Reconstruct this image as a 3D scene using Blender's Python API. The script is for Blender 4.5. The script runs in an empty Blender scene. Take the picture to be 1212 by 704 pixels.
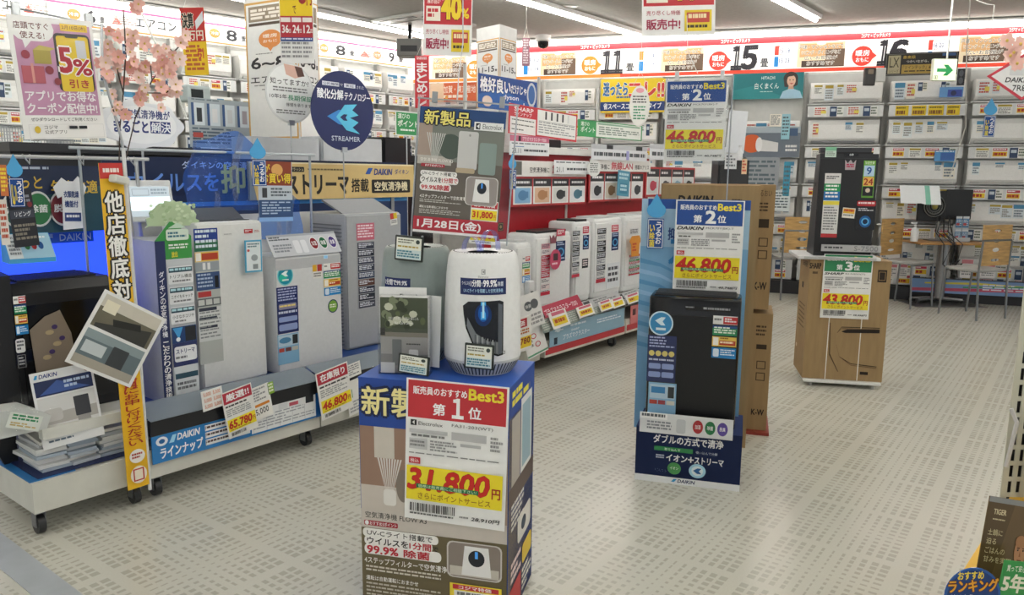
import bpy, bmesh, math, random
from math import sin, cos, pi, radians, atan2, hypot, tan
from mathutils import Vector, Matrix, Euler
SC = bpy.context.scene
LINK = SC.collection.objects.link
random.seed(7)
R = random.random
def U(a, b): return a + (b - a) * random.random()

# ---------------------------------------------------------------- camera
CAMZ = 1.45
YAW, PITCH, ROLL, FPX = radians(38), radians(-9.1), radians(0.6), 915.0
fh = Vector((cos(YAW), sin(YAW), 0)); r0 = Vector((sin(YAW), -cos(YAW), 0))
fw = fh * cos(PITCH) + Vector((0, 0, sin(PITCH))); u0_ = r0.cross(fw)
rt = r0 * cos(ROLL) + u0_ * sin(ROLL); up = -r0 * sin(ROLL) + u0_ * cos(ROLL)
CAM = Vector((0, 0, CAMZ))
cd = bpy.data.cameras.new('camera'); cam = bpy.data.objects.new('camera', cd); LINK(cam)
cd.lens = FPX / 1212 * 36; cd.sensor_width = 36; cd.clip_end = 100; cd.clip_start = .05
mw = Matrix((rt, up, -fw)).transposed().to_4x4(); mw.translation = CAM
cam.matrix_world = mw
SC.camera = cam
# ---------------------------------------------------------------- world, exposure
W = bpy.data.worlds.new('world'); SC.world = W; W.use_nodes = True
W.node_tree.nodes['Background'].inputs[0].default_value = (.93, .97, 1, 1)
W.node_tree.nodes['Background'].inputs[1].default_value = .38
SC.view_settings.view_transform = 'Standard'; SC.view_settings.look = 'None'
SC.view_settings.gamma = 1; SC.view_settings.use_curve_mapping = False
SC.view_settings.exposure = 0.8
TUBE = 16.0        # strength of the fluorescent tubes
CEIL = 3.25

# ---------------------------------------------------------------- where a sight line meets a plane (for laying things out at true size)
def ray(x, y): return fw + rt * ((x - 606) / FPX) - up * ((y - 352) / FPX)
def P(x, y, z=0.0):
    d = ray(x, y); return CAM + d * ((z - CAMZ) / d.z)
def D(x, y, dep):
    d = ray(x, y); return CAM + d * (dep / d.dot(fh))
def PY(x, y, Y):
    d = ray(x, y); return CAM + d * (Y / d.y)
def proj(p):
    d = Vector(p) - CAM; z = d.dot(fw); return 606 + FPX * d.dot(rt) / z, 352 - FPX * d.dot(up) / z
FACE = -52.0
def hit(x, y, Q, rz):
    a = radians(rz); n = Vector((sin(a), -cos(a), 0)); d = ray(x, y)
    return CAM + d * ((Q - CAM).dot(n) / d.dot(n))
def fit(b, at, rz=FACE):
    """real centre-bottom point, width and height of an upright rectangle; at = ('Y',y) | ('d',depth) | Vector"""
    x0, y0, x1, y1 = b; xm, ym = (x0 + x1) / 2, (y0 + y1) / 2
    if isinstance(at, tuple): Q = PY(xm, ym, at[1]) if at[0] == 'Y' else D(xm, ym, at[1])
    else: Q = at
    a = radians(rz); t = Vector((cos(a), sin(a), 0))
    ua = (hit(x0, ym, Q, rz) - Q).dot(t); ub = (hit(x1, ym, Q, rz) - Q).dot(t)
    zt = hit(xm, y0, Q, rz).z; zb = hit(xm, y1, Q, rz).z
    c = hit(xm, ym, Q, rz); c = Q + t * ((ua + ub) / 2); c.z = zb
    return c, ub - ua, zt - zb

# ---------------------------------------------------------------- colours and materials
def lin(h):
    if not isinstance(h, str): return h
    o = []
    for i in (0, 2, 4):
        c = int(h[i:i + 2], 16) / 255; o.append(c / 12.92 if c <= .04045 else ((c + .055) / 1.055) ** 2.4)
    return tuple(o)
MT = {}
def mat(kind):
    if kind in MT: return MT[kind]
    m = bpy.data.materials.new(kind); m.use_nodes = True; nt = m.node_tree; N = nt.nodes; L = nt.links
    b = N['Principled BSDF']; MT[kind] = m
    at = N.new('ShaderNodeAttribute'); at.attribute_name = 'Col'
    spec = {'plastic': (.38, 0, .04, 60, .02), 'paper': (.5, 0, .03, 25, .03), 'gloss': (.16, 0, .02, 10, 0), 'card': (.8, 0, .1, 35, .08),
            'metal': (.32, .85, .05, 80, .02), 'paint': (.42, 0, .06, 12, .03), 'matte': (.85, 0, .08, 20, .08), 'fabric': (.9, 0, .1, 200, .15),
            'wood': (.45, 0, .25, 9, .02), 'film': (.12, 0, 0, 5, 0), 'backlit': (.5, 0, 0, 5, 0)}.get(kind, (.5, 0, 0, 5, 0))
    ro, me, var, sc, bp = spec
    L.new(at.outputs['Color'], b.inputs['Base Color'])
    b.inputs['Roughness'].default_value = ro; b.inputs['Metallic'].default_value = me
    if var or bp:
        tc = N.new('ShaderNodeTexCoord'); nz = N.new('ShaderNodeTexNoise'); nz.inputs['Scale'].default_value = sc; nz.inputs['Detail'].default_value = 4
        mp = N.new('ShaderNodeMapping'); L.new(tc.outputs['Object'], mp.inputs[0]); L.new(mp.outputs[0], nz.inputs['Vector'])
        if kind == 'wood': mp.inputs['Scale'].default_value = (1, 1, 7)
        if kind == 'card': mp.inputs['Scale'].default_value = (1, 1, .15)
        mr = N.new('ShaderNodeMapRange'); mr.inputs[1].default_value = .3; mr.inputs[2].default_value = .7
        mr.inputs[3].default_value = 1 - var; mr.inputs[4].default_value = 1 + var * .5
        L.new(nz.outputs['Fac'], mr.inputs[0])
        mx = N.new('ShaderNodeVectorMath'); mx.operation = 'SCALE'; L.new(at.outputs['Color'], mx.inputs[0]); L.new(mr.outputs[0], mx.inputs['Scale'])
        L.new(mx.outputs[0], b.inputs['Base Color'])
        if bp:
            bu = N.new('ShaderNodeBump'); bu.inputs['Strength'].default_value = bp; bu.inputs['Distance'].default_value = .004
            L.new(nz.outputs['Fac'], bu.inputs['Height']); L.new(bu.outputs[0], b.inputs['Normal'])
    if kind in ('lamp', 'cove', 'backlit', 'glow', 'screen'):
        b.inputs['Emission Strength'].default_value = {'lamp': TUBE, 'cove': 6.0, 'backlit': .36, 'glow': .85, 'screen': .8}[kind]
        L.new(at.outputs['Color'], b.inputs['Emission Color'])
    if kind in ('clear', 'bluefilm', 'violetfilm'):
        N.remove(b); out = N['Material Output']; tr = N.new('ShaderNodeBsdfTransparent'); gl = N.new('ShaderNodeBsdfGlossy'); mx = N.new('ShaderNodeMixShader')
        gl.inputs['Roughness'].default_value = .08; lw = N.new('ShaderNodeLayerWeight'); lw.inputs[0].default_value = .25
        nz = N.new('ShaderNodeTexNoise'); nz.inputs['Scale'].default_value = 9; bu = N.new('ShaderNodeBump'); bu.inputs['Strength'].default_value = .25; bu.inputs['Distance'].default_value = .02
        L.new(nz.outputs['Fac'], bu.inputs['Height']); L.new(bu.outputs[0], gl.inputs['Normal'])
        ma = N.new('ShaderNodeMath'); ma.operation = 'MULTIPLY_ADD'; ma.inputs[1].default_value = .35; ma.inputs[2].default_value = .02
        L.new(lw.outputs['Fresnel'], ma.inputs[0]); L.new(ma.outputs[0], mx.inputs[0])
        if kind == 'clear': tr.inputs[0].default_value = (.985, .99, .99, 1); L.new(tr.outputs[0], mx.inputs[1])
        else:
            tr.inputs[0].default_value = (.42, .62, 1, 1); df = N.new('ShaderNodeBsdfDiffuse'); df.inputs[0].default_value = (.03, .16, .75, 1)
            if kind == 'violetfilm': tr.inputs[0].default_value = (.74, .76, 1, 1); df.inputs[0].default_value = (.32, .36, .9, 1)
            m2 = N.new('ShaderNodeMixShader'); m2.inputs[0].default_value = .28; L.new(tr.outputs[0], m2.inputs[1]); L.new(df.outputs[0], m2.inputs[2]); L.new(m2.outputs[0], mx.inputs[1])
        L.new(gl.outputs[0], mx.inputs[2]); L.new(mx.outputs[0], out.inputs[0])
    return m

# ---------------------------------------------------------------- mesh collector
class MB:
    def __init__(s, col='ffffff'): s.v = []; s.f = []; s.c = []; s.d = col
    def add(s, vs, fs, col=None):
        k = len(s.v); s.v += [tuple(v) for v in vs]; c = lin(col or s.d)
        for f in fs: s.f.append([i + k for i in f]); s.c.append(c)
        return s
    def q(s, pts, col=None): return s.add(pts, [list(range(len(pts)))], col)
    def box(s, x0, x1, y0, y1, z0, z1, col=None):
        return s.add([(x0, y0, z0), (x1, y0, z0), (x1, y1, z0), (x0, y1, z0), (x0, y0, z1), (x1, y0, z1), (x1, y1, z1), (x0, y1, z1)],
                     [(0, 3, 2, 1), (4, 5, 6, 7), (0, 1, 5, 4), (1, 2, 6, 5), (2, 3, 7, 6), (3, 0, 4, 7)], col)
    def rbox(s, x0, x1, y0, y1, z0, z1, r=.01, col=None, seg=2):
        bm = bmesh.new(); bmesh.ops.create_cube(bm, size=1)
        for v in bm.verts: v.co = Vector(((x0 + x1) / 2 + v.co.x * (x1 - x0), (y0 + y1) / 2 + v.co.y * (y1 - y0), (z0 + z1) / 2 + v.co.z * (z1 - z0)))
        bmesh.ops.bevel(bm, geom=bm.edges[:], offset=r, segments=seg, profile=.5, affect='EDGES')
        bm.verts.index_update(); s.add([v.co[:] for v in bm.verts], [[v.index for v in f.verts] for f in bm.faces], col); bm.free(); return s
    def prism(s, poly, lo, hi, ax='y', col=None):
        """2D outline pulled along ax; outline is (x,z) for y, (y,z) for x, (x,y) for z"""
        n = len(poly)
        mk = {'y': lambda a, b, t: (a, t, b), 'x': lambda a, b, t: (t, a, b), 'z': lambda a, b, t: (a, b, t)}[ax]
        vs = [mk(a, b, lo) for a, b in poly] + [mk(a, b, hi) for a, b in poly]
        return s.add(vs, [list(range(n)), list(range(2 * n - 1, n - 1, -1))] + [(i, i + n, (i + 1) % n + n, (i + 1) % n) for i in range(n)], col)
    def tube(s, pts, r, n=8, col=None, cap=True):
        pts = [Vector(p) for p in pts]; rs = r if isinstance(r, (list, tuple)) else [r] * len(pts); vs = []; fs = []
        for i, p in enumerate(pts):
            t = (pts[min(i + 1, len(pts) - 1)] - pts[max(i - 1, 0)]).normalized()
            a = t.cross(Vector((0, 0, 1)) if abs(t.z) < .9 else Vector((1, 0, 0))).normalized(); b = t.cross(a)
            for k in range(n): vs.append(p + (a * cos(2 * pi * k / n) + b * sin(2 * pi * k / n)) * rs[i])
        for i in range(len(pts) - 1):
            for k in range(n): fs.append((i * n + k, i * n + (k + 1) % n, (i + 1) * n + (k + 1) % n, (i + 1) * n + k))
        if cap: fs += [list(range(n)), list(range(len(vs) - 1, len(vs) - n - 1, -1))]
        return s.add(vs, fs, col)
    def lathe(s, prof, c=(0, 0, 0), n=32, col=None, sx=1, sy=1):
        vs = []; fs = []
        for r, z in prof:
            for k in range(n): vs.append((c[0] + r * sx * cos(2 * pi * k / n), c[1] + r * sy * sin(2 * pi * k / n), c[2] + z))
        for i in range(len(prof) - 1):
            for k in range(n): fs.append((i * n + k, i * n + (k + 1) % n, (i + 1) * n + (k + 1) % n, (i + 1) * n + k))
        return s.add(vs, fs, col)
    def disc(s, c, r, n=20, nrm='y', h=.004, col=None, rv=None):
        rv = rv or r; pl = [(c[0] + r * cos(2 * pi * k / n), c[2] + rv * sin(2 * pi * k / n)) for k in range(n)]
        return s.prism(pl, c[1] - h, c[1], 'y', col)
    def sphere(s, c, r, n=10, col=None, sz=1): return s.lathe([(r * sin(pi * i / 6) + 1e-5, -r * sz * cos(pi * i / 6)) for i in range(7)], c, n, col)
    def build(s, name, m='plastic', parent=None, loc=(0, 0, 0), rot=(0, 0, 0), smooth=False):
        me = bpy.data.meshes.new(name); me.from_pydata(s.v, [], s.f)
        ca = me.color_attributes.new('Col', 'FLOAT_COLOR', 'CORNER'); buf = []
        for f, c in zip(s.f, s.c): buf += (c[0], c[1], c[2], 1.0) * len(f)
        ca.data.foreach_set('color', buf)
        if smooth:
            me.polygons.foreach_set('use_smooth', [True] * len(me.polygons)); me.set_sharp_from_angle(angle=radians(38))
        me.materials.append(mat(m) if isinstance(m, str) else m)
        o = bpy.data.objects.new(name, me); LINK(o); o.location = loc; o.rotation_euler = rot
        if parent: o.parent = parent
        return o
def tag(o, label=None, cat=None, group=None, kind=None):
    if label: o['label'] = label
    if cat: o['category'] = cat
    if group: o['group'] = group
    if kind: o['kind'] = kind
    return o
def thing(name, label, cat, loc, rz=0, group=None):
    o = bpy.data.objects.new(name, None); LINK(o); o.empty_display_size = .1; o.location = loc; o.rotation_euler = (0, 0, radians(rz))
    return tag(o, label, cat, group)
def hang(o, dx=0.0, z0=None):
    """the cord a sheet hangs by, up to the ceiling"""
    top = max(v.co.z for v in o.data.vertices) if z0 is None else z0; w_ = max(v.co.x for v in o.data.vertices) * .7
    for sx in (-1, 1): MB('d8d8d4').tube([(sx * w_, .001, top - .002), (0, .001, top + .12)], .0015, 4).tube([(0, .001, top + .12), (0, .001, CEIL - o.location.z)], .0015, 4).build('cord', 'fabric', o) if sx < 0 else MB('d8d8d4').tube([(w_, .001, top - .002), (0, .001, top + .12)], .0015, 4).build('cord', 'fabric', o)
    return o
def struct(o): o['kind'] = 'structure'; return o
def copy_tree(o, parent=None):
    c = o.copy(); LINK(c); c.parent = parent
    for ch in o.children: copy_tree(ch, c)
    return c

# ---------------------------------------------------------------- printing
GL = {}
def glyph(t, off):
    k = (t, off)
    if k in GL: return GL[k]
    cu = bpy.data.curves.new('t', 'FONT'); cu.body = t; cu.offset = off; cu.resolution_u = 2; cu.fill_mode = 'FRONT'
    o = bpy.data.objects.new('t', cu); LINK(o); dg = bpy.context.evaluated_depsgraph_get(); me = o.evaluated_get(dg).to_mesh()
    vs = [(v.co.x, v.co.y) for v in me.vertices]; fs = [list(p.vertices) for p in me.polygons]
    o.evaluated_get(dg).to_mesh_clear(); bpy.data.objects.remove(o); bpy.data.curves.remove(cu)
    if not vs: vs = [(0, 0), (1, 1)]
    xs = [v[0] for v in vs]; ys = [v[1] for v in vs]
    GL[k] = (vs, fs, min(xs), min(ys), max(xs), max(ys)); return GL[k]
class Sheet(MB):
    """flat print: u to the right, v downward, both 0..1 over the sheet; faces -Y"""
    def __init__(s, w, h, bg='f4f4f2', t=.002, edge=None, poly=None):
        MB.__init__(s, bg); s.w = w; s.h = h; s.k = 0; s.y0 = 0
        if poly: s.prism([((a - .5) * w, (1 - b) * h) for a, b in poly], 0, t, 'y', bg)
        elif t: s.box(-w / 2, w / 2, 0, t, 0, h, edge or bg)
        if edge and not poly: s.r(0, 0, 1, 1, bg)
    def pt(s, a, b): return ((a - .5) * s.w, s.y0 - .0003 - s.k * .00012, (1 - b) * s.h)
    def p(s, pl, col): s.k += 1; s.add([s.pt(*q) for q in pl], [list(range(len(pl)))], col); return s
    def r(s, a, b, c, d, col): return s.p([(a, d), (c, d), (c, b), (a, b)], col)
    def e(s, a, b, ra, rb, col, n=20): return s.p([(a + ra * cos(2 * pi * i / n), b + rb * sin(2 * pi * i / n)) for i in range(n)], col)
    def rr(s, a, b, c, d, col, f=.25):
        w, h = (c - a) * s.w, (d - b) * s.h; q = f * min(w, h); qa, qb = q / s.w, q / s.h; pl = []
        for cx, cy, st in ((c - qa, b + qb, -90), (c - qa, d - qb, 0), (a + qa, d - qb, 90), (a + qa, b + qb, 180)):
            for i in range(4): g = radians(st + i * 30); pl.append((cx + qa * cos(g), cy + qb * sin(g)))
        return s.p(pl, col)
    def fr(s, a, b, c, d, col, w=.01):
        wu = w; wv = w * s.w / s.h
        s.r(a, b, c, b + wv, col); s.r(a, d - wv, c, d, col); s.r(a, b, a + wu, d, col); return s.r(c - wu, b, c, d, col)
    def t(s, txt, a, b, c, d, col, bold=.02, o=None, ow=.06, sh=0, vert=False, keep=False):
        if vert:
            n = len(txt); st = (d - b) / n
            for i, ch in enumerate(txt): s.t(ch, a, b + st * (i + .05), c, b + st * (i + .95), col, bold, o, ow, sh)
            return s
        vs, fs, x0, y0, x1, y1 = glyph(txt, 0); W_, H_ = x1 - x0, y1 - y0
        if keep:
            sc = min((c - a) * s.w / W_, (d - b) * s.h / H_); wa = W_ * sc / s.w; ha = H_ * sc / s.h
            m = (a + c) / 2; a, c = m - wa / 2, m + wa / 2; m = (b + d) / 2; b, d = m - ha / 2, m + ha / 2
        em = (d - b) / max(H_, .6)                     # height of one em, in v
        def put(cc, rad, n):
            for i in range(n):
                g_ = 2 * pi * (i + .5) / n; dv = rad * em * sin(g_); du = rad * em * s.h / s.w * cos(g_); vv = []
                for x, y in vs:
                    fy = (y - y0) / H_; fx = (x - x0) / W_ + sh * H_ / W_ * (fy - .5)
                    vv.append(s.pt(a + fx * (c - a) + du, d - fy * (d - b) + dv))
                s.add(vv, fs, cc); s.k += .35
        if o: s.k += 1; put(o, bold * .6 + ow, 8)
        s.k += 1
        if bold >= .03: put(col, bold * .75, 4)
        elif bold > .005: put(col, bold, 2)
        else: put(col, 0, 1)
        return s
    def g(s, a, b, c, d, rows, col, fill=.6, seg=6):
        s.k += 1; vs = []; fs = []; h = (d - b) / rows
        for i in range(rows):
            x = a; e = c if R() < .7 else a + (c - a) * U(.5, .95)
            while x < e:
                w = min((c - a) / seg * U(.3, 1.5), e - x); k = len(vs); t = b + h * i
                vs += [s.pt(x, t + h * fill), s.pt(x + w * .82, t + h * fill), s.pt(x + w * .82, t), s.pt(x, t)]; fs.append((k, k + 1, k + 2, k + 3)); x += w
        s.add(vs, fs, col); return s
    def bar(s, a, b, c, d, col='222222', n=26):
        s.k += 1; x = a; st = (c - a) / n; vs = []; fs = []
        for i in range(n):
            w = st * U(.25, .8); k = len(vs); vs += [s.pt(x, d), s.pt(x + w, d), s.pt(x + w, b), s.pt(x, b)]; fs.append((k, k + 1, k + 2, k + 3)); x += st
        s.add(vs, fs, col); return s
def sheet(name, label, cat, b, at, rz=FACE, bg='f4f4f2', draw=None, t=.003, ry=0, rx=0, group=None, m='paper', edge=None, poly=None, parent=None):
    c, w, h = fit(b, at, rz)
    s = Sheet(w, h, bg, t, edge, poly)
    if draw: draw(s)
    rot = Euler((radians(rx), radians(ry), radians(rz)))
    if ry or rx: c = c + Vector((0, 0, h / 2)) - rot.to_matrix() @ Vector((0, 0, h / 2))
    o = s.build(name, m, parent, c, rot)
    if parent:
        pr = parent.rotation_euler.z; d = c - parent.location; o.location = Matrix.Rotation(-pr, 3, 'Z') @ d; o.rotation_euler = (rot.x, rot.y, rot.z - pr)
    else: tag(o, label, cat, group)
    o['w_'] = w; o['h_'] = h; del o['w_'], o['h_']
    return o
def stick(par, b, yf, bg='f4f4f2', draw=None, name='sticker', t=.0012, m='gloss', label=None, ry=0, poly=None):
    """printed sticker or card on the front (local y = yf) of a thing; b in photo coordinates"""
    rz = math.degrees(par.rotation_euler.z); a = par.rotation_euler.z
    Q = par.location + Vector((-sin(a), cos(a), 0)) * (yf - t - .0005)
    o = sheet(name, None, None, b, Q, rz, bg, draw, t, ry, parent=par, m=m, poly=poly)
    if label: o['label'] = label
    return o

# ================================================================ THE SETTING
WALLC = 'e9e8e3'
# --- floor
def floor_material():
    m = bpy.data.materials.new('floor_vinyl'); m.use_nodes = True; nt = m.node_tree; N = nt.nodes; L = nt.links; b = N['Principled BSDF']
    def M(op, a, b_=None, c=None):
        n = N.new('ShaderNodeMath'); n.operation = op
        for i, v in enumerate((a, b_, c)):
            if v is None: continue
            if isinstance(v, (int, float)): n.inputs[i].default_value = v
            else: L.new(v, n.inputs[i])
        return n.outputs[0]
    tc = N.new('ShaderNodeTexCoord'); mp = N.new('ShaderNodeMapping'); mp.inputs['Rotation'].default_value = (0, 0, radians(-1.5)); L.new(tc.outputs['Object'], mp.inputs[0])
    sp = N.new('ShaderNodeSeparateXYZ'); L.new(mp.outputs[0], sp.inputs[0])
    T = .457; masks = []
    for ax, off in ((0, .13), (1, .02)):
        s = M('FRACT', M('DIVIDE', M('ADD', sp.outputs[ax], off + 10 * T), T)); k = M('MULTIPLY', s, 12.0); k = M('ADD', k, .5)
        i = M('FLOOR', k); f = M('ABSOLUTE', M('SUBTRACT', M('FRACT', k), .5))
        a = M('ABSOLUTE', M('SUBTRACT', M('DIVIDE', i, 6.0), 1.0))           # 1 next to the tile edge, 0 at its middle
        hw = M('MULTIPLY_ADD', a, .30 if ax == 0 else .33, .18 if ax == 0 else .13)
        e = M('MULTIPLY', M('SUBTRACT', hw, f), 14.0); e = M('MINIMUM', M('MAXIMUM', e, 0.0), 1.0)
        ed = M('GREATER_THAN', M('MINIMUM', i, M('SUBTRACT', 12.0, i)), .5)
        masks.append(M('MULTIPLY', e, ed))
    mk = M('MULTIPLY', masks[0], masks[1])
    nz = N.new('ShaderNodeTexNoise'); nz.inputs['Scale'].default_value = 1.6; nz.inputs['Detail'].default_value = 3; L.new(tc.outputs['Object'], nz.inputs['Vector'])
    n2 = N.new('ShaderNodeTexNoise'); n2.inputs['Scale'].default_value = 160; n2.inputs['Detail'].default_value = 2; L.new(tc.outputs['Object'], n2.inputs['Vector'])
    def mix(f, a, c):
        x = N.new('ShaderNodeMix'); x.data_type = 'RGBA'
        L.new(f, x.inputs[0])
        for i, v in ((6, a), (7, c)):
            if isinstance(v, str): x.inputs[i].default_value = (*lin(v), 1)
            else: L.new(v, x.inputs[i])
        return x.outputs[2]
    base = mix(nz.outputs['Fac'], 'd0cec1', 'c9c9be'); dash = mix(nz.outputs['Fac'], 'a09a8a', '99968b'); 
    c = mix(M('MULTIPLY', mk, .55), base, dash)
    c = mix(M('MULTIPLY', M('SUBTRACT', n2.outputs['Fac'], .35), .25), c, '8f897b')
    L.new(c, b.inputs['Base Color']); b.inputs['Roughness'].default_value = .3; b.inputs['Specular IOR Level'].default_value = .45
    b.inputs['Roughness'].default_value = .25
    return m
struct(MB().box(-9, 16, -9, 13, -.05, 0).build('floor', floor_material()))
struct(MB('a9afb4').box(.93, 1.04, -3, 12, .0, .003).build('trim_1', 'paint'))
struct(MB('aeaca7').box(-9, 16, -9, 13, CEIL, CEIL + .08).build('ceiling', 'matte'))
# wall lines: the long left wall and the slanted right wall, from points on their top band
ZF = 3.15
A1 = P(44, 0, ZF); B1 = P(473, 61, ZF); A2 = P(610, 58, ZF); B2 = P(1212, 33.4, ZF)
def inter(a, b, c, d):
    r_, s_ = b - a, d - c; t_ = ((c.x - a.x) * s_.y - (c.y - a.y) * s_.x) / (r_.x * s_.y - r_.y * s_.x); return a + r_ * t_
CN = inter(A1, B1, A2, B2); CN.z = 0
d1 = (B1 - A1).normalized(); d2 = (B2 - A2).normalized(); d1.z = d2.z = 0
RZ1 = math.degrees(atan2(d1.y, d1.x)); RZ2 = math.degrees(atan2(d2.y, d2.x))
W1P = CN - d1 * 9; W2P = CN + d2 * 9.5
def wallbox(name, rz, o, x0, x1, col=WALLC):
    w = MB(col).box(x0, x1, .12, .2, 0, CEIL); w = w.build(name, 'matte', None, o, (0, 0, radians(rz))); return struct(w)
wallbox('wall_left', RZ1, CN, -10, .1); wallbox('wall_right', RZ2, CN, -.1, 10)
def upx(px, py, o, rz, off=0):      # distance along a wall of a photo point, off = how far in front of it
    a = radians(rz); q = hit(px, py, o + Vector((sin(a), -cos(a), 0)) * off, rz); return (q - o).dot(Vector((cos(a), sin(a), 0))), q.z
# --- sign bands over the shelves
def band2(s):
    s.r(0, 0, 1, .17, 'd5343c'); s.r(0, .17, 1, .9, 'fbfaf6')
    ub = uu(735)
    s.r(0, .9, ub, 1, 'f0883c'); s.r(ub, .9, 1, 1, 'dd4a35')
    def photo(a, b):
        a, b = uu(a), uu(b); w = b - a; s.r(a, .2, b, .88, 'e3cfae'); s.r(a + w * .05, .24, a + w * .95, .6, 'cfa675'); s.r(a + w * .1, .7, b, .88, '4a3a30'); s.r(a + w * .6, .4, b, .86, '6d5848')
        s.e(a + w * .5, .24, w * .1, .05, 'fff3d0')
        for i, tx in enumerate(['戸建・マンションなどで', 'リビング・ダイニングなど', '広いお部屋が', 'おすすめです']):
            l = .03 + .06 * i; s.t(tx, a + w * l, .27 + .15 * i, b - w * (l + .0), .38 + .15 * i, '2c2422', .01, o='fff8ec', ow=.05)
    def badge(px, col, small=True):
        c = uu(px); r = .045; hh = .27; rr = hh * s.h / s.w
        s.e(c, .62, rr, hh, col, 24); s.p([(c + rr * .8, .5), (c + rr * 1.35, .62), (c + rr * .8, .74)], col)
        s.t('暖房', c - rr * .65, .46, c + rr * .65, .62, 'ffffff', .03); s.t('おもに', c - rr * .6, .66, c + rr * .6, .78, 'ffffff', .03)
        s.fr(c - rr * .9, .22, c + rr * .9, .31, 'bba89a', .0006)
    def num(tx, a, b, j):
        ws = [.62 if ch == '1' else 1 for ch in tx]; x = uu(a); tot = uu(b) - x
        for ch, w_ in zip(tx, ws):
            w_ = w_ * tot / sum(ws); s.t(chr(ord(ch) + 0xfee0), x + w_ * .06, .24, x + w_ * .94, .87, '2e2c31', .075, sh=.1); x += w_
        if j: s.t('畳', uu(j), .6, uu(j + 9), .83, '2e2c31', .03)
    def tab(px, vals):
        a, b, c = uu(px), uu(px + 5), uu(px + 18)
        s.r(a, .26, b, .52, 'ef8a3a' if px < 900 else 'e2493c'); s.r(a, .56, b, .84, '2b86c8'); s.fr(b, .24, c, .3, '8a8a8a', .0006)
        s.t(vals[0], b + .001, .34, c, .46, '2e4a7a', .01); s.t(vals[1], b + .001, .62, c, .74, '2e4a7a', .01)
        s.t('4.0', b + .001, .48, (b + c) / 2, .53, '777777', 0)
    for k in (620,): tab(k, ('8 10', '11 14'))
    photo(511, 552); badge(562, 'ee8c35')
    photo(640, 682); badge(699, 'ee8c35'); num('11', 713, 738, 742); tab(757, ('11 14', '11 17'))
    photo(783, 833); badge(851, 'e2493c'); num('15', 867, 897, 901); tab(917, ('15 18', '15 23'))
    photo(944, 1000); badge(1021, 'e2493c'); num('16', 1040, 1074, 0); tab(1098, ('16 20', '16 26'))
    photo(1134, 1196)
    for px in (705, 870, 1035, 1208): s.t('コジマ × ビックカメラ', uu(px - 17), .03, uu(px + 17), .14, 'ffe9e6', .03)
LW2 = 9.3
def uu(px): return upx(px, 60, CN, RZ2, .12)[0] / LW2
s = Sheet(LW2, .43, 'fbfaf6', .1); band2(s)
a2 = radians(RZ2); o2 = CN + d2 * (LW2 / 2) + Vector((sin(a2), -cos(a2), 0)) * .12
o = s.build('trim_2', 'backlit', None, (o2.x, o2.y, 2.72), (0, 0, a2)); struct(o)  # slight emission put into the print, in place of the strip's front lighting
def uu1(px): return 1 + upx(px, 40, CN, RZ1, .12)[0] / 9
s = Sheet(9, .225, 'f8f7f3', .1); s.r(0, 0, 1, .09, 'b0305a'); s.r(0, .93, 1, 1, 'ee8a4a'); s.r(0, .82, 1, .93, 'fbf4ea')
for a, b in ((-14, 22), (161, 209)): s.t('エアコン', uu1(a), .28, uu1(b), .7, '2b2b30', .03); s.g(uu1(a), .74, uu1(b), .79, 1, '777777')
for a, b, t_ in ((103, 114, '6'), (268, 280, '8'), (397, 408, '8'), (460, 466, '9')):
    s.t(t_, uu1(a), .24, uu1(b), .78, '2b2b30', .04); s.t('畳', uu1(b + 5), .45, uu1(b + 11), .72, '2b2b30', .02)
    c = uu1(a - 14); s.e(c, .5, .007, .24, 'ea8a4a'); s.t('冷房', c - .005, .42, c + .005, .58, 'fff6ee', .02)
for a in (30, 133, 300, 350, 425): s.p([(uu1(a), .7), (uu1(a + 6), .35), (uu1(a + 12), .7)], 'd9584a'); s.g(uu1(a + 2), .3, uu1(a + 30), .7, 4, '9a8f88')
a1 = radians(RZ1); o1 = CN - d1 * 4.5 + Vector((sin(a1), -cos(a1), 0)) * .12
o = s.build('trim_3', 'backlit', None, (o1.x, o1.y, 2.925), (0, 0, a1)); struct(o)  # same added glow in the print of the left band
# lamps hidden in the cove above both sign bands
def cove(name, o_, rz, x0, x1, z, lab):
    t = thing(name, lab, 'light', (o_.x, o_.y, z), rz)
    MB('fffaf2').box(x0, x1, -.19, -.13, .01, .06).build('tube', 'cove', t); MB('e8e8e6').box(x0, x1, -.21, .1, .061, .085).build('housing', 'paint', t)
cove('cove_light', CN, RZ2, .05, LW2, 3.155, 'long continuous tube light along the top of the red band on the right wall')
cove('cove_light', CN, RZ1, -9, -.1, 3.155, 'long continuous tube light along the top of the purple lined band on the left wall')

# --- fluorescent battens on the ceiling (three show, the others light the shop the same way)
def batten(x0, x1, y, lab, n):
    t = thing('ceiling_light', lab, 'light', (x0, y, CEIL))
    MB('eeeeec').box(-.02, x1 - x0 + .02, -.06, .06, -.045, 0).build('housing', 'paint', t)
    L_ = (x1 - x0) / n
    for i in range(n):
        MB('fffdf6').tube([(i * L_ + .015, 0, -.062), ((i + 1) * L_ - .015, 0, -.062)], .022, 8).build('tube', 'lamp', t)
xA = P(966, 23, 3.2).x
yA, yB, yC = P(966, 23, 3.2).y, P(756, 42, 3.2).y, P(500, 42, 3.2).y
batten(2.0, P(966, 23, 3.2).x, yA, 'ceiling tube light nearest the camera, ending above the teal poster rack', 6)
batten(1.5, P(756, 42, 3.2).x, yB, 'ceiling tube light ending above the 11 sign, middle of three rows', 6)
batten(1.0, P(520, 45, 3.2).x, yC, 'ceiling tube light nearest the left wall, ending beside the 40 percent poster', 6)
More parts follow.
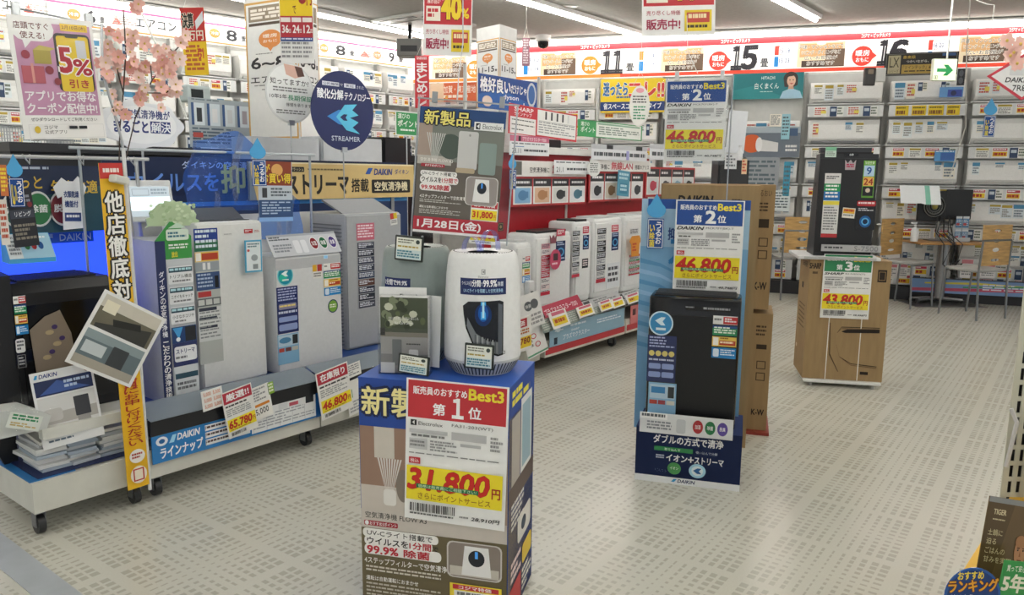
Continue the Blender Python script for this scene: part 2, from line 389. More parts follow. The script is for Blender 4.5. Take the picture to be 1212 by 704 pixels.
for yy in (.85, -1.55, -4):
    batten(-3, 8, yy, 'ceiling tube light out of view, row %s' % {.85: 'over the near right aisle', -1.55: 'behind the camera', -4: 'farthest behind the camera'}[yy], 4)
batten(-7, 0.6, yA, 'ceiling tube light continuing the nearest row out of view to the left', 4)
batten(-7, 0.6, yB, 'ceiling tube light continuing the middle row out of view to the left', 4)
# ceiling fittings
q = P(643, 42, CEIL); t = thing('dome_camera', 'small dark dome security camera on the ceiling left of the 11 sign', 'camera', (q.x, q.y, CEIL))
MB('e9e9e7').lathe([(.001, 0), (.105, 0), (.1, -.07), (.085, -.08), (.001, -.08)], n=24).build('base', 'plastic', t, smooth=True)
MB('18181a').lathe([(.083, -.08), (.078, -.12), (.055, -.155), (.02, -.168), (.001, -.17)], n=24).build('dome', 'gloss', t, smooth=True)
q = P(498, 26, CEIL); t = thing('ceiling_vent', 'four way ceiling air vent with raised white panel behind the 40 percent poster', 'vent', (q.x, q.y, CEIL))
MB('b9b8b4').rbox(-.48, .48, -.48, .48, -.035, 0, .012).build('panel', 'paint', t)
for i, (a, b, c, d_) in enumerate(((-.36, .36, -.43, -.36), (-.36, .36, .36, .43), (-.43, -.36, -.3, .3), (.36, .43, -.3, .3))):
    MB('55544f').box(a, b, c, d_, -.04, -.034).build('louver', 'plastic', t)
MB('8c8b87').box(-.26, .26, -.26, .26, -.042, -.034).build('intake_grille', 'plastic', t)
for px, py, lb in ((675, 7, 'round white ceiling speaker near the hanging price sheet'), (332, 2.5, 'round white ceiling speaker above the tall pillar')):
    q = P(px, py, CEIL); tag(MB('bdbcb8').lathe([(.001, -.012), (.07, -.012), (.085, -.004), (.09, 0)], n=20).build('ceiling_speaker', 'paint', None, (q.x, q.y, CEIL)), lb, 'speaker')

# ================================================================ WALL RACKS WITH AIR CONDITIONERS
def ac_mesh(w, h, d, i):
    """curved front profile of a split unit in (y,z)"""
    prof = [(0, 0), (-d * .62, 0), (-d * .9, h * .12), (-d, h * .3), (-d * .98, h * .8), (-d * .86, h), (0, h)]
    return MB('e6e6e3').prism([(a, b) for a, b in prof], -w / 2, w / 2, 'x')
ROWW = ['top', 'second', 'third', 'fourth', 'fifth', 'lowest']
YEL, RED, NAV, GRN = 'f2d21e', 'c8323c', '24407e', '3d9a63'
def small_sheet(par, x, y, z, w, h, bg, draw, name='sticker', m='paper', rz=0, t=.001):
    s = Sheet(w, h, bg, t); draw(s); o = s.build(name, m, par, (x, y, z)); o.rotation_euler = (0, 0, rz); return o
def card_draw(kind):
    def f(s):
        if kind == 0: s.r(.05, .05, .95, .3, 'c23b52'); s.g(.1, .1, .9, .25, 1, 'ffffff'); s.r(.05, .38, .95, .85, 'f0c92a'); s.g(.1, .48, .9, .78, 1, 'b33020', .9, 4)
        elif kind == 1: s.r(0, 0, 1, 1, 'e8c81e'); s.g(.08, .15, .92, .4, 1, '7a6a18'); s.g(.08, .5, .9, .9, 1, '8b5a1a', .9, 4)
        elif kind == 2: s.r(.05, .05, .95, .25, 'b79f3a'); s.g(.1, .35, .9, .95, 4, '8a8a86')
        elif kind == 3: s.g(.08, .1, .92, .9, 4, 'c04a3a'); s.r(.55, .4, .95, .7, 'eedd66')
        elif kind == 4: s.r(0, 0, 1, .3, '4b8fb8'); s.g(.08, .4, .9, .95, 3, '6a7a88')
        elif kind == 5: s.r(0, .0, .5, 1, '2f4668'); s.g(.55, .1, .95, .9, 3, '5a6a5a'); s.r(.08, .2, .42, .5, 'c8d2dc')
    return f
CARDCAT = ['red-and-yellow card', 'yellow card', 'ochre-headed card', 'red-lettered card', 'blue-headed card', 'navy-and-white card']
def rack(o_, rz, u0, u1, desc, zs, top, short, rail_cols=(0, 2, 0, 5), grp='', base=True, stik=True, special=None):
    """gondola with rails; every unit and card on it is a thing"""
    a = radians(rz); wx = lambda u, off=0: o_ + Vector((cos(a), sin(a), 0)) * u + Vector((sin(a), -cos(a), 0)) * off
    c = wx((u0 + u1) / 2, -.05); w = u1 - u0
    t = thing('display_rack', f'tall white display rack {desc}', 'rack', (c.x, c.y, 0), rz)
    MB('cfcfcb').box(-w / 2 + .01, w / 2 - .01, -.03, -.01, .1, top).build('back_panel', 'paint', t)
    for sx in (-1, 1): MB('d9d9d5').box(sx * w / 2 - .018, sx * w / 2 + .018, -.11, -.03, 0, top + .05).build('upright', 'paint', t)
    if base: MB('222226').box(-w / 2, w / 2, -.42, -.03, 0, .16).build('plinth', 'plastic', t)
    for i, (zt, zb) in enumerate(zs):
        if special and i in special and special[i] == 'skip': continue
        if base or i < len(zs) - 1:
            MB('d6d7d6').box(-w / 2 + .02, w / 2 - .02, -.3, -.06, zb - .045, zb - .03).build('shelf', 'paint', t)
        hh = zt - zb; wu = min(w - .1, .84)
        u = thing('air_conditioner', f'{ROWW[i]} wall air conditioner {desc}', 'air conditioner', wx((u0 + u1) / 2, .02) + Vector((0, 0, zb - .03)), rz, grp or None)
        ac_mesh(wu, hh, .2, i).build('body', 'plastic', u, smooth=True)
        MB('b5b5b2' if R() < .6 else '77787a').box(-wu / 2 + .04, wu / 2 - .04, -.2, -.15, hh * .06, hh * .16).build('louver', 'plastic', u)
        flap = MB('f2f2f0').box(-wu / 2 + .01, wu / 2 - .01, -.206, -.19, hh * .24, hh * .8).build('front_flap', 'plastic', u)
        n = random.choice((3, 4, 4, 5)); xs = sorted(random.sample([-.33, -.2, -.07, .06, .19, .32], n))
        if stik:
            for x in xs:
                k = random.choice((2, 2, 3, 4, 5, 4)); sw, sh_ = U(.07, .125), U(.06, .19)
                small_sheet(flap, x * wu / .84, -.209, hh * .9 - sh_, sw, sh_, random.choice(('f2f2ee', 'eaf2f4', 'f3efe2', 'dfe8ee')), card_draw(k))
        # rail with price cards under the unit
        r_ = thing('price_rail', f'price rail under {ROWW[i]} unit {desc}', 'rail', wx((u0 + u1) / 2, .0) + Vector((0, 0, zb - .19)), rz)
        MB('e0e2e2').box(-w / 2 + .03, w / 2 - .03, -.27, -.262, 0, .13).build('strip', 'plastic', r_)
        nn = 4; ks = [rail_cols[(j + i) % len(rail_cols)] for j in range(nn)]
        if special and i in special: ks = special[i]
        for j in range(nn):
            x = -w / 2 + .08 + (w - .16) * (j + .5) / nn; k = ks[j]; cw = (w - .2) / nn * U(.75, .98); ch = .115
            s = Sheet(cw, ch, 'f0f0ec', .002); card_draw(k)(s)
            q = wx((u0 + u1) / 2 + x, .275) + Vector((0, 0, zb - .185))
            o = s.build('price_card', 'paper', None, q, (0, 0, a))
            tag(o, f'{CARDCAT[k]}, {["first", "second", "third", "last"][j]} on {ROWW[i]} rail {desc}', 'price card', 'cards on the wall rack rails')
    return t
edges = [upx(px, 200, CN, RZ2, .2)[0] for px in (514, 575, 638, 706, 780, 862, 948, 1042, 1139)]; edges.append(edges[-1] + (edges[-1] - edges[-2]))
zr = [(upx(1090, y0, CN, RZ2, .2)[1], upx(1090, y1, CN, RZ2, .2)[1]) for y0, y1 in ((92, 118), (138, 168), (186, 216), (234, 263), (281, 307))]
zr.append((.62, .36))
desc2 = ['beside the red vertical banner', 'behind the farther pillar', 'left of the 11 sign', 'under the 11 sign', 'behind the top price poster', 'under the teal poster',
         'right of the teal poster', 'under the black poster', 'at the right edge']
for i in range(9):
    sp = {0: [1, 1, 1, 1], 1: [0, 2, 0, 5]} if i == 7 else ({0: [3, 5, 3, 5]} if i == 6 else None)
    if i == 5: sp = {0: 'skip'}
    rack(CN, RZ2, edges[i], edges[i + 1], desc2[i], zr if i > 4 else zr[:4], 2.7, '', special=sp, grp='air conditioners on the right wall racks')
e1 = [upx(px, 120, CN, RZ1, .2)[0] for px in (-110, -20, 62, 140, 212, 280, 345, 405, 455, 492)]
desc1 = ['at the far left edge', 'behind the pink poster', 'behind the blossom branches', 'left of the red-yellow sheet', 'left of the tall pillar',
         'behind the tall pillar', 'behind the white round sign', 'behind the navy round sign', 'at the left wall end']
z1 = [(2.84, 2.56), (2.34, 2.07), (1.88, 1.62)]
for i in range(9):
    rack(CN, RZ1, e1[i], e1[i + 1], desc1[i], z1, 2.9, '', base=False, grp='air conditioners on the left wall racks', rail_cols=(3, 2, 0, 5))
n2_ = Vector((sin(radians(RZ2)), -cos(radians(RZ2)), 0)); ON2 = lambda off: CN + n2_ * off      # planes in front of the right wall

# ================================================================ SHARED PRINT DESIGNS
def rank_poster(head, num, brand, model, price, lst, logo=False):
    def f(s):
        s.r(.02, .01, .98, .27, head)
        s.t('販売員のおすすめ', .07, .05, .6, .105, 'ffffff', .03); s.t('Best3', .62, .035, .95, .11, 'f5e23a', .05)
        s.t('第', .27, .16, .39, .24, 'ffffff', .04); s.t(num, .45 if num != '１' else .465, .115, .59 if num != '１' else .565, .245, 'ffffff', .06); s.t('位', .62, .16, .74, .24, 'ffffff', .04)
        if logo: s.r(.05, .285, .11, .325, '222222'); s.p([(.09, .29), (.065, .305), (.09, .32)], 'f4f4f2'); s.t(brand, .13, .295, .37, .32, '222222', 0)
        else: s.t(brand, .04, .285, .42, .32, '1e1e24', .05, sh=.25)
        s.t(model, .46, .288, .86, .315, '555555', 0)
        s.r(.04, .35, .42, .375, 'c4c4c4'); s.r(.46, .345, .8, .4, 'bcbcbc'); s.g(.06, .385, .4, .41, 1, '777777'); s.r(.04, .415, .22, .49, 'cccccc'); s.r(.55, .42, .75, .44, 'b8b8b8')
        s.g(.25, .42, .52, .5, 4, '9a9a9a'); s.g(.05, .43, .2, .48, 2, '888888'); s.g(.84, .35, .96, .46, 4, '9a9a9a'); s.g(.04, .515, .95, .53, 1, '888888', .5, 9)
        s.r(.04, .55, .155, .595, RED); s.t('税込', .055, .56, .14, .587, 'ffffff', .01)
        s.r(.02, .61, .97, .855, 'f3e02c')
        s.t(price, .05, .63, .84, .775, 'd0261c', .045, o='5a1010', ow=.012, sh=.15); s.t('円', .87, .71, .95, .78, 'b02a20', .04)
        s.r(.12, .735, .74, .765, '1f7a4a'); s.t('価格は販売員にご相談下さい!', .14, .738, .72, .762, 'd8f0c8', .01)
        s.t('さらにポイントサービス', .14, .795, .86, .84, 'a07018', .01)
        s.bar(.06, .875, .52, .935); s.g(.06, .945, .5, .96, 1, '666666', .8, 14); s.t(lst, .68, .925, .95, .955, '1e1e1e', .04, sh=.15); s.g(.56, .93, .65, .95, 1, '888888')
    return f
def tag_price(headc, head, price, extra=True):
    def f(s):
        s.r(.03, .02, .97, .26, headc); s.t(head, .12, .06, .88, .21, 'ffffff', .05)
        s.g(.06, .3, .94, .36, 1, '444444'); s.g(.06, .38, .9, .55, 4, 'a8a8a8')
        s.r(.04, .6, .97, .86, 'f3e02c'); s.t(price, .08, .64, .84, .8, 'c8261c', .045, o='4a1010', ow=.012, sh=.12); s.t('円', .87, .7, .95, .79, 'b02a20', .03)
        s.g(.1, .82, .8, .85, 1, '9a8020'); s.bar(.1, .89, .6, .96, n=16)
    return f
def pop_note(s):
    s.r(0, 0, 1, 1, '2c332e'); s.r(.09, .1, .91, .9, 'eef0e4'); s.r(.09, .62, .91, .9, 'cfe0e2')
    s.g(.16, .2, .7, .4, 2, '6a6a58', .5); s.g(.16, .46, .84, .56, 1, 'b8a04a'); s.g(.15, .62, .86, .86, 3, '3a7d90', .6, 8); s.e(.8, .25, .07, .08, '3d4a44')
def stickers_col(s, base='2f3a66', n=9, cols=None):
    cols = cols or ['2f3a66', '26305c', 'd8dce4', '3a4a80', 'ececea']
    for i in range(n):
        a, b = i / n + .006, (i + 1) / n - .004; c = cols[i % len(cols)]; s.r(.04, a, .96, b, c)
        dk = sum(lin(c)) < 1; s.g(.1, a + (b - a) * .15, .9, b - (b - a) * .15, 3, 'dfe3ee' if dk else '55566a', .55, 5)
def energy_stack(s):
    """the little pile of coloured badges used on the purifiers"""
    s.r(0, 0, 1, .2, 'eeeeec'); s.r(.42, .02, 1, .19, 'c23a3c'); s.g(.48, .05, .95, .16, 2, 'ffffff'); s.g(.05, .06, .35, .14, 1, '777777')
    s.r(0, .23, 1, .46, '2f8a5a'); s.r(0, .23, 1, .29, '2c4f86'); s.g(.06, .26, .94, .43, 3, 'e6f2e6', .6)
    s.r(0, .49, 1, .72, 'e9c55a'); s.r(.04, .51, .26, .7, 'f6f3ea'); s.r(.3, .58, .96, .69, 'b8452c'); s.g(.33, .6, .93, .67, 1, 'ffe9c8'); s.g(.33, .51, .93, .56, 1, '8a5a20')
    s.r(0, .75, 1, 1, '2c83c4'); s.rr(.06, .78, .3, .97, 'dbeaf6'); s.g(.36, .79, .95, .95, 3, 'dff0fb', .5)
def wrap_sheet(s, Rf, cx, cy, name, parent, m='gloss', step=.008, th0=0):
    """bend a sheet round an upright axis; Rf(z) gives the radius at height z"""
    me = bpy.data.meshes.new(name); me.from_pydata(s.v, [], s.f); ca = me.color_attributes.new('Col', 'FLOAT_COLOR', 'CORNER'); buf = []
    for f, c in zip(s.f, s.c): buf += (c[0], c[1], c[2], 1.0) * len(f)
    ca.data.foreach_set('color', buf); bm = bmesh.new(); bm.from_mesh(me)
    x = -s.w / 2 + step
    while x < s.w / 2:
        bmesh.ops.bisect_plane(bm, geom=bm.verts[:] + bm.edges[:] + bm.faces[:], plane_co=(x, 0, 0), plane_no=(1, 0, 0)); x += step
    for v in bm.verts:
        r = Rf(v.co.z) + .0008 - v.co.y; th = v.co.x / r + th0; v.co = Vector((cx + r * sin(th), cy - r * cos(th), v.co.z))
    bm.to_mesh(me); bm.free(); me.materials.append(mat(m)); o = bpy.data.objects.new(name, me); LINK(o); o.parent = parent; return o

# ================================================================ CENTRE STAND: PRINTED CARTON WITH TWO ROUND PURIFIERS
BH = .80; KS = (CAMZ - BH) / .72; FL, FR = P(424, 446, BH), P(603, 460, BH); BW = (FR - FL).length; BRZ = math.degrees(atan2(FR.y - FL.y, FR.x - FL.x)); BD = .36
bc = (FL + FR) / 2; ar = radians(BRZ); bk = Vector((-sin(ar), cos(ar), 0)); bt = Vector((cos(ar), sin(ar), 0)); bc.z = 0
box1 = thing('display_carton', 'blue topped printed display carton in the foreground carrying two round purifiers', 'carton', bc, BRZ)
MB('2450a8').box(-BW / 2, BW / 2, 0, BD, 0, BH).build('body', 'card', box1)
MB('2a5ab4').box(-BW / 2 - .001, BW / 2 + .001, -.001, BD, BH - .004, BH + .001).build('lid', 'paper', box1)
s = Sheet(BW - .004, BH, '5c5145', .0015); s.y0 = -.0008
s.r(0, 0, 1, .2, '21489c'); s.r(0, .2, 1, .56, 'b5a190'); s.r(0, .2, .32, .45, '9a7c6a'); s.r(.0, .45, .34, .56, 'cdc4ba'); s.r(.1, .2, .24, .33, 'cfc8bd')
for i in range(9): a = .2 + (i - 4) * .006; s.p([(a, .47), (a + .003, .47), (a + .012 + (i - 4) * .014, .33), (a + (i - 4) * .014, .33)], 'ded8d2')
s.rr(.16, .46, .25, .53, 'e6e3dd'); s.e(.3, .44, .05, .07, '857a6f')
s.t('新製品', .02, .035, .62, .15, 'f2e6a0', .03, o='14234f', ow=.09)
s.r(0, .555, 1, .636, 'cdc5bc'); s.t('空気清浄機 FLOW A3', .03, .565, .46, .592, '242220', .01); s.rr(.02, .603, .26, .625, 'a82c38'); s.t('おすすめ3ポイント', .06, .606, .25, .622, 'ffffff', .01); s.e(.04, .614, .014, .01, 'ffffff')
s.r(0, .635, 1, 1, '6b6044')
for a, b, c, d in ((.01, .637, .54, .675), (.02, .67, .5, .71), (.02, .705, .56, .75)): s.rr(a, b, c, d, 'f4f2ee', .4)
s.t('UV-Cライト搭載で', .04, .643, .5, .668, '2a2622', .015); s.t('ウイルスを', .04, .676, .33, .705, '2a2622', .035); s.t('1分間', .34, .676, .49, .706, 'c22c3a', .04); s.t('で', .5, .684, .54, .704, '2a2622', .02)
s.t('99.9%', .04, .712, .26, .745, 'c22c3a', .05); s.t('除菌', .3, .712, .48, .745, 'c22c3a', .05)
s.t('4ステップフィルターで空気清浄', .02, .762, .6, .79, 'f4f2ee', .02); s.g(.03, .8, .56, .83, 2, 'd8d2c4', .5, 14)
s.t('運転は自動運転におまかせ', .03, .845, .4, .865, 'f4f2ee', .02); s.g(.03, .875, .56, .99, 7, 'c8c2b4', .45, 14)
s.rr(.6, .645, .97, .8, 'cfcac4', .15); s.rr(.61, .65, .96, .795, '8b8078', .15); s.r(.62, .75, .95, .79, 'c9c3b8'); s.p([(.72, .66), (.88, .66), (.9, .785), (.7, .785)], 'ecebea'); s.e(.8, .71, .055, .035, '20252d'); s.r(.79, .68, .81, .71, '4aa6ff')
s.r(.62, .825, .97, 1, 'f0d83a'); s.r(.64, .83, .95, .85, 'c8323c'); s.t('コジマ特価', .68, .832, .9, .848, 'ffffff', .03); s.r(.65, .855, .94, .99, 'f6f4ee'); s.g(.67, .86, .92, .98, 5, '777777')
s.build('printed_front', 'paper', box1)
s = Sheet(BD - .004, BH, '8a7f76', .0015); s.r(0, 0, 1, .13, '21489c'); s.g(.1, .03, .8, .1, 2, 'f2e64a', .7, 3); s.r(.1, .14, .42, .45, 'b9b2aa'); s.r(.45, .1, .9, .42, 'e9e9e7'); s.r(.5, .13, .85, .4, '9db9c6')
s.r(0, .42, 1, .5, '5c4a42'); s.g(.1, .5, .6, .62, 5, 'e9e9e9'); s.rr(.35, .6, .9, .72, 'dcd9d4'); s.e(.6, .66, .1, .03, '24364c'); s.rr(.55, .76, .95, .85, 'e8c93a'); s.r(.05, .86, .5, .99, 'c23a3c'); s.g(.1, .75, .5, .85, 3, 'f4dfe0'); s.g(.55, .87, .95, .98, 4, 'f0f0ea')
o = s.build('printed_side', 'paper', box1, (BW / 2, BD / 2, 0), (0, 0, pi / 2))
o = sheet('price_poster', 'red headed rank 1 price poster showing 31,800 yen on the foreground carton', 'price poster', (480, 453, 600, 620), FL.lerp(FR, .5) - bk * .007 + Vector((0, 0, -.23)), BRZ, 'f3f3f1',
          rank_poster('c8343c', '１', 'Electrolux', 'FA31-203(WT)', '31.800', '28,910円', True), ry=1.2, rx=-1)

def round_purifier(lab, c, H, body, wht, show=True):
    t = thing('air_purifier', lab, 'air purifier', c, FACE + 3); t.scale = (KS, KS, KS)
    prof = [(.108, .0), (.112, .004), (.128, .03), (.141, .055), (.141, .075)]
    prof2 = [(.1415, .06), (.1415, .12), (.139, .25), (.133, .36), (.126, H - .02), (.122, H - .008), (.114, H), (.1, H + .001), (.082, H - .001)]
    MB('d2d3d0' if wht else '7d8a86').lathe(prof, n=48).build('base_shell', 'plastic', t, smooth=True)
    m = MB('33373a')
    for k in range(60):
        a = 2 * pi * k / 60; b = .035; t0, t1 = a - .02, a + .02
        vs = []
        for th, r, z in ((t0, .1135, .006), (t1, .1135, .006), (t1, .1285, .03), (t0, .1285, .03), (t1, .1405, .05), (t0, .1405, .05)): vs.append((r * 1.004 * cos(th), r * 1.004 * sin(th), z))
        m.add(vs, [(0, 1, 2, 3), (3, 2, 4, 5)])
    m.build('intake_slots', 'plastic', t)
    MB(body).lathe(prof2, n=48).build('shell', 'plastic', t, smooth=True)
    MB('22262a').lathe([(.083, H - .003), (.06, H - .02), (.001, H - .022)], n=32).build('top_outlet', 'plastic', t, smooth=True)
    m = MB('33373b')
    for k in range(7): r = .018 + k * .009; m.lathe([(r, H - .012), (r + .003, H - .012), (r + .003, H - .02), (r, H - .02)], n=32)
    m.build('outlet_ring', 'plastic', t)
    MB(body).lathe([(.056, H - .004), (.084, H + .0), (.084, H - .004)], n=32).build('top_ring', 'plastic', t)
    m = MB('3c4144')
    for k in range(56): a = 2 * pi * k / 56; m.box(.106 * cos(a) - .0022, .106 * cos(a) + .0022, .106 * sin(a) - .0022, .106 * sin(a) + .0022, H, H + .0015)
    tag(m.build('vent_holes', 'plastic', t))
    return t
def RF(z): # matches the shell profile
    return .1415 - max(0, z - .12) * .0192 if z < .25 else (.139 - (z - .25) * .0545 if z < .36 else .133 - (z - .36) * .07)
c2 = P(571, 447, BH); c2 = c2 + (Vector((c2.x, c2.y, 0)).normalized()) * .125 * KS; HW = D(571, 297, (c2 - CAM).dot(fh)).z - BH; HT = HW / KS
pur = round_purifier('white round tapered air purifier with dark window picture, on the foreground carton', (c2.x, c2.y, BH + .001), HT, 'e9eaea', True)
s = Sheet(.172, .058, '1d2a5c', .0008); s.rr(0, 0, 1, 1, '1f2c60', .2); s.t('ウイルスを', .04, .2, .22, .42, 'dfe6f4', .01); s.t('1分間', .24, .1, .44, .5, 'f3f4f8', .03); s.t('で', .45, .25, .49, .45, 'dfe6f4', .01); s.t('99.9%', .5, .1, .78, .5, 'f3f4f8', .04); s.t('除菌', .8, .2, .93, .48, 'dfe6f4', .02); s.t('UV-Cライトを搭載した空気清浄機', .08, .62, .92, .86, 'a6cdf0', .015)
for v in range(len(s.v)): x, y, z = s.v[v]; s.v[v] = (x, y, z + HT - .142)
wrap_sheet(s, RF, 0, 0, 'slogan_sticker', pur)
s = Sheet(.15, .2, 'e9eaea', 0)
pl = [(0, .1), (.14, .02), (.9, 0), (1, .03), (1, .98), (.86, 1), (.55, .92), (.25, .78), (.08, .5), (.02, .25)]; s.p(pl, '191d24')
s.p([(.05, .14), (.86, .05), (.86, .7), (.6, .68), (.3, .55), (.1, .3)], '0d1420'); s.p([(.86, .05), (.97, .08), (.97, .95), (.86, .97)], '5d636b')
s.p([(.12, .3), (.33, .58), (.62, .72), (.86, .74), (.86, .96), (.55, .9), (.27, .75), (.1, .45)], '777c80')
for i in range(9): a = .3 + i * .06; s.p([(a, .6 + i * .014), (a + .02, .6 + i * .014), (a + .02, .78 + i * .02), (a, .78 + i * .02)], 'b5b8b9' if i % 2 else '4a4e52')
s.e(.5, .25, .2, .2, '0b2f66'); s.e(.5, .22, .12, .15, '0f57ae'); s.r(.44, .02, .56, .33, '3fb0f2'); s.r(.475, .02, .525, .3, 'b9ecff')
for v in range(len(s.v)): x, y, z = s.v[v]; s.v[v] = (x, y, z + HT - .362)
o = wrap_sheet(s, RF, 0, 0, 'window_picture', pur); o['label'] = 'dark window picture with blue light'
s = Sheet(.045, .03, 'e9eaea', 0); s.r(.35, .0, .65, .6, '8a8d8e'); s.r(.4, .06, .6, .54, 'e9eaea'); s.p([(.58, .1), (.42, .3), (.58, .5)], '8a8d8e'); s.t('Electrolux', .1, .75, .9, 1, '8a8d8e', 0)
for v in range(len(s.v)): x, y, z = s.v[v]; s.v[v] = (x, y, z + HT - .082)
wrap_sheet(s, RF, 0, 0, 'emblem', pur)
s = Sheet(.02, .012, 'e9eaea', 0); s.t('A3', 0, 0, 1, 1, '55585a', .02)
for v in range(len(s.v)): x, y, z = s.v[v]; s.v[v] = (x, y, z + .085)
wrap_sheet(s, RF, 0, 0, 'emblem', pur, th0=.52)
HZ = BH + HW; c3 = P(493, 291, HZ)
pg = round_purifier('grey green round tapered air purifier behind the brochure holder, on the foreground carton', (c3.x, c3.y, BH + .001), HT, '8e9a97', False)
s = Sheet(.12, .055, '1d2a5c', .0008); s.rr(0, 0, 1, 1, '1f2c60', .2); s.t('1分間で99.9%', .05, .12, .9, .5, 'f3f4f8', .04); s.t('UV-Cライト搭載', .08, .62, .85, .86, 'a6cdf0', .015)
for v in range(len(s.v)): x, y, z = s.v[v]; s.v[v] = (x, y, z + HT - .165)
wrap_sheet(s, RF, 0, 0, 'slogan_sticker', pg, th0=-.55)
s = Sheet(.09, .08, '191d24', 0); s.p([(0, .2), (.2, 0), (1, 0), (1, 1), (.3, 1), (0, .6)], '191d24'); s.e(.4, .2, .2, .18, '0f57ae'); s.r(.33, 0, .47, .4, '3fb0f2')
for v in range(len(s.v)): x, y, z = s.v[v]; s.v[v] = (x, y, z + HT - .265)
wrap_sheet(s, RF, 0, 0, 'window_picture', pg, th0=-.6)
# little black framed hand written cards
def popcard(b, at, rz, lab, ry=0):
    c, w, h = fit(b, at, rz); t = thing('handwritten_card', lab, 'card', c, rz, None)
    MB('262d29').rbox(-w / 2, w / 2, 0, .006, 0, h, .003).build('frame', 'plastic', t)
    s = Sheet(w * .86, h * .84, 'eef0e4', .0015); s.g(.06, .08, .7, .3, 2, '6a6a58', .5); s.g(.06, .38, .9, .5, 1, 'b8a04a'); s.r(0, .56, 1, 1, 'd2e2e2'); s.g(.05, .6, .95, .96, 3, '3a7d90', .6, 8); s.e(.86, .16, .08, .1, '3d4a44')
    s.build('note', 'paper', t, (0, -.002, h * .08)); t.rotation_euler.y = radians(ry); return t
dp = (c2 - CAM).dot(fh)
popcard((549, 407, 584, 437), ('d', dp - .142), BRZ, 'black framed handwritten card leaning on the white round purifier', 2)
popcard((466, 279, 500, 309), ('d', (c3 - CAM).dot(fh) - .138), BRZ, 'black framed handwritten card on top of the grey green purifier', 4)
popcard((470, 420, 507, 443), FL + bk * .015 + bt * .15, BRZ, 'black framed handwritten card at the foot of the brochure holder', 5)
# brochure holder
hc, hw, hh = fit((447, 352, 508, 444), FL + bk * .06 + bt * .1, BRZ + 8); hc.z = BH + .001
hd = thing('brochure_holder', 'clear acrylic holder of living room brochures on the foreground carton', 'holder', hc, BRZ + 8)
MB('ffffff').box(-hw / 2, hw / 2, 0, .002, 0, hh * .6).box(-hw / 2, -hw / 2 + .003, 0, .05, 0, hh).box(hw / 2 - .003, hw / 2, 0, .05, 0, hh).box(-hw / 2, hw / 2, .047, .05, 0, hh).box(-hw / 2, hw / 2, 0, .05, 0, .003).build('case', 'clear', hd)
def broch(s):
    s.r(0, 0, 1, .46, '4a5240'); s.r(0, .46, 1, .52, '8a8478'); s.r(0, .52, 1, 1, 'a9a6a4'); s.r(0, .75, 1, 1, '8c8a8a')
    for i in range(26): s.e(U(.03, .97), U(.03, .38), U(.04, .1), U(.03, .06), random.choice(('5f6a4a', '3a4232', '7d866a', 'c9cdb8')), 8)
    s.r(.0, .4, .1, .5, '30302c'); s.t('きれいな空気と、心地よい暮らしを。', .18, .25, .82, .29, 'f2f2ee', 0); s.t('Air Care Series', .3, .31, .7, .35, 'f2f2ee', 0)
    s.rr(.25, .55, .45, .9, '777a7c', .1); s.rr(.6, .68, .8, .82, 'e6e6e6', .15); s.g(.55, .6, .85, .63, 1, '4a4a4a'); s.r(0, .86, .3, 1, 'dedddb')
for i in range(3):
    s = Sheet(hw * .92, hh * .97, 'f2f2f0', .004); 
    if i == 0: broch(s)
    o = s.build('brochure', 'gloss', None, hc + bk * (.008 + .007 * i) + Vector((0, 0, .004 + .002 * i)), (0, 0, radians(BRZ + 8)))
    tag(o, ['living room air care brochure, front one in the acrylic holder', 'white edged brochure, second in the acrylic holder', 'white edged brochure, rearmost in the acrylic holder'][i], 'brochure', 'brochures in the acrylic holder')
sheet('logo_card', 'white card with grey square emblem, standing behind the brochures', 'card', (449, 340, 505, 395), hc + bk * .052, BRZ + 8, 'f1f1ef', lambda s: (s.r(.22, .18, .38, .42, '8a8c8a'), s.p([(.35, .22), (.27, .3), (.35, .38)], 'f1f1ef'), s.t('Electrolux', .44, .14, .92, .28, '6a6c6a', .01), s.g(.44, .32, .9, .42, 1, '999999')))
sheet('white_card', 'blank white card behind the brochure holder, right side', 'card', (503, 350, 521, 434), hc + bk * .075 + bt * .08, BRZ - 5, 'e6e8e8', None, ry=2)
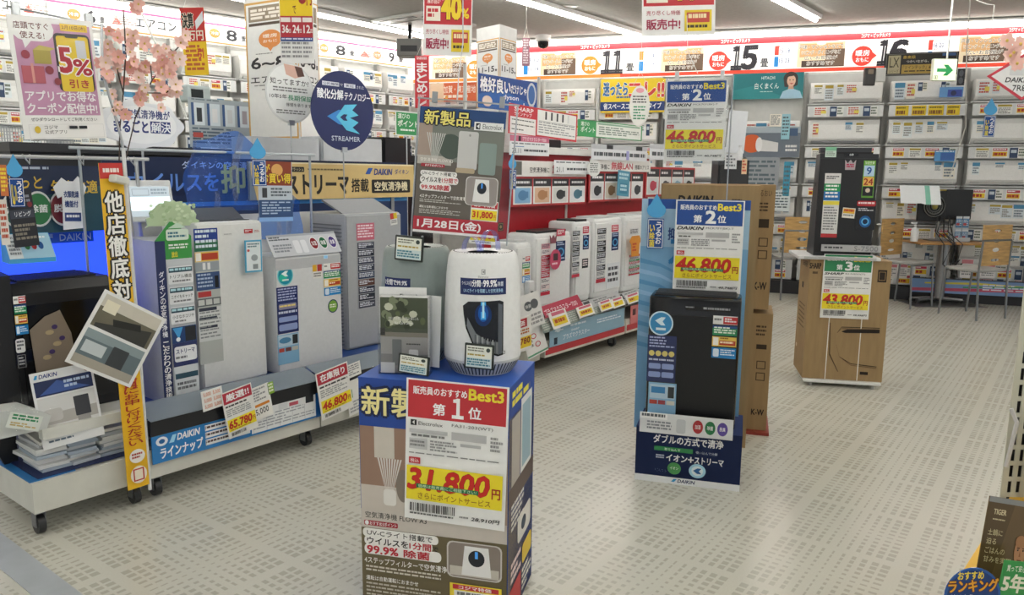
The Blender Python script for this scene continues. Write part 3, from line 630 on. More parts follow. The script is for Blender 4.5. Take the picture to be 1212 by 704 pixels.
# poster in clear holder above the purifiers
def newposter(s):
    s.r(0, 0, 1, 1, '6a635a'); s.r(0, 0, 1, .13, '2a4a7c'); s.r(0, .13, 1, .42, '7c8078'); s.r(0, .13, .16, .42, 'a8968a'); s.r(0, .38, .4, .45, 'bdb8b0'); s.e(.38, .3, .14, .1, '4e5a50')
    for i in range(9): a = .2 + (i - 4) * .006; s.p([(a, .42), (a + .003, .42), (a + .012 + (i - 4) * .02, .2), (a + (i - 4) * .02, .2)], 'cfcfca')
    s.rr(.47, .17, .7, .47, 'c9c9c7', .1); s.e(.6, .2, .012, .01, '9a9a98'); s.rr(.72, .25, .92, .5, '8b9c96', .12)
    s.rr(.46, .46, .68, .5, 'b5a488', .3); s.t('新製品', .06, .025, .59, .135, 'ece07a', .03, o='2a2a30', ow=.08)
    s.r(.64, .09, .98, .155, 'eef0f0'); s.r(.66, .1, .71, .147, '26282c'); s.p([(.7, .105), (.67, .123), (.7, .142)], 'eef0f0'); s.t('Electrolux', .74, .103, .96, .142, '55585c', 0)
    s.t('空気清浄機 FLOW A3', .04, .4, .42, .43, 'efece6', .01); s.rr(.05, .445, .33, .47, 'b03a44'); s.t('おすすめ3ポイント', .1, .449, .31, .467, 'ffffff', .01)
    for a, b, c, d in ((.05, .5, .48, .54), (.05, .54, .5, .6), (.05, .6, .42, .66)): s.rr(a, b, c, d, 'f4f2ee', .4)
    s.t('UV-Cライト搭載で', .07, .507, .46, .535, '2a2622', .015); s.t('ウイルスを', .07, .55, .3, .59, '2a2622', .03); s.t('1分間で', .31, .55, .49, .59, 'c22c3a', .03); s.t('99.9%除菌', .07, .61, .4, .652, 'c22c3a', .04)
    s.t('4ステップフィルターで空気清浄', .06, .69, .6, .72, 'f0ede6', .02); s.g(.06, .73, .55, .76, 2, 'c8c4bc', .45, 12); s.t('運転は自動運転におまかせ', .06, .78, .4, .8, 'f0ede6', .01); s.g(.06, .81, .55, .85, 3, 'c8c4bc', .45, 12)
    s.rr(.59, .52, .97, .75, 'd8d5d0', .15); s.rr(.6, .525, .96, .745, '9c9490', .15); s.p([(.7, .54), (.86, .54), (.88, .72), (.68, .72)], 'ecebea'); s.e(.78, .61, .055, .045, '20252d'); s.r(.77, .57, .79, .61, '4aa6ff')
    s.r(0, .87, 1, .98, 'b4303c'); s.t('1月28日(金)', .05, .885, .8, .968, 'f6eeee', .05); s.r(0, .98, 1, 1, 'ececea')
cp, wp, hp = fit((491, 128, 596, 279), ('d', 2.86 * KS), FACE - 3)
t = thing('poster_stand', 'clear poster holder with clips holding the tall new product poster', 'stand', cp, FACE - 3); t.rotation_euler.y = radians(4)
MB('ffffff').box(-wp / 2 - .012, wp / 2 + .012, -.004, -.002, -.012, hp + .012).build('front_sheet', 'clear', t)
m = MB('b8bcc0'); 
for x in (-wp / 2 - .014, wp / 2 + .014): m.tube([(x, .0, -.02), (x, .0, hp + .02)], .003, 6)
m.tube([(-wp / 2 - .02, 0, hp + .022), (wp / 2 + .02, 0, hp + .022)], .003, 6); m.build('frame', 'metal', t)
for x in (-.11, .11): MB('a8acaf').box(x - .008, x + .008, -.01, .01, hp + .01, hp + .045).build('clip', 'metal', t)
MB('b8bcc0').tube([(-wp / 2 + .02, .02, -.012), (-wp / 2 + .06, .03, BH - cp.z + .004)], .004, 6).build('pole', 'metal', t)
sheet('poster', 'tall brown and blue new product poster dated January 28 above the round purifiers', 'poster', (493, 129, 594, 278), ('d', 2.855 * KS), FACE - 3, '6a635a', newposter, ry=4, m='gloss')
for i, (b, pr) in enumerate((((557, 238, 589, 265), '31,800'), ((556, 263, 588, 289), '6,800'))):
    sheet('price_tag', ['small 31,800 yen price tag on the new product poster', 'small 6,800 yen price tag hanging below the new product poster'][i], 'price tag', b, ('d', 2.845 * KS), FACE - 3, 'f6f4ee',
          lambda s: (s.r(.02, .03, .98, .32, RED), s.t('コジマ特価', .12, .07, .88, .28, 'ffffff', .03), s.r(.03, .4, .97, .84, 'f1dc2e'), s.t(pr, .08, .47, .82, .78, 'c8261c', .05), s.t('円', .86, .58, .94, .76, 'c8261c', .02), s.g(.1, .88, .8, .95, 1, '888888')), ry=4)
# violet blue plastic arrows draped from the purifier's outlet
for i, (dx, hgt) in enumerate(((-.07, .05), (.055, .075))):
    m = MB('8088e0'); pts = []
    for k in range(9): a = pi * k / 8; pts.append((dx + .06 * (1 - cos(a)) / 2 * (-1 if i else 1), -.02 + .03 * cos(a), HT + .004 + hgt * sin(a)))
    for k in range(8):
        p_, q_ = Vector(pts[k]), Vector(pts[k + 1]); wv = Vector((.009, .003, 0)); m.q([p_ - wv, p_ + wv, q_ + wv, q_ - wv])
    o = m.build('ribbon_arrow', 'violetfilm', None, c2 * 1.0 + Vector((0, 0, 0)), (0, 0, radians(FACE))); o.location = (c2.x, c2.y, BH); o.scale = (KS, KS, KS); tag(o, ['violet film ribbon on the left side of the white purifier outlet', 'violet film ribbon on the right side of the white purifier outlet'][i], 'ribbon')

# ================================================================ RANK 2 STAND WITH THE BLACK PURIFIER
F2, G2 = P(751, 567, 0), P(875, 582, 0); RZ = math.degrees(atan2(G2.y - F2.y, G2.x - F2.x)); w2 = (G2 - F2).length; m2 = (F2 + G2) / 2; b2 = Vector((-sin(radians(RZ)), cos(radians(RZ)), 0)); t2 = Vector((cos(radians(RZ)), sin(radians(RZ)), 0))
_, _, h2 = fit((751, 510, 875, 575), m2 + Vector((0, 0, .1)), RZ)
t = thing('display_carton', 'dark blue display base with white Japanese lettering under the black purifier, rank 2', 'carton', m2, RZ)
MB('1b2f62').box(-w2 / 2, w2 / 2, 0, .33, 0, h2).build('body', 'card', t)
s = Sheet(w2, h2, '1c3266', .002); s.r(0, .88, 1, 1, 'eef0f2'); s.t('DAIKIN', .42, .905, .58, .965, '1c2c60', .04, sh=.2); s.p([(.355, .96), (.38, .905), (.41, .905), (.385, .96)], '3aa6dc')
s.t('ダブルの方式で清浄', .17, .12, .83, .27, 'f2f4f8', .035); s.r(.18, .33, .55, .41, '2f8a50'); s.t('取り込んで', .28, .35, .43, .395, 'e8f4e8', .01); s.t('吸い込んで分解', .58, .35, .78, .4, 'c8d2e8', .01)
s.t('イオン', .3, .46, .5, .58, 'f2f4f8', .04); s.t('+', .51, .47, .56, .57, 'f2f4f8', .04); s.t('ストリーマ', .57, .46, .84, .58, 'f2f4f8', .04); s.g(.2, .48, .28, .56, 2, 'c8d2e8')
s.e(.38, .71, .065, .11, '4e9a58'); s.t('イオン', .34, .68, .42, .73, 'f4faf0', .02); s.e(.6, .71, .08, .13, 'aee0f6'); s.e(.6, .71, .055, .09, 'e6f6fc'); s.p([(.56, .71), (.6, .66), (.64, .66), (.615, .71), (.64, .76), (.6, .76)], '2c6aa8')
for k in range(14): s.e(.2 + k * .009 + U(-.01, .01), .76 + U(-.02, .03), .004, .006, '6f86b8', 6)
s.build('printed_front', 'paper', t)
# backing board with water print
cb, wb, hb = fit((755, 236, 881, 512), m2 + b2 * .3 + Vector((0, 0, .6)), RZ)
s = Sheet(wb, hb, '7fb2d8', .006); s.r(0, 0, 1, .2, 'a9cbe2'); 
for k in range(9): v = .25 + k * .045; s.p([(0, v), (.2, v + .02), (.45, v + .075), (.45, v + .083), (.2, v + .035), (0, v + .02)], '9cc6e6' if k % 2 else '5f9bcb')
s.t('抑制', .26, .12, .42, .17, '2c4a8a', .04); s.t('ス', .28, .17, .42, .27, '2c86c4', .05); s.r(.06, .0, 1, .04, '24509a')
o = s.build('backing_board', 'paper', None, cb, (0, 0, radians(RZ))); tag(o, 'light blue backing board with water ripple print behind the black purifier', 'board')
# the purifier
cq, wq, hq = fit((766, 352, 874, 498), m2 + b2 * .05 + Vector((0, 0, .5)), RZ); zb = h2 + .002; hq = hq + (cq.z - zb)
t = thing('air_purifier', 'black tower air purifier with round blue sticker on the dark blue display base', 'air purifier', (cq.x, cq.y, zb), RZ)
MB('16171a').rbox(-wq / 2, wq / 2, 0, .2, 0, hq, .012).build('body', 'gloss', t, smooth=True)
MB('101113').rbox(-wq / 2 + .01, wq / 2 - .01, -.004, .0, .05, hq - .085, .002).build('front_panel', 'plastic', t)
MB('0c0d0f').box(-wq / 2 + .02, wq / 2 - .02, .02, .18, hq - .002, hq + .004).build('outlet', 'plastic', t)
m = MB('3a3c40')
for k in range(9): m.box(-wq / 2 + .025, wq / 2 - .025, .035 + k * .016, .04 + k * .016, hq + .004, hq + .012)
m.build('outlet_louver', 'plastic', t)
s = Sheet(.2, .02, '111214', .001); s.g(.0, .1, .3, .6, 1, '8a8c90'); s.g(.4, .1, 1, .7, 1, '9a9ca0', .8, 8); s.build('control_marks', 'gloss', t, (.06, -.004, hq - .06))
Rq = t
stick(t, (768, 368, 797, 397), -.004, '2c7ab4', lambda s: (s.e(.5, .5, .5, .5, 'cfe6f2', 28), s.e(.5, .5, .44, .44, '3c8fc4', 28), s.p([(.25, .4), (.5, .25), (.68, .25), (.56, .42), (.68, .58), (.5, .58)], 'dff3fb'), s.r(.3, .68, .7, .78, 'e6f4fa')), name='round_sticker', t=0, label='round blue sticker')
stick(t, (766, 397, 800, 452), -.004, '2c3560', lambda s: (s.g(.06, .03, .94, .28, 4, 'aab4dc', .5, 7), s.r(.06, .34, .94, .43, '23305e'), [s.e(.15 + .23 * i, .385, .1, .06, 'd8c878') for i in range(4)], s.g(.06, .5, .94, .56, 1, 'c8cfe6'), s.rr(.06, .6, .48, .72, '8fa0d0'), s.rr(.52, .6, .94, .72, '8fa0d0'), s.rr(.06, .78, .48, .9, '8fa0d0'), s.rr(.52, .78, .94, .9, '8fa0d0')), label='navy feature sticker')
stick(t, (767, 453, 800, 494), -.004, '8fbcdc', lambda s: (s.r(.05, .05, .95, .45, 'bcd6e8'), s.r(.1, .12, .6, .3, '3f86c0'), s.r(.7, .1, .92, .42, '33383c'), s.r(.05, .5, .33, .62, 'b8483c'), s.r(.36, .5, .62, .62, 'a04048'), s.r(.66, .5, .95, .62, 'd8d4ca')))
stick(t, (843, 374, 872, 424), -.004, '1a1b1e', energy_stack, label='stack of red, green, yellow and blue badges')
# sloping strip at the purifier's foot
o = sheet('shelf_strip', 'white strip with three round red, green and purple marks below the black purifier', 'strip', (757, 492, 868, 516), m2 - b2 * .012 + Vector((0, 0, .3)), RZ, 'e2e4e6',
          lambda s: (s.r(0, 0, .3, .3, 'f6f6f6'), s.g(.02, .05, .28, .25, 1, '666a70', .7, 9), s.g(.08, .4, .35, .85, 3, '8a8e96'), s.rr(.4, .2, .5, .9, 'c8ccd0'), s.e(.63, .5, .055, .33, 'a83238'), s.e(.76, .5, .055, .33, '2f7a4c'), s.e(.89, .5, .055, .33, '5c4a9a'), s.t('加湿', .6, .4, .66, .6, 'ffffff', .01), s.t('除菌', .73, .4, .79, .6, 'ffffff', .01), s.t('脱臭', .86, .4, .92, .6, 'ffffff', .01)), m='gloss')
rk2 = rank_poster('24509c', '2', 'DAIKIN', 'MCK70Y(BK)-T', '46.800', '40,748円')
sheet('price_poster', 'navy headed rank 2 price poster showing 46,800 yen directly above the black purifier', 'price poster', (798, 237, 879, 346), m2 + b2 * .26 + Vector((0, 0, 1)), RZ, 'f3f3f1', rk2)
# hang tag, drop shaped top and blue card
def droptag(b, at, rz, lab, txt='うるおい除菌', group=None):
    c, w, h = fit(b, at, rz); t = thing('hanging_tag', lab, 'tag', c, rz, group)
    pl = [(.5, 0)] + [(.5 + .42 * sin(radians(a)) * (1 if a <= 180 else 1), .3 - .14 * cos(radians(a))) for a in range(40, 330, 20)]
    s = Sheet(w, h, '4fa6dc', .002, poly=pl); s.build('drop_top', 'gloss', t)
    s = Sheet(w * .72, h * .55, '1f4a94', .003); s.fr(.04, .03, .96, .97, 'e6eef6', .04); s.t(txt[:3], .52, .1, .85, .85, 'f2f6fa', .03, vert=True); s.t(txt[3:], .15, .2, .45, .95, 'f0dc4a', .03, vert=True); s.build('card', 'gloss', t, (0, -.006, 0)); return t
droptag((763, 229, 790, 294), m2 + b2 * .24 + Vector((0, 0, 1)), RZ, 'blue drop topped hanging card at upper left of the water print board')
# clear holder with a second price poster on a tall pole
cp, wp, hp = fit((785, 94, 862, 192), m2 + b2 * .5 + Vector((0, 0, 1.6)), RZ)
t = thing('poster_stand', 'clear poster holder on a tall thin pole behind the rank 2 stand', 'stand', cp, RZ)
MB('ffffff').box(-wp / 2 - .01, wp / 2 + .012, -.005, -.003, -.01, hp + .015).build('front_sheet', 'clear', t)
MB('a8acb0').tube([(wp / 2 + .012, .004, hp + .02), (wp / 2 + .012, .004, -cp.z + .01)], .004, 6).build('pole', 'metal', t)
MB('c8ccd0').tube([(-wp / 2 - .01, .004, hp + .012), (wp / 2 + .015, .004, hp + .012)], .003, 6).build('top_bar', 'metal', t)
MB('8a8e92').lathe([(.001, .015), (.1, .012), (.11, 0), (.001, 0)], c=(wp / 2, .004, -cp.z), n=20).build('foot', 'metal', t)
for x in (-.1, .12): MB('d8dadc').box(x - .01, x + .01, -.01, .01, hp, hp + .04).build('clip', 'plastic', t)
sheet('price_poster', 'navy headed rank 2 price poster in the clear holder above the cardboard cartons', 'price poster', (787, 95, 859, 190), m2 + b2 * .505 + Vector((0, 0, 1.6)), RZ, 'f3f3f1', rk2, m='gloss')
# cartons behind
CARD = 'a1865f'
def carton(b, at, rz, dep, lab, marks, grp=None, z0=0, tape=True, side=None):
    c, w, h = fit(b, at, rz); h += c.z - z0; c.z = z0
    t = thing('cardboard_carton', lab, 'carton', c, rz, grp)
    MB(CARD).box(-w / 2, w / 2, 0, dep, 0, h).build('body', 'card', t)
    m = MB('9c7b50'); m.box(-w / 2 - .001, w / 2 + .001, dep / 2 - .002, dep / 2 + .002, h, h + .001); m.build('lid_seam', 'card', t)
    if marks:
        s = Sheet(w, h, CARD, 0); marks(s); s.build('printed_marks', 'card', t)
    if side:
        s = Sheet(dep, h, CARD, 0); side(s); s.build('printed_marks', 'card', t, (-w / 2, dep / 2, 0), (0, 0, -pi / 2))
    return t, w, h
def mk_b(s): s.t('うるおい', .75, .04, .93, .075, '4a3a28', .0); s.g(.74, .1, .94, .18, 3, '5a4834', .5, 3); s.r(.78, .22, .95, .28, '3a2e20'); s.fr(.8, .4, .93, .47, '4a3a28', .01); s.fr(.8, .5, .93, .57, '4a3a28', .01); s.fr(.8, .6, .93, .67, '4a3a28', .01); s.t('DAIKIN', .1, .05, .6, .12, '2a2420', .04, sh=.2)
cA = m2 + b2 * .62
tA, wA, hA = carton((778, 219, 891, 540), cA + Vector((0, 0, .7)), RZ, .3, 'tall brown cardboard carton directly behind the blue backing board', lambda s: (s.t('DAIKIN', .17, .04, .52, .075, '2a2420', .05, sh=.2), s.g(.72, .05, .9, .08, 2, '4a3a28')))
qB = P(901, 511, 0.01)
qB = Vector((qB.x, qB.y, 0))
zsplit = hit(903, 366, qB, RZ).z
t_, _, _ = carton((780, 368, 911, 510), qB, RZ, .32, 'brown cardboard carton at the bottom of the pile behind the rank 2 stand', lambda s: (s.g(.86, .1, .95, .2, 3, '4a3a28', .5, 3), s.r(.87, .26, .96, .3, '3a2e20'), s.fr(.88, .4, .96, .47, '4a3a28', .008), s.fr(.88, .5, .96, .57, '4a3a28', .008), s.t('K-W', .86, .82, .97, .87, '2a2420', .03)), z0=.02)
carton((780, 218, 914, 366), qB, RZ, .32, 'brown cardboard carton on top of the pile behind the rank 2 stand', lambda s: (s.t('うるおい', .84, .04, .97, .09, '4a3a28', .0), s.g(.86, .14, .95, .22, 3, '4a3a28', .5, 3), s.r(.87, .27, .96, .34, '3a2e20'), s.fr(.88, .42, .96, .49, '4a3a28', .008), s.fr(.88, .52, .96, .59, '4a3a28', .008), s.t('K-W', .86, .78, .97, .84, '2a2420', .03)), z0=zsplit)
o = MB('96382a').box(-.3, -.06, -.04, .3, 0, .018).build('red_mat', 'paint', None, (qB.x + .1 * t2.x, qB.y + .1 * t2.y, .001), (0, 0, radians(RZ))); tag(o, 'thin red board on the floor beneath the brown cartons', 'board')

# ================================================================ RANK 3 STAND, RIGHT
F3, G3 = P(954, 447, .05), P(1038, 452, .05); R3 = math.degrees(atan2(G3.y - F3.y, G3.x - F3.x)); w3 = (G3 - F3).length; m3 = (F3 + G3) / 2; m3.z = 0
b3 = Vector((-sin(radians(R3)), cos(radians(R3)), 0)); t3 = Vector((cos(radians(R3)), sin(radians(R3)), 0))
t = thing('dolly', 'low white platform on small feet under the rank 3 carton', 'dolly', m3, R3)
MB('e8e8e6').rbox(-w3 / 2 - .02, w3 / 2 + .02, -.03, .43, .028, .048, .004).build('platform', 'plastic', t)
for x in (-w3 / 2 + .03, w3 / 2 - .03):
    for y in (.0, .4): MB('9a9a98').tube([(x, y, 0), (x, y, .03)], .014, 10).build('foot', 'plastic', t)
def mk3(s):
    s.t('SHARP', -.0, .03, .14, .075, '2a2420', .04); s.r(.84, .07, .95, .17, '2a2018'); s.fr(.855, .085, .935, .155, 'a8875c', .006); s.g(.04, .1, .14, .13, 1, '4a3a28')
    import math as _m
    for off, cc in ((0, '3a2c1c'), (.012, '7a6040')):
        pts = [(.92, .87 + off), (.6, .855 + off), (.45, .8), (.4, .7), (.4, .6), (.45, .55 + off), (.92, .545 + off)]
        for a, b in zip(pts, pts[1:]): s.p([a, b, (b[0], b[1] + .006), (a[0], a[1] + .006)], cc)
    s.p([(.92, .56), (.52, .57), (.45, .59), (.5, .6), (.92, .59)], '241c14'); s.p([(.3, .52), (.31, .52), (.33, .78), (.45, .93), (.44, .93), (.32, .79)], '5a4630'); s.r(.72, .92, .82, .945, '2a2018')
ms = lambda s: (s.r(.35, .22, .5, .27, '2a2018'), s.g(.2, .4, .8, .62, 6, '6a5436', .35, 6), s.t('SHARP', .3, .03, .8, .08, '2a2420', .03), s.r(.12, .78, .24, .81, 'd8c8a8'))
t, _, h3 = carton((954, 308, 1050, 449), m3 + Vector((0, 0, .4)), R3, .4, 'brown cardboard carton on the white platform carrying the dark grey purifier', mk3, z0=.05, side=ms)
for x in (-.11, .1): MB('e9e6dc').box(x - .003, x + .003, -.0025, -.0005, 0, h3).build('strap', 'plastic', t)
z3 = .05 + h3 + .002
ct, wt, ht = fit((944, 297, 1042, 306), m3 - b3 * .0 + Vector((0, 0, z3)), R3)
t = thing('tray', 'white flat tray board on top of the rank 3 carton', 'tray', (ct.x, ct.y, z3), R3)
MB('dedfdf').rbox(-wt / 2, wt / 2, -.03, .42, 0, .022, .004).build('board', 'plastic', t); MB('b8b9ba').box(-wt / 2 + .04, wt / 2 - .03, -.034, -.03, .004, .02).build('front_strip', 'plastic', t)
cs, wsz, hs = fit((967, 182, 1036, 292), m3 + b3 * .03 + Vector((0, 0, z3 + .3)), R3); zs3 = z3 + .024; hs += cs.z - zs3
t = thing('air_purifier', 'dark grey tower air purifier with 9 and 24 sticker on the rank 3 carton', 'air purifier', (cs.x, cs.y, zs3), R3)
m = MB('25262b'); W_ = wsz / 2
m.add([(-W_, 0, 0), (W_, 0, 0), (W_, .28, 0), (-W_, .28, 0), (-W_, .0, hs), (W_, .0, hs), (W_, .2, hs), (-W_ + .01, .2, hs)], [(0, 3, 2, 1), (4, 5, 6, 7), (0, 1, 5, 4), (1, 2, 6, 5), (2, 3, 7, 6), (3, 0, 4, 7)])
m.build('body', 'plastic', t); MB('1a1b1f').rbox(-W_ + .004, W_ - .004, -.006, .002, .02, hs - .03, .003).build('front_panel', 'plastic', t)
MB('0b0b0d').box(-W_ + .03, W_ - .03, .03, .18, hs, hs + .012).build('outlet', 'plastic', t); MB('35363b').box(-W_ + .02, W_ - .02, .12, .19, hs + .01, hs + .045).build('louver_flap', 'plastic', t)
MB('111114').tube([(-W_ - .001, .1, hs * .7), (-W_ - .004, .1, hs * .7)], .012, 10).build('side_sensor', 'plastic', t)
stick(t, (1021, 190, 1035, 234), -.006, '6fae3c', lambda s: (s.t('加湿空清', .1, .02, .9, .1, 'f0f6e0', .01), s.r(.06, .13, .94, .42, 'bcd8f0'), s.t('9', .3, .18, .7, .37, '2a5aa0', .03), s.r(.06, .44, .94, .68, 'f0b85a'), s.t('24', .12, .48, .88, .65, '9a2c20', .03), s.r(.06, .7, .94, .95, '1c1a18'), s.e(.5, .8, .2, .06, 'd8c8b0')), label='green edged 9 and 24 sticker')
stick(t, (974, 205, 993, 281), -.006, 'e0e0de', lambda s: (s.g(.1, .04, .9, .1, 2, '55555a'), s.r(.0, .16, 1, .28, '2f9a5c'), s.r(0, .28, 1, .42, '2c74b8'), s.g(.1, .18, .9, .4, 4, 'f0f4f0', .5, 4), s.r(0, .43, 1, .49, 'e6d84a'), s.g(.08, .52, .92, .9, 9, '77787c', .45, 5), s.r(0, .94, 1, 1, 'c23a3c')), label='tall white and coloured feature sticker')
stick(t, (1013, 237, 1036, 272), -.006, '17181c', lambda s: (s.rr(.02, .02, .98, .2, 'b82c30'), s.g(.08, .06, .92, .16, 1, 'f6e6e6'), s.g(.1, .26, .9, .38, 2, 'c8c8cc'), s.e(.5, .72, .3, .2, '1c5c9c'), s.e(.5, .72, .2, .13, '5ab4e8'), s.e(.5, .72, .13, .085, '0c2c50')))
stick(t, (997, 246, 1012, 258), -.008, 'f0ece0', lambda s: (s.r(.05, .08, .95, .55, 'e6b83c'), s.g(.12, .15, .9, .5, 1, 'c03a2a'), s.g(.1, .65, .9, .9, 1, '8a8a8a')), ry=4)
stick(t, (1000, 189, 1013, 201), -.006, 'b8a8ac', lambda s: s.g(.15, .4, .85, .8, 2, 'c03a5c', .7, 3), poly=[(0, 0), (.25, .35), (.5, 0), (.75, .35), (1, 0), (.95, 1), (.05, 1)])
stick(t, (1000, 181.5, 1016, 184.5), -.006, '1a1b1f', lambda s: s.t('60', .35, .1, .65, .9, 'e8eef0', .01))
sheet('mini_card', 'small green and white card standing on the dark grey purifier', 'card', (977, 174, 990, 186), m3 + b3 * .02 + Vector((0, 0, 1.3)), R3, 'cfe4d6', lambda s: (s.r(0, 0, 1, .35, '7fbf9a'), s.g(.1, .45, .9, .9, 3, '8a9a90')))
sheet('leaflet_strip', 'silver leaflet strip lying at the foot of the dark grey purifier', 'leaflet', (972, 290, 1043, 298), m3 - b3 * .035 + Vector((0, 0, z3 + .03)), R3, 'b9babc', lambda s: (s.g(.05, .3, .4, .7, 1, '44464a'), s.t('S-7500', .55, .15, .95, .85, '88898c', .02)), rx=0)
sheet('price_poster', 'green headed rank 3 price poster showing 43,800 yen on the right carton', 'price poster', (973, 301, 1031, 377), m3 - b3 * .01 + Vector((0, 0, .6)), R3, 'f3f3f1',
      rank_poster('2c8a5a', '3', 'SHARP', 'KI-NS50(T)', '43.800', '38,498円'))

# ================================================================ LEFT CARTS
def cart(x0, x1, lab, cat='cart', front='d6d5cb', y0=3.25, y1=4.0, deck=.30, casters=(), base=(.1, .225), skirt=None):
    t = thing('display_cart', lab, 'cart', ((x0 + x1) / 2, y0, 0)); w = (x1 - x0) / 2
    MB(front).box(-w + .002, w - .002, 0, .02, base[0], base[1]).build('front_beam', 'paint', t)
    MB(front).box(-w + .002, -w + .02, .02, y1 - y0, base[0], base[1]).build('side_beam', 'paint', t)
    MB(front).box(w - .02, w - .002, .02, y1 - y0, base[0], base[1]).build('side_beam', 'paint', t)
    MB('c9c9c2').box(-w + .02, w - .02, .02, y1 - y0, base[1] - .02, base[1]).build('bottom_shelf', 'paint', t)
    for cx, cy in casters:
        f_ = MB('8e9194').box(cx - .02, cx - .016, cy - .02, cy + .02, .03, .1).box(cx + .016, cx + .02, cy - .02, cy + .02, .03, .1).box(cx - .02, cx + .02, cy - .02, cy + .02, .085, .1).build('caster', 'metal', t); MB('2a2b2d').tube([(cx - .014, cy, .038), (cx + .014, cy, .038)], .038, 18).build('wheel', 'plastic', f_, smooth=True)
    return t
def rel(o, x, y, z): return o.location + Vector((x, y, z))
# --- cart 1 with the black purifier
ct1 = cart(1.11, 1.575, 'white wheeled cart at far left with paper stacks and the black air purifier', casters=((-.2, .05), (.18, .04)))
MB('2c78b8').box(-.232, -.06, .02, .6, .2255, .23).build('blue_mat', 'paper', ct1)
MB('1e2c5c').box(-.2, .2, .025, .7, .2305, .234).build('mat_print', 'paper', ct1)
m = MB('c4c4be'); m.prism([(-.17, .405), (.22, .405), (.22, .43), (-.15, .43)], .06, .66, 'y'); m.build('upper_shelf', 'paint', ct1)
MB('dcdcd4').box(-.17, .225, .02, .06, .385, .43).build('shelf_lip', 'paint', ct1)
for x in (-.2, .2): MB('b9b9b3').box(x - .012, x + .012, .6, .66, .225, .41).build('bracket', 'paint', ct1)
MB('1a1b1e').prism([(-.22, .225), (-.17, .225), (-.17, .43), (-.3, .43)], .3, .32, 'y').build('divider', 'plastic', ct1)
# paper stacks on the bottom shelf
for k in range(26):
    i = k % 3; j = k // 3
    w_, d_ = .115, .2; x = -.12 + i * .12 + U(-.012, .012); y = .07 + U(-.015, .02) ; z = .236 + j * .0145
    s = MB(random.choice(('e2e3e2', 'd5d8da', 'eceae4', 'bfc6cc', 'a9b6c4'))); s.box(-w_ / 2, w_ / 2, 0, d_, 0, .004).box(-w_ / 2 + .001, w_ / 2 - .001, .001, d_, .004, .0125)
    o = s.build('brochure', 'paper', None, rel(ct1, x, y, z), (0, 0, U(-.09, .09))); tag(o, f'{["bottom", "second", "third", "fourth", "fifth", "sixth", "seventh", "eighth", "ninth"][j]} brochure up in the {["left", "middle", "right"][i]} paper stack, far left cart', 'brochure', ['left paper stack', 'middle paper stack', 'right paper stack'][i] + ' on the far left cart')
# black purifier
t = thing('air_purifier', 'large black air purifier under blue light on the far left cart', 'air purifier', (1.36, 3.44, .432))
MB('131417').prism([(0, 0), (.36, 0), (.36, .5), (.3, .56), (.04, .56), (0, .52)], -.19, .2, 'x').build('body', 'plastic', t)
MB('0e0f12').box(-.17, .18, -.006, 0, .04, .47).build('front_panel', 'gloss', t); MB('1b1c20').box(-.16, .17, -.012, -.006, .29, .294).build('panel_seam', 'gloss', t)
m = MB('1d1e22')
for k in range(10): m.box(-.15, .16, .06 + k * .022, .068 + k * .022, .56, .568)
m.build('top_louver', 'plastic', t)
MB('17181b').prism([(-.02, 0), (.2, 0), (.2, .62), (-.02, .6)], -.31, -.2, 'x').build('side_box', 'plastic', t)
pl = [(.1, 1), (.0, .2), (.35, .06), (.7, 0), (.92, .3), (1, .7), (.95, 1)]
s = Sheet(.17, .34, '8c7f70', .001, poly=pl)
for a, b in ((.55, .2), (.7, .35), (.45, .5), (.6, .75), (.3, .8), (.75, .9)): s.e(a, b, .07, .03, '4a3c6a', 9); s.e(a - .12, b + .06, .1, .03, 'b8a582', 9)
s.build('pattern_reflection', 'gloss', t, (-.06, -.014, .1))['label'] = 'mottled reflection painted on the front panel'  # reflection in the glossy front, painted as a mottled patch
stick(t, (17, 350, 32, 396), -.022, '1a1b1e', energy_stack, label='green, yellow and blue badges')
stick(t, (18, 400, 32, 436), -.022, '1c1d20', lambda s: (s.rr(.1, .02, .9, .48, 'd8d8da'), s.g(.2, .08, .8, .42, 3, '44464c'), s.fr(.15, .55, .85, .98, '8a8a8c', .05), s.g(.25, .62, .75, .92, 3, 'a8a8aa')))
# leaflet with the product picture, tilted photo card
sheet('leaflet', 'white leaflet with dark purifier picture leaning on the far left cart', 'leaflet', (42, 435, 117, 524), ('Y', 3.3), -8, 'eceded',
      lambda s: (s.t('DAIKIN', .14, .035, .42, .085, '2a3c80', .03, sh=.2), s.p([(.05, .085), (.08, .035), (.12, .035), (.1, .085)], '3aa0d8'), s.e(.9, .06, .05, .045, '8a3c44'), s.r(.04, .12, .96, .32, '1f2c58'), s.p([(.1, .3), (.4, .14), (.9, .3)], '3c5aa0'), s.g(.5, .16, .92, .28, 2, 'b8cce8', .6, 5), s.r(.04, .34, .96, .85, 'dcdcda'), s.r(.04, .55, .96, .7, 'b4b0aa'), s.rr(.1, .5, .4, .66, 'c8c6c2'), s.rr(.6, .4, .85, .66, '3c3d42', .06), s.r(.62, .66, .83, .82, '9a9894'), s.g(.1, .9, .5, .94, 1, '6a7a8a')), t=.004, ry=-4, rx=-6, m='gloss')
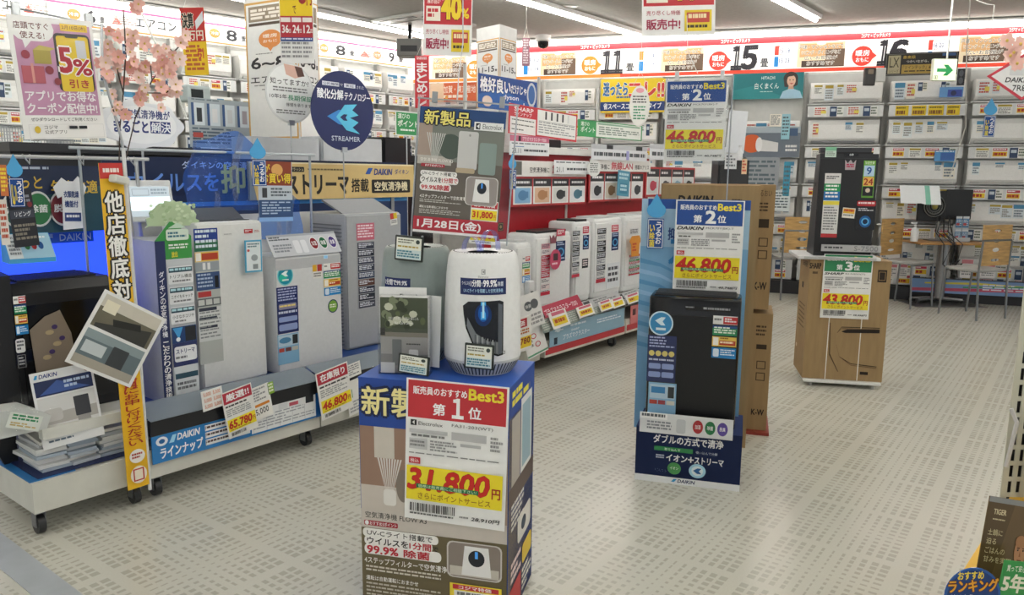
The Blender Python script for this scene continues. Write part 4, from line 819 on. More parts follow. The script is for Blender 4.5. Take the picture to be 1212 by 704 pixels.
sheet('photo_card', 'tilted white card with two room photographs hanging left of the yellow banner', 'card', (95, 356, 181, 447), ('Y', 3.18), 0, 'ebebe8',
      lambda s: (s.r(.05, .04, .95, .47, '6f6a58'), s.r(.05, .04, .95, .2, 'cfc9ba'), s.p([(.1, .42), (.9, .24), (.9, .47), (.1, .47)], '3a3a36'), s.p([(.3, .3), (.7, .22), (.75, .3), (.35, .38)], '23241f'), s.r(.1, .1, .3, .25, 'e9e2ca'),
                 s.r(.05, .51, .95, .96, '66757a'), s.r(.05, .51, .95, .62, '8d9c9e'), s.r(.1, .65, .42, .8, 'c7cfd0'), s.rr(.5, .6, .75, .9, '3e4244', .06), s.r(.05, .85, .95, .96, 'a9a294')), ry=33, t=.003)
# clear bag of leaflets at the frame's left edge
m = MB('cfd2ce'); pts = [(0, 0), (.16, -.01), (.2, .05), (.17, .1), (.02, .12), (-.05, .06)]
m.prism([(-.12, 0), (.1, .0), (.12, .05), (.04, .1), (-.12, .11)], 0, .12, 'y'); o = m.build('bag_filling', 'paper', None)
bg = thing('plastic_bag', 'crumpled clear plastic bag with green printed leaflets at the left edge', 'bag', (1.09, 3.27, .43)); o.parent = bg; o.name = 'leaflets'
m = MB('ffffff'); 
for k in range(16):
    a = U(-.16, .12); b = U(0, .12); m.q([(a, -.03 - U(0, .02), b), (a + U(.04, .09), -.02, b + U(-.01, .03)), (a + U(.04, .08), -.01, b + U(.03, .06)), (a, -.025, b + U(.03, .05))])
m.build('film', 'clear', bg)
s = Sheet(.12, .06, 'dfe4dc', .001); s.g(.1, .1, .9, .5, 2, '2f8a5a', .6, 4); s.g(.1, .6, .9, .9, 2, 'c8b070', .6, 4); o = s.build('print', 'paper', bg, (0, -.035, .03), (0, .4, 0))
# box of coloured sheets standing on the black purifier
c, w, h = fit((16, 286, 70, 312), ('Y', 3.42), 0)
t = thing('leaflet_box', 'slanted white and light blue leaflet box on top of the black purifier', 'box', (c.x, 3.46, c.z), -6)
MB('4aa8dc').prism([(0, 0), (.12, 0), (.12, .11), (.085, .115), (0, .02)], -w / 2, w / 2, 'x').build('body', 'paper', t)
s = Sheet(w * .98, .125, 'dfe6ea', .001); s.r(.3, 0, 1, 1, 'a4cfe6'); s.g(.04, .1, .28, .9, 5, '8a9096'); s.e(.45, .5, .06, .16, '2f7a4c'); s.e(.6, .5, .06, .16, 'a83238'); s.e(.75, .5, .06, .16, '2c5a9a'); s.g(.35, .12, .9, .25, 1, 'f4f8fa')
s.build('printed_face', 'gloss', t, (0, -.001, .02), (radians(-42), 0, 0))
# blue glowing back panel, frame and signs of cart 1
t = thing('backlit_panel', 'blue glowing back panel behind the black purifier', 'panel', (1.48, 3.98, .6))
MB('2a4cf0').box(-.42, .42, 0, .01, -.05, .74).build('glow', 'glow', t); MB('dcdcd8').box(-.44, .44, .012, .04, 0, .8).build('board', 'paint', t)
s = Sheet(.26, .13, '2a6ae8', .001); s.g(.05, .15, .3, .9, 3, '9cc8ff', .6, 2); s.g(.38, .1, .95, .6, 3, 'b8dcff', .6, 4); s.t('DAIKIN', .4, .68, .95, .92, 'b8dcff', .02); s.build('printed_notice', 'gloss', t, (.12, -.004, .5))
t = thing('header_sign', 'dark blue sign about airborne comfort with three round marks, far left cart', 'sign', fit((14, 196, 128, 275), ('Y', 3.85), 0)[0])
_, w, h = fit((14, 196, 128, 275), ('Y', 3.85), 0); w += .12
s = Sheet(w, h, '1c2c4c', .01); s.p([(0, .55), (1, .25), (1, 1), (0, 1)], '23505c'); s.t('年中快適', .42, .22, .8, .42, 'd8b43c', .03); s.t('もっと', .08, .16, .35, .34, 'd8b43c', .02); s.g(.1, .02, .5, .08, 1, 'b8c4d4'); s.build('board', 'paper', t)
for k, (u, cc, tx) in enumerate(((.13, '1f5c4a', '加湿'), (.3, '2c7a46', '除菌'), (.49, '7a2832', '脱臭'))):
    m = Sheet(.115, .16, cc, 0); m.e(.5, .5, .5, .5, 'd8dcd8', 28); m.e(.5, .5, .44, .44, cc, 28); m.t(tx, .18, .38, .82, .6, 'f0f4f0', .04); m.build('round_mark', 'paper', t, ((u - .5) * w, -.012, h * .1))
sheet('shirt_card', 'white t-shirt shaped card with navy lettering on the dark blue sign', 'card', (64, 208, 103, 272), ('Y', 3.8), 0, 'eef0f2',
      lambda s: (s.t('衣類乾燥', .3, .28, .75, .4, '24407e', .04), s.t('機能付', .32, .46, .72, .58, '24407e', .04), s.r(.3, .68, .8, .84, '24407e'), s.g(.35, .72, .75, .8, 1, 'f0f2f6')), poly=[(.25, .04), (.4, .1), (.6, .1), (.75, 0), (1, .2), (.9, .38), (.85, .34), (.85, .97), (.25, 1), (.25, .38), (.12, .42), (0, .22)], ry=2)
sheet('banner_sheet', 'black and navy feature sheet hanging at the left edge', 'sheet', (12, 224, 42, 292), ('Y', 3.45), 0, '23262f', lambda s: (s.r(.02, .35, .98, .5, '3c4250'), s.t('リビング', .2, .38, .85, .47, 'e0e4ec', .02), s.g(.1, .1, .9, .25, 2, '8a90a0'), s.e(.85, .27, .1, .05, '7a2a32'), s.g(.1, .6, .95, .9, 4, '8a8478')), ry=-4)
for k, (b, dr) in enumerate((((0, 195, 9, 232), 0), ((0, 236, 10, 290), 1))):
    sheet('edge_card', ['orange and red card at the left edge, upper of two', 'white card with yellow prices at the left edge, lower of two'][k], 'card', b, ('Y', 3.3), 0, 'c8703a' if k == 0 else 'dcd8d0', lambda s: s.g(.1, .1, .9, .9, 6, 'f0d83a' if dr == 0 else 'b84a2a', .6, 3))
t = thing('top_rail', 'white horizontal rail over the far left cart holding clips and cards', 'rail', (1.45, 3.72, 1.50))
MB('c9cbcb').tube([(-.5, 0, 0), (.45, 0, 0)], .008, 8).build('bar', 'plastic', t)
for x in (-.4, -.1, .12, .35): MB('b4b8ba').tube([(x, 0, .01), (x + .02, -.02, -.03), (x + .03, 0, .01)], .004, 6).build('clip', 'metal', t)
for x in (-.46, .4): MB('c4c6c6').tube([(x, .02, 0), (x, .02, -1.27)], .009, 8).build('post', 'metal', t)
droptag((6, 182, 30, 245), ('Y', 3.42), 0, 'blue drop topped hanging card at the left edge by the black sheet', 'うるおい')
# yellow banner
c, w, h = fit((131, 193, 158, 390), ('Y', 3.19), 0)
ztop = c.z + h; zbot = PY(163, 577, 3.19).z; ht_ = ztop - zbot
def yel(s):
    s.r(0, 0, 1, .045, 'c8322c'); s.g(.15, .015, .85, .03, 1, 'f4e8e0', .8, 5)
    s.r(0, .045, 1, 1, 'f0bd22'); s.t('他店徹底対抗', .12, .08, .88, .47, 'f6f4ee', .04, o='17140f', ow=.09, vert=True); s.t('他店より', .2, .48, .8, .6, 'c03a22', .03, vert=True); s.e(.5, .625, .25, .014, 'f2f2ea'); s.t('円', .25, .645, .75, .68, 'c03a22', .03); s.t('お気軽に', .2, .61, .2001, .611, 'c03a22', 0)
    s.t('係員にお申し付けください', .18, .64, .82, .86, 'b02c20', .03, vert=True); s.e(.5, .895, .36, .022, 'f6f2ea'); s.e(.5, .955, .38, .028, 'f6ecd8'); s.fr(.25, .935, .75, .975, 'c0392b', .06); s.g(.25, .885, .75, .905, 2, 'b03a2a')
s = Sheet(w, ht_, 'f0bd22', .004); yel(s)
o = s.build('vertical_banner', 'paper', None, (c.x, 3.19, zbot), (0, radians(-1.0), 0)); tag(o, 'tall narrow yellow banner with black outlined vertical lettering at the left cart corner', 'banner')
tag(MB('d8dadb').tube([(c.x + w / 2 + .006, 3.2, zbot - .03), (c.x + w / 2 - .01, 3.2, ztop + .06)], .008, 8).build('banner_post', 'plastic'), 'thin white post holding the yellow vertical banner', 'post')
o = MB('d4d4cc').rbox(-.035, .035, -.02, .02, -.015, .015, .006).build('price_clip', 'plastic', None, (c.x - .005, 3.165, 1.41), (0, .2, .3)); tag(o, 'white plastic clip across the top of the yellow banner', 'clip')

# --- cart 2: white purifiers with the blue line-up sign
ct2 = cart(1.58, 2.505, 'white wheeled cart carrying the white air purifiers behind the blue line-up sign', casters=((-.42, .05), (.41, .06), (.37, .5)))
ct3 = cart(2.51, 3.5, 'white wheeled cart behind the foreground carton carrying the grey purifier', casters=((.4, .06), (-.3, .5)))
for t_, w in ((ct2, .46), (ct3, .49)):
    MB('2a4c8c').box(-w, w, .12, .8, .33, .372).build('deck', 'paper', t_); MB('8e8e8a').box(-w, w, .02, .12, .225, .24).build('ledge', 'paint', t_)
    MB('1e1f22').box(-w, w, -.022, .0, .296, .368).build('dark_strip', 'plastic', t_); MB('d9d9d5').box(-w, w, .79, .8, .372, 1.2).build('back_panel', 'paint', t_)  # dark strip paints in the shaded gap between label cover and blue sign
# sloping clear label cover along the front
for t_, w in ((ct2, .46), (ct3, .49)):
    MB('8a949e').add([(-w, -.028, .366), (w, -.028, .366), (w, .13, .412), (-w, .13, .412)], [(0, 1, 2, 3)]).build('label_channel', 'gloss', t_)
    MB('ffffff').add([(-w, -.04, .37), (w, -.04, .37), (w, .11, .424), (-w, .11, .424)], [(0, 1, 2, 3)]).build('clear_cover', 'clear', t_)
# blue line-up sign
zt = PY(178, 520, 3.23).z; c, w, h = fit((176, 500, 378, 530), ('Y', 3.235), 0); x0s, x1s = 1.585, 2.5
t = thing('lineup_sign', 'bright blue line-up sign on the front of the white purifier cart', 'sign', ((x0s + x1s) / 2, 3.232, .168), 0)
W_ = x1s - x0s; s = Sheet(W_, .132, '2c7fc4', .006)
s.e(.05, .27, .03, .16, 'eaf4fb'); s.e(.05, .27, .015, .08, '2c6aa8'); s.p([(.085, .4), (.105, .14), (.125, .14), (.11, .4)], '9fdcf8'); s.t('DAIKIN', .13, .14, .245, .36, 'f4f8fb', .04, sh=.2); s.t('ラインナップ', .04, .5, .26, .88, 'f4f8fb', .04)
for k in range(3): s.r(.275, .12 + k * .26, .53, .33 + k * .26, 'eceef0'); s.g(.285, .17 + k * .26, .52, .28 + k * .26, 1, '5a4a4a', .7, 12); s.t('F', .277, .16 + k * .26, .283, .29 + k * .26, '222222', .02)
s.r(.54, .03, .96, .92, 'e9ebec'); s.g(.55, .3, .95, .85, 5, 'a4a8ae', .4, 9); 
for k in range(5): s.r(.55 + .083 * k, .3, .5515 + .083 * k, .9, '8a8e94')
s.r(.6, .1, .63, .3, '2c2e33'); s.rr(.71, .06, .77, .28, 'd8dadc', .1); s.r(.78, .1, .84, .24, 'c05a6a'); s.rr(.89, .03, .945, .3, '26282d', .1); s.r(.96, 0, 1, 1, '2460a8')
s.build('board', 'gloss', t)
# column shaped feature board with green cloud top
pc, pw, ph = fit((188, 262, 231, 478), ('Y', 3.42), 0)
t = thing('feature_column', 'narrow white feature column with green pointed top and cloud cutout, left of the white purifiers', 'sign', (pc.x, 3.42, pc.z), 0)
MB('c6c9cb').box(-pw / 2, pw / 2, .004, .3, 0, ph * .9).build('body', 'plastic', t)
s = Sheet(pw, ph, 'ccd0d4', .003, poly=[(0, .1), (.42, 0), (.5, 0), (1, .08), (1, 1), (0, 1)]); s.p([(0, .1), (.42, 0), (.5, 0), (1, .08), (1, .2), (0, .2)], '3c9c48'); s.r(0, .1, .27, 1, '24305e'); s.t('ダイキンの空気清浄機', .06, .26, .2, .62, 'eef0f6', .02, vert=True); s.t('こだわりの清浄技術', .05, .64, .22, .96, 'ffffff', .03, vert=True)
s.rr(.3, .04, .92, .1, 'dfeee0', .2); s.p([(.36, .035), (.62, .005), (.86, .035)], 'cfe8d2'); s.g(.35, .055, .85, .09, 2, '3c7a8a'); s.g(.35, .12, .9, .15, 2, 'eef6ee', .6, 5); s.t('放出', .42, .16, .58, .19, 'f0e23c', .03)
for k, (v, tx) in enumerate(((.24, 'トリプル構造'), (.35, 'ニオイもキャッチ'), (.46, '小さなホコリや'))):
    s.rr(.29, v, .98, v + .095, 'e9ebed', .08); s.r(.31, v + .006, .96, v + .032, '2a4c5c'); s.g(.33, v + .01, .94, v + .028, 1, 'b8e0e8', .7, 5); s.t(tx, .34, v + .045, .94, v + .065, '2a2c30', .01); s.g(.4, v + .075, .9, v + .09, 1, '7a7c80')
s.r(.29, .57, .98, .66, '1c3f74'); s.p([(.32, .575), (.6, .575), (.48, .64)], '48a4e0'); s.e(.46, .64, .06, .012, 'f0f6fb'); s.rr(.66, .575, .96, .655, '1e2126', .05)
s.r(.29, .66, .98, .79, '2c3668'); s.rr(.33, .68, .96, .765, 'eef0f2', .15); s.t('ストリーマ', .38, .695, .9, .72, '2a3470', .03); s.g(.36, .735, .92, .755, 1, '777a80'); s.r(.29, .79, .98, .98, 'd4d9dc'); s.r(.32, .83, .96, .86, '2a4c5c'); s.g(.36, .88, .9, .93, 2, '6a6c70')
s.build('printed_face', 'paper', t)
cl = []; 
for k in range(28):
    a = pi * (-.08 + 1.16 * k / 27); cl.append((.5 + .47 * cos(a) + .03 * cos(k * 2.3), .95 - .85 * max(0, sin(a)) - .05 * abs(sin(k * 1.57))))
cc_, cw_, ch_ = fit((171, 235, 236, 270), ('Y', 3.52), 0)
s = Sheet(cw_, ch_, 'b9cfa6', .01, poly=cl)
for k in range(46): a, r_ = U(.1, .9), U(.2, .88); s.e(a, r_, .035, .05, random.choice(('c8dcb6', 'a9c496', 'd4e4c4')), 10)
s.build('cloud_cutout', 'paper', t, (cc_.x - t.location.x, .1, cc_.z - t.location.z))
# display tablet behind the column
c, w, h = fit((150, 212, 208, 262), ('Y', 3.7), 0); t = thing('display_screen', 'white framed screen standing behind the green topped feature column', 'screen', c, 0); t.rotation_euler = (radians(-12), 0, 0)
MB('d9dcde').rbox(-w / 2, w / 2, 0, .025, 0, h, .006).build('frame', 'plastic', t); s = Sheet(w * .84, h * .72, '8e989e', .001); s.r(0, .35, 1, .8, 'd8e8ee'); s.fr(.1, .08, .5, .3, '5a656c', .01); s.g(.55, .08, .95, .3, 2, '6a757c'); s.build('picture', 'screen', t, (0, -.003, h * .12)); MB('9a9c9e').box(-.05, .05, .02, .05, -.36, .04).build('foot', 'plastic', t)
# tall white purifier
def white_unit(b, Y, dep, lab, col='dedfdd', z0=.373, smooth=.014, split=True):
    c, w, h = fit(b, ('Y', Y), 0); h += c.z - z0
    t = thing('air_purifier', lab, 'air purifier', (c.x, Y, z0), 0)
    MB(col).rbox(-w / 2, w / 2, 0, dep, 0, h, smooth).build('body', 'plastic', t, smooth=True)
    MB(col).rbox(-w / 2 + .006, w / 2 - .006, -.008, .004, .015, h - .012, .003).build('front_panel', 'plastic', t)
    return t, w, h
t, w, h = white_unit((235, 262, 313, 452), 3.48, .26, 'tall white air purifier with open grey lid and a column of printed stickers')
MB('4a4d52').prism([(0, 0), (.02, 0), (.12, .05), (.1, .06)], -w / 2 + .03, w / 2 - .02, 'x').build('lid', 'plastic', t, (0, .12, h)); MB('2a2b2e').box(-w / 2 + .03, w / 2 - .03, .06, .2, h, h + .003).build('outlet', 'plastic', t)
stick(t, (233, 270, 261, 430), -.008, 'b9bdb9', lambda s: (s.r(0, 0, 1, .09, '28408c'), s.r(0, .09, 1, .165, '2c6a4c'), s.g(.06, .01, .94, .155, 4, 'd8e6f0', .55, 6), s.r(0, .17, 1, .24, 'e4c25a'), s.r(.28, .18, .97, .23, 'b8452c'), s.r(.03, .175, .25, .235, 'f4f2e8'), s.r(0, .245, 1, .31, '9aa2a8'), s.r(.3, .25, .42, .3, 'e6e8e8'), s.r(.5, .25, .62, .3, 'e6e8e8'), s.r(0, .32, 1, .45, '3a527e'), s.g(.06, .33, .7, .44, 4, 'a8bcd8', .5, 5), s.r(.78, .35, .94, .44, '22252b'), s.r(.05, .46, .6, .5, 'b83c3c'), s.r(0, .51, 1, .57, '6a6e70'), s.r(.04, .52, .3, .56, 'c8ccc8'), s.r(.36, .52, .62, .56, 'c8ccc8'), s.r(.68, .52, .94, .56, 'c8ccc8'), s.r(0, .58, 1, .83, 'd6d9d8'), s.r(.04, .58, .8, .605, '3c4250'), s.r(.04, .65, .8, .67, '3c4250'), s.r(.04, .715, .8, .735, '3c4250'), s.g(.06, .61, .94, .82, 8, '8a8e90', .4, 5)), label='long printed feature sticker')
stick(t, (289, 271, 299, 276), -.008, 'c03a3c', lambda s: s.g(.1, .2, .9, .8, 2, 'f6e0e0', .6, 3)); stick(t, (301, 271, 307, 276), -.008, 'e4e4e2', lambda s: s.g(0, .2, 1, .8, 2, 'b8787a'))
stick(t, (264, 276, 275, 279), -.008, 'dedfdd', lambda s: s.g(.1, .2, .9, .7, 1, 'a0a2a4'))
sheet('hanging_card', 'pale blue bordered leaflet hanging between the two white purifiers', 'card', (290, 284, 310, 322), ('Y', 3.43), 0, '4aa6cc', lambda s: (s.r(.08, .05, .92, .95, 'dfe8ea'), s.g(.15, .1, .85, .25, 2, '5a7a84'), s.e(.2, .32, .08, .04, 'c0504a'), s.e(.55, .55, .2, .1, '9aa4a8'), s.r(.45, .75, .75, .9, '8a9498')), ry=1)
# short white purifier with sloping card
t, w, h = white_unit((326, 300, 404, 432), 3.46, .24, 'shorter white air purifier with round teal sticker and sloping top card', col='d6d8da', z0=.373)
MB('b9bcc0').box(-w / 2 + .004, w / 2 - .004, -.0095, -.008, h - .075, h - .02).build('control_band', 'plastic', t)
s = Sheet(w * 1.02, .13, 'c9ccd2', .002); s.r(0, 0, 1, .1, 'a8acb4'); s.g(.02, .1, .3, .3, 2, '55585e', .6, 8); s.g(.04, .45, .3, .85, 3, '8a8e96'); s.rr(.33, .3, .42, .9, 'e2e4e8'); s.rr(.44, .3, .52, .9, 'e2e4e8')
for a, cc, tx in ((.63, '8c3038', '加湿'), (.77, '2c6a48', '除菌'), (.91, '524484', '脱臭')): s.e(a, .5, .06, .3, 'e8e8ea'); s.e(a, .5, .052, .26, cc); s.t(tx, a - .035, .4, a + .035, .6, 'f4f4f6', .02)
s.build('top_card', 'gloss', t, (-.0, -.012, h - .004), (radians(-32), 0, 0))
stick(t, (328, 314, 347, 338), -.008, '2aa6b8', lambda s: (s.e(.5, .5, .5, .5, '7fd4d8', 28), s.e(.5, .5, .44, .44, '1f8fa8', 28), s.e(.35, .6, .25, .2, '2cc0a8'), s.p([(.25, .4), (.5, .28), (.68, .28), (.56, .42), (.68, .55), (.5, .55)], 'e8fafa'), s.r(.3, .68, .7, .76, 'dff6f0')), t=0, name='round_sticker', label='round teal sticker')
stick(t, (328, 339, 353, 394), -.008, '2a3468', lambda s: (s.g(.06, .03, .94, .32, 5, 'aab4dc', .5, 7), s.rr(.08, .36, .92, .48, '8a86a0'), s.g(.12, .39, .88, .45, 1, 'f0d878'), s.g(.06, .52, .94, .6, 1, 'c8cfe6'), s.rr(.06, .64, .94, .75, '8fa0d0'), s.rr(.06, .8, .94, .94, '8fa0d0')), label='navy feature sticker')
stick(t, (329, 395, 354, 430), -.008, '86b4d4', lambda s: (s.r(.03, .03, .97, .4, 'b8d0e0'), s.e(.35, .2, .28, .1, '4f86ac'), s.r(.7, .05, .95, .36, '2c3034'), s.r(.05, .45, .3, .58, 'b8483c'), s.r(.35, .45, .62, .58, '7a4844'), s.r(.66, .45, .95, .58, 'c8c4b8')))
stick(t, (383, 311, 403, 349), -.008, 'd6d8da', energy_stack, label='red, green, yellow and blue badges'); stick(t, (370, 313, 381, 329), -.008, 'd6d8da', lambda s: (s.r(0, 0, .45, .5, 'e0b03c'), s.r(.5, 0, 1, .5, 'b8403c'), s.r(0, .52, 1, 1, 'e6e6e2'), s.g(.1, .6, .9, .95, 2, '777777')))
stick(t, (388, 354, 400, 370), -.008, '3a4a6a', lambda s: (s.e(.5, .5, .5, .5, '3a4a6a'), s.e(.5, .5, .42, .42, '7cae4a'), s.g(.2, .35, .8, .65, 2, 'f0f4e0', .6, 3)), t=0, name='round_sticker'); stick(t, (383, 302, 388, 306), -.0095, 'd8f0ff', lambda s: s.r(.1, .1, .9, .9, '9fdcff'), name='indicator_light')
# grey purifier with slatted side
t, w, h = white_unit((410, 252, 475, 425), 3.62, .34, 'grey air purifier with slatted side and raised grey flap, right of the white purifiers', col='a9acb0', z0=.373)
for k in range(34): MB('7f8286').box(-w / 2 - .008, -w / 2 - .001, .03, .32, .03 + k * (h - .08) / 34, .038 + k * (h - .08) / 34).build('side_slat', 'plastic', t)
MB('808388').prism([(0, 0), (.02, 0), (.2, .07), (.19, .08)], -w / 2 + .02, w / 2 - .02, 'x').build('flap', 'plastic', t, (0, .04, h))
stick(t, (422, 264, 443, 284), -.008, 'c8687c', lambda s: s.g(.06, .1, .94, .9, 5, 'f6e0e6', .55, 5), label='pink feature sticker')
stick(t, (423, 286, 444, 364), -.008, 'a4a7ac', lambda s: (stickers_col(s, n=9, cols=['33384a', '2c3140', '3a4054', '30364a', '2c3a58', '5a3a34', '33384a', '2a2e3c', '484c5a'])), label='dark feature sticker column')
stick(t, (462, 252, 470, 266), -.008, 'e9e9e6', lambda s: (s.r(0, 0, .5, .5, 'c0433a'), s.r(.5, 0, 1, .5, 'e8c83c'), s.g(.1, .6, .9, .9, 2, '888888')), ry=-6)
# price cards and notes along the rail
def pcard(b, Y, lab, dr, ry=0, bg='f0efeb', rx=0): return sheet('price_card', lab, 'price card', b, ('Y', Y), 0, bg, dr, ry=ry, rx=rx)
pcard((266, 458, 302, 514), 3.19, '65,780 yen price card with red heading on the white purifier cart', tag_price('b83040', '厳選!!', '65.780'), -8)
pcard((377, 434, 415, 491), 3.19, '46,800 yen price card with red heading right of the blue line-up sign', tag_price('b83040', '在庫限り', '46.800'), -8)
pcard((239, 460, 264, 484), 3.2, 'small white card of orange prices left of the 65,780 yen card', lambda s: [s.t('5,000', .1 + .45 * (k % 2), .1 + .3 * (k // 2), .45 + .45 * (k % 2), .3 + .3 * (k // 2), 'd8742c', .02) for k in range(6)], -5)
pcard((297, 456, 321, 496), 3.2, 'white note card with 5,000 coupon right of the 65,780 yen card', lambda s: (s.g(.05, .05, .8, .45, 5, '9a9a9c'), s.r(.05, .5, .95, .95, 'f6f4ee'), s.r(.1, .52, .9, .6, 'e08a2c'), s.t('5,000', .15, .66, .8, .86, '2a2a2a', .02)), -9)
pcard((317, 452, 324, 466), 3.2, 'small lime green tab on the purifier cart rail', lambda s: s.g(.1, .1, .9, .9, 3, 'f4f8dc', .6, 3), -8, '86b42c')
pcard((408, 430, 427, 446), 3.21, 'white grey lettered card right of the 46,800 yen card', lambda s: s.g(.1, .1, .9, .9, 5, '8a8c90', .5, 4), -8)
pcard((411, 449, 428, 490), 3.22, 'white and green specification sheet behind the 46,800 yen card', lambda s: (s.r(.1, .25, .4, .5, '8ab07a'), s.g(.1, .6, .9, .95, 4, 'a8aaac')), -8)
# gold header sign and the blue print behind
gc, gw, gh = fit((304, 193, 484, 235), ('Y', 4.1), 0)
t = thing('header_sign', 'gold header sign with black lettering over the grey purifier', 'sign', gc, 0)
s = Sheet(gw + .1, gh, 'd9bd80', .02); s.r(0, 0, 1, .04, 'efe0b8'); s.t('が', .06, .3, .15, .85, '26221c', .05); s.rr(.21, .12, .29, .26, '26221c', .2); s.t('フラッシュ', .215, .15, .285, .23, 'e8d8a8', .01); s.g(.31, .16, .52, .22, 1, '7a6a44', .7, 14)
s.t('ストリーマ', .19, .34, .55, .86, '201c18', .05); s.t('搭載', .57, .44, .68, .82, '26221c', .03); s.p([(.66, .3), (.68, .12), (.71, .12), (.69, .3)], '2c5ab0'); s.t('DAIKIN', .72, .14, .84, .32, '2c4690', .04, sh=.2); s.t('ダイキン', .86, .14, .96, .3, '2c4690', .01); s.rr(.7, .46, .97, .86, '201c18', .1); s.t('空気清浄機', .72, .52, .95, .8, 'f0e4c0', .03)
s.build('board', 'paper', t); 
for x in (-.5, .5): MB('9c9e9e').box(x - .015, x + .015, .03, .05, -gc.z, .02).build('post', 'metal', t)
bc_, bw_, bh_ = fit((150, 236, 484, 262), ('Y', 4.12), 0)
s = Sheet(bw_ + .1, .62, '1c2c50', .012); s.r(0, .0, 1, .34, '172444'); s.t('ダイキンの空気清浄機で', .2, .03, .46, .1, 'c8d8f4', .01); s.t('ウイルスを', .06, .14, .3, .3, '6f9be0', .03); s.t('抑制', .31, .06, .46, .32, 'ead44a', .04); s.t('有害物質ウイルスを', .5, .16, .82, .3, 'dfe8f6', .03); s.r(.62, .14, .86, .4, '20406c'); s.t('低減!', .66, .05, .74, .2, 'ead44a', .03); s.rr(.83, .1, .89, .4, 'd8dadc', .1); s.rr(.92, .1, .98, .4, 'e6e6e4', .1); s.r(0, .4, 1, .44, '3a8ad0'); s.r(0, .44, 1, 1, '1f3560')
o = s.build('back_board', 'paper', None, (bc_.x - .05, 4.14, .9)); tag(o, 'long dark blue board with pale lettering behind the white purifiers', 'board')
# strip of screen lights / white cupboards behind the signs
for k, (a, b_) in enumerate(((298, 378), (380, 452))):
    c, w, h = fit((a, 163, b_, 196), ('Y', 4.6), 0); t = thing('storage_cabinet', ['white cabinet door behind the white round sign', 'white cabinet door behind the navy round sign'][k], 'cabinet', (c.x, 4.6, 0)); MB('d3d6da').box(-w / 2 + .004, w / 2 - .004, 0, .24, 0, c.z + h).build('body', 'paint', t); MB('dadde0').box(-w / 2 + .012, w / 2 - .012, -.012, 0, .08, c.z + h - .01).build('door', 'paint', t)
c, w, h = fit((454, 163, 486, 196), ('Y', 4.62), 0); t = thing('storage_cabinet', 'black cabinet beside the white cabinet doors behind the gold sign', 'cabinet', (c.x, 4.62, 0)); MB('1e1f22').box(-w / 2, w / 2, 0, .24, 0, c.z + h).build('body', 'plastic', t); MB('2a2b2e').box(-w / 2 + .01, w / 2 - .01, -.01, 0, .08, c.z + h - .01).build('door', 'plastic', t)
o = MB('26272b').box(2.0, 6.0, 5.7, 6.2, 1.56, 1.62).box(2.02, 5.98, 5.75, 6.18, 0, 1.56).build('counter', 'plastic'); tag(o, 'long dark counter behind the signs in front of the left wall racks', 'counter')
# translucent blue films hung between the signs
for k, (pl, b) in enumerate((([(.12, .3), (.3, .08), (.7, 0), (1, .12), (.95, .6), (.88, 1), (.15, .98), (0, .6)], (218, 158, 303, 250)), ([(0, .05), (.6, 0), (1, .1), (.9, .5), (.8, 1), (.1, 1)], (306, 232, 358, 282)))):
    c, w, h = fit(b, ('Y', 3.75), 0); m = MB(); NX, NY = 16, 14
    def edge(v, side): return (.14 * (1 - v) ** 2 + .03 * sin(9 * v)) if side == 0 else 1 - .06 * v - .04 * sin(5 * v + k)
    vs = []
    for j in range(NY + 1):
        v = j / NY
        for i in range(NX + 1):
            u = i / NX; a_ = edge(v, 0) + (edge(v, 1) - edge(v, 0)) * u; top = .1 * (2 * u - 1) ** 2 + .05 * sin(7 * u)
            vs.append(((a_ - .5) * w, .018 * sin(7 * u + 3 * v) + .008 * sin(17 * u), (1 - (top + (1 - top) * v)) * h))
    m.add(vs, [(j * (NX + 1) + i, j * (NX + 1) + i + 1, (j + 1) * (NX + 1) + i + 1, (j + 1) * (NX + 1) + i) for j in range(NY) for i in range(NX)])
    o = m.build('blue_film', 'bluefilm', None, c, smooth=True); tag(o, ['large translucent blue film hanging over the dark blue board', 'small translucent blue film right of the brown bargain sheet'][k], 'film')
t = thing('top_rail', 'thin clear rail above the white purifiers crossing the blue film', 'rail', (2.3, 3.74, 1.545)); MB('c4ccd0').tube([(-.75, 0, 0), (.6, 0, 0)], .007, 8).build('bar', 'plastic', t)
for x in (-.7, .58): MB('b4bcc0').tube([(x, .02, 0), (x, .02, -1.17)], .007, 8).build('post', 'metal', t)
sheet('bargain_sheet', 'brown and yellow bargain sheet with grey purifier picture beside the gold sign', 'sheet', (306, 191, 346, 262), ('Y', 3.7), 0, 'c9d2dc',
      lambda s: (s.r(.08, 0, .98, .4, '8c3c22'), s.e(.55, .14, .17, .1, 'e0a860'), s.t('が', .14, .05, .34, .18, 'f0d23a', .04), s.t('お買い得', .1, .2, .95, .36, 'f2d43c', .04, o='5a2414', ow=.04), s.r(.1, .44, .24, .6, '3c3e44'), s.g(.35, .44, .95, .6, 3, '55606c', .55, 6), s.r(0, .64, 1, .93, '2f5080'), s.g(.08, .67, .95, .9, 5, 'b8cce4', .45, 4), s.r(0, .93, 1, 1, '8ab4e8')), ry=1)
droptag((294, 163, 317, 220), ('Y', 3.62), 0, 'blue drop topped hanging card left of the brown bargain sheet')
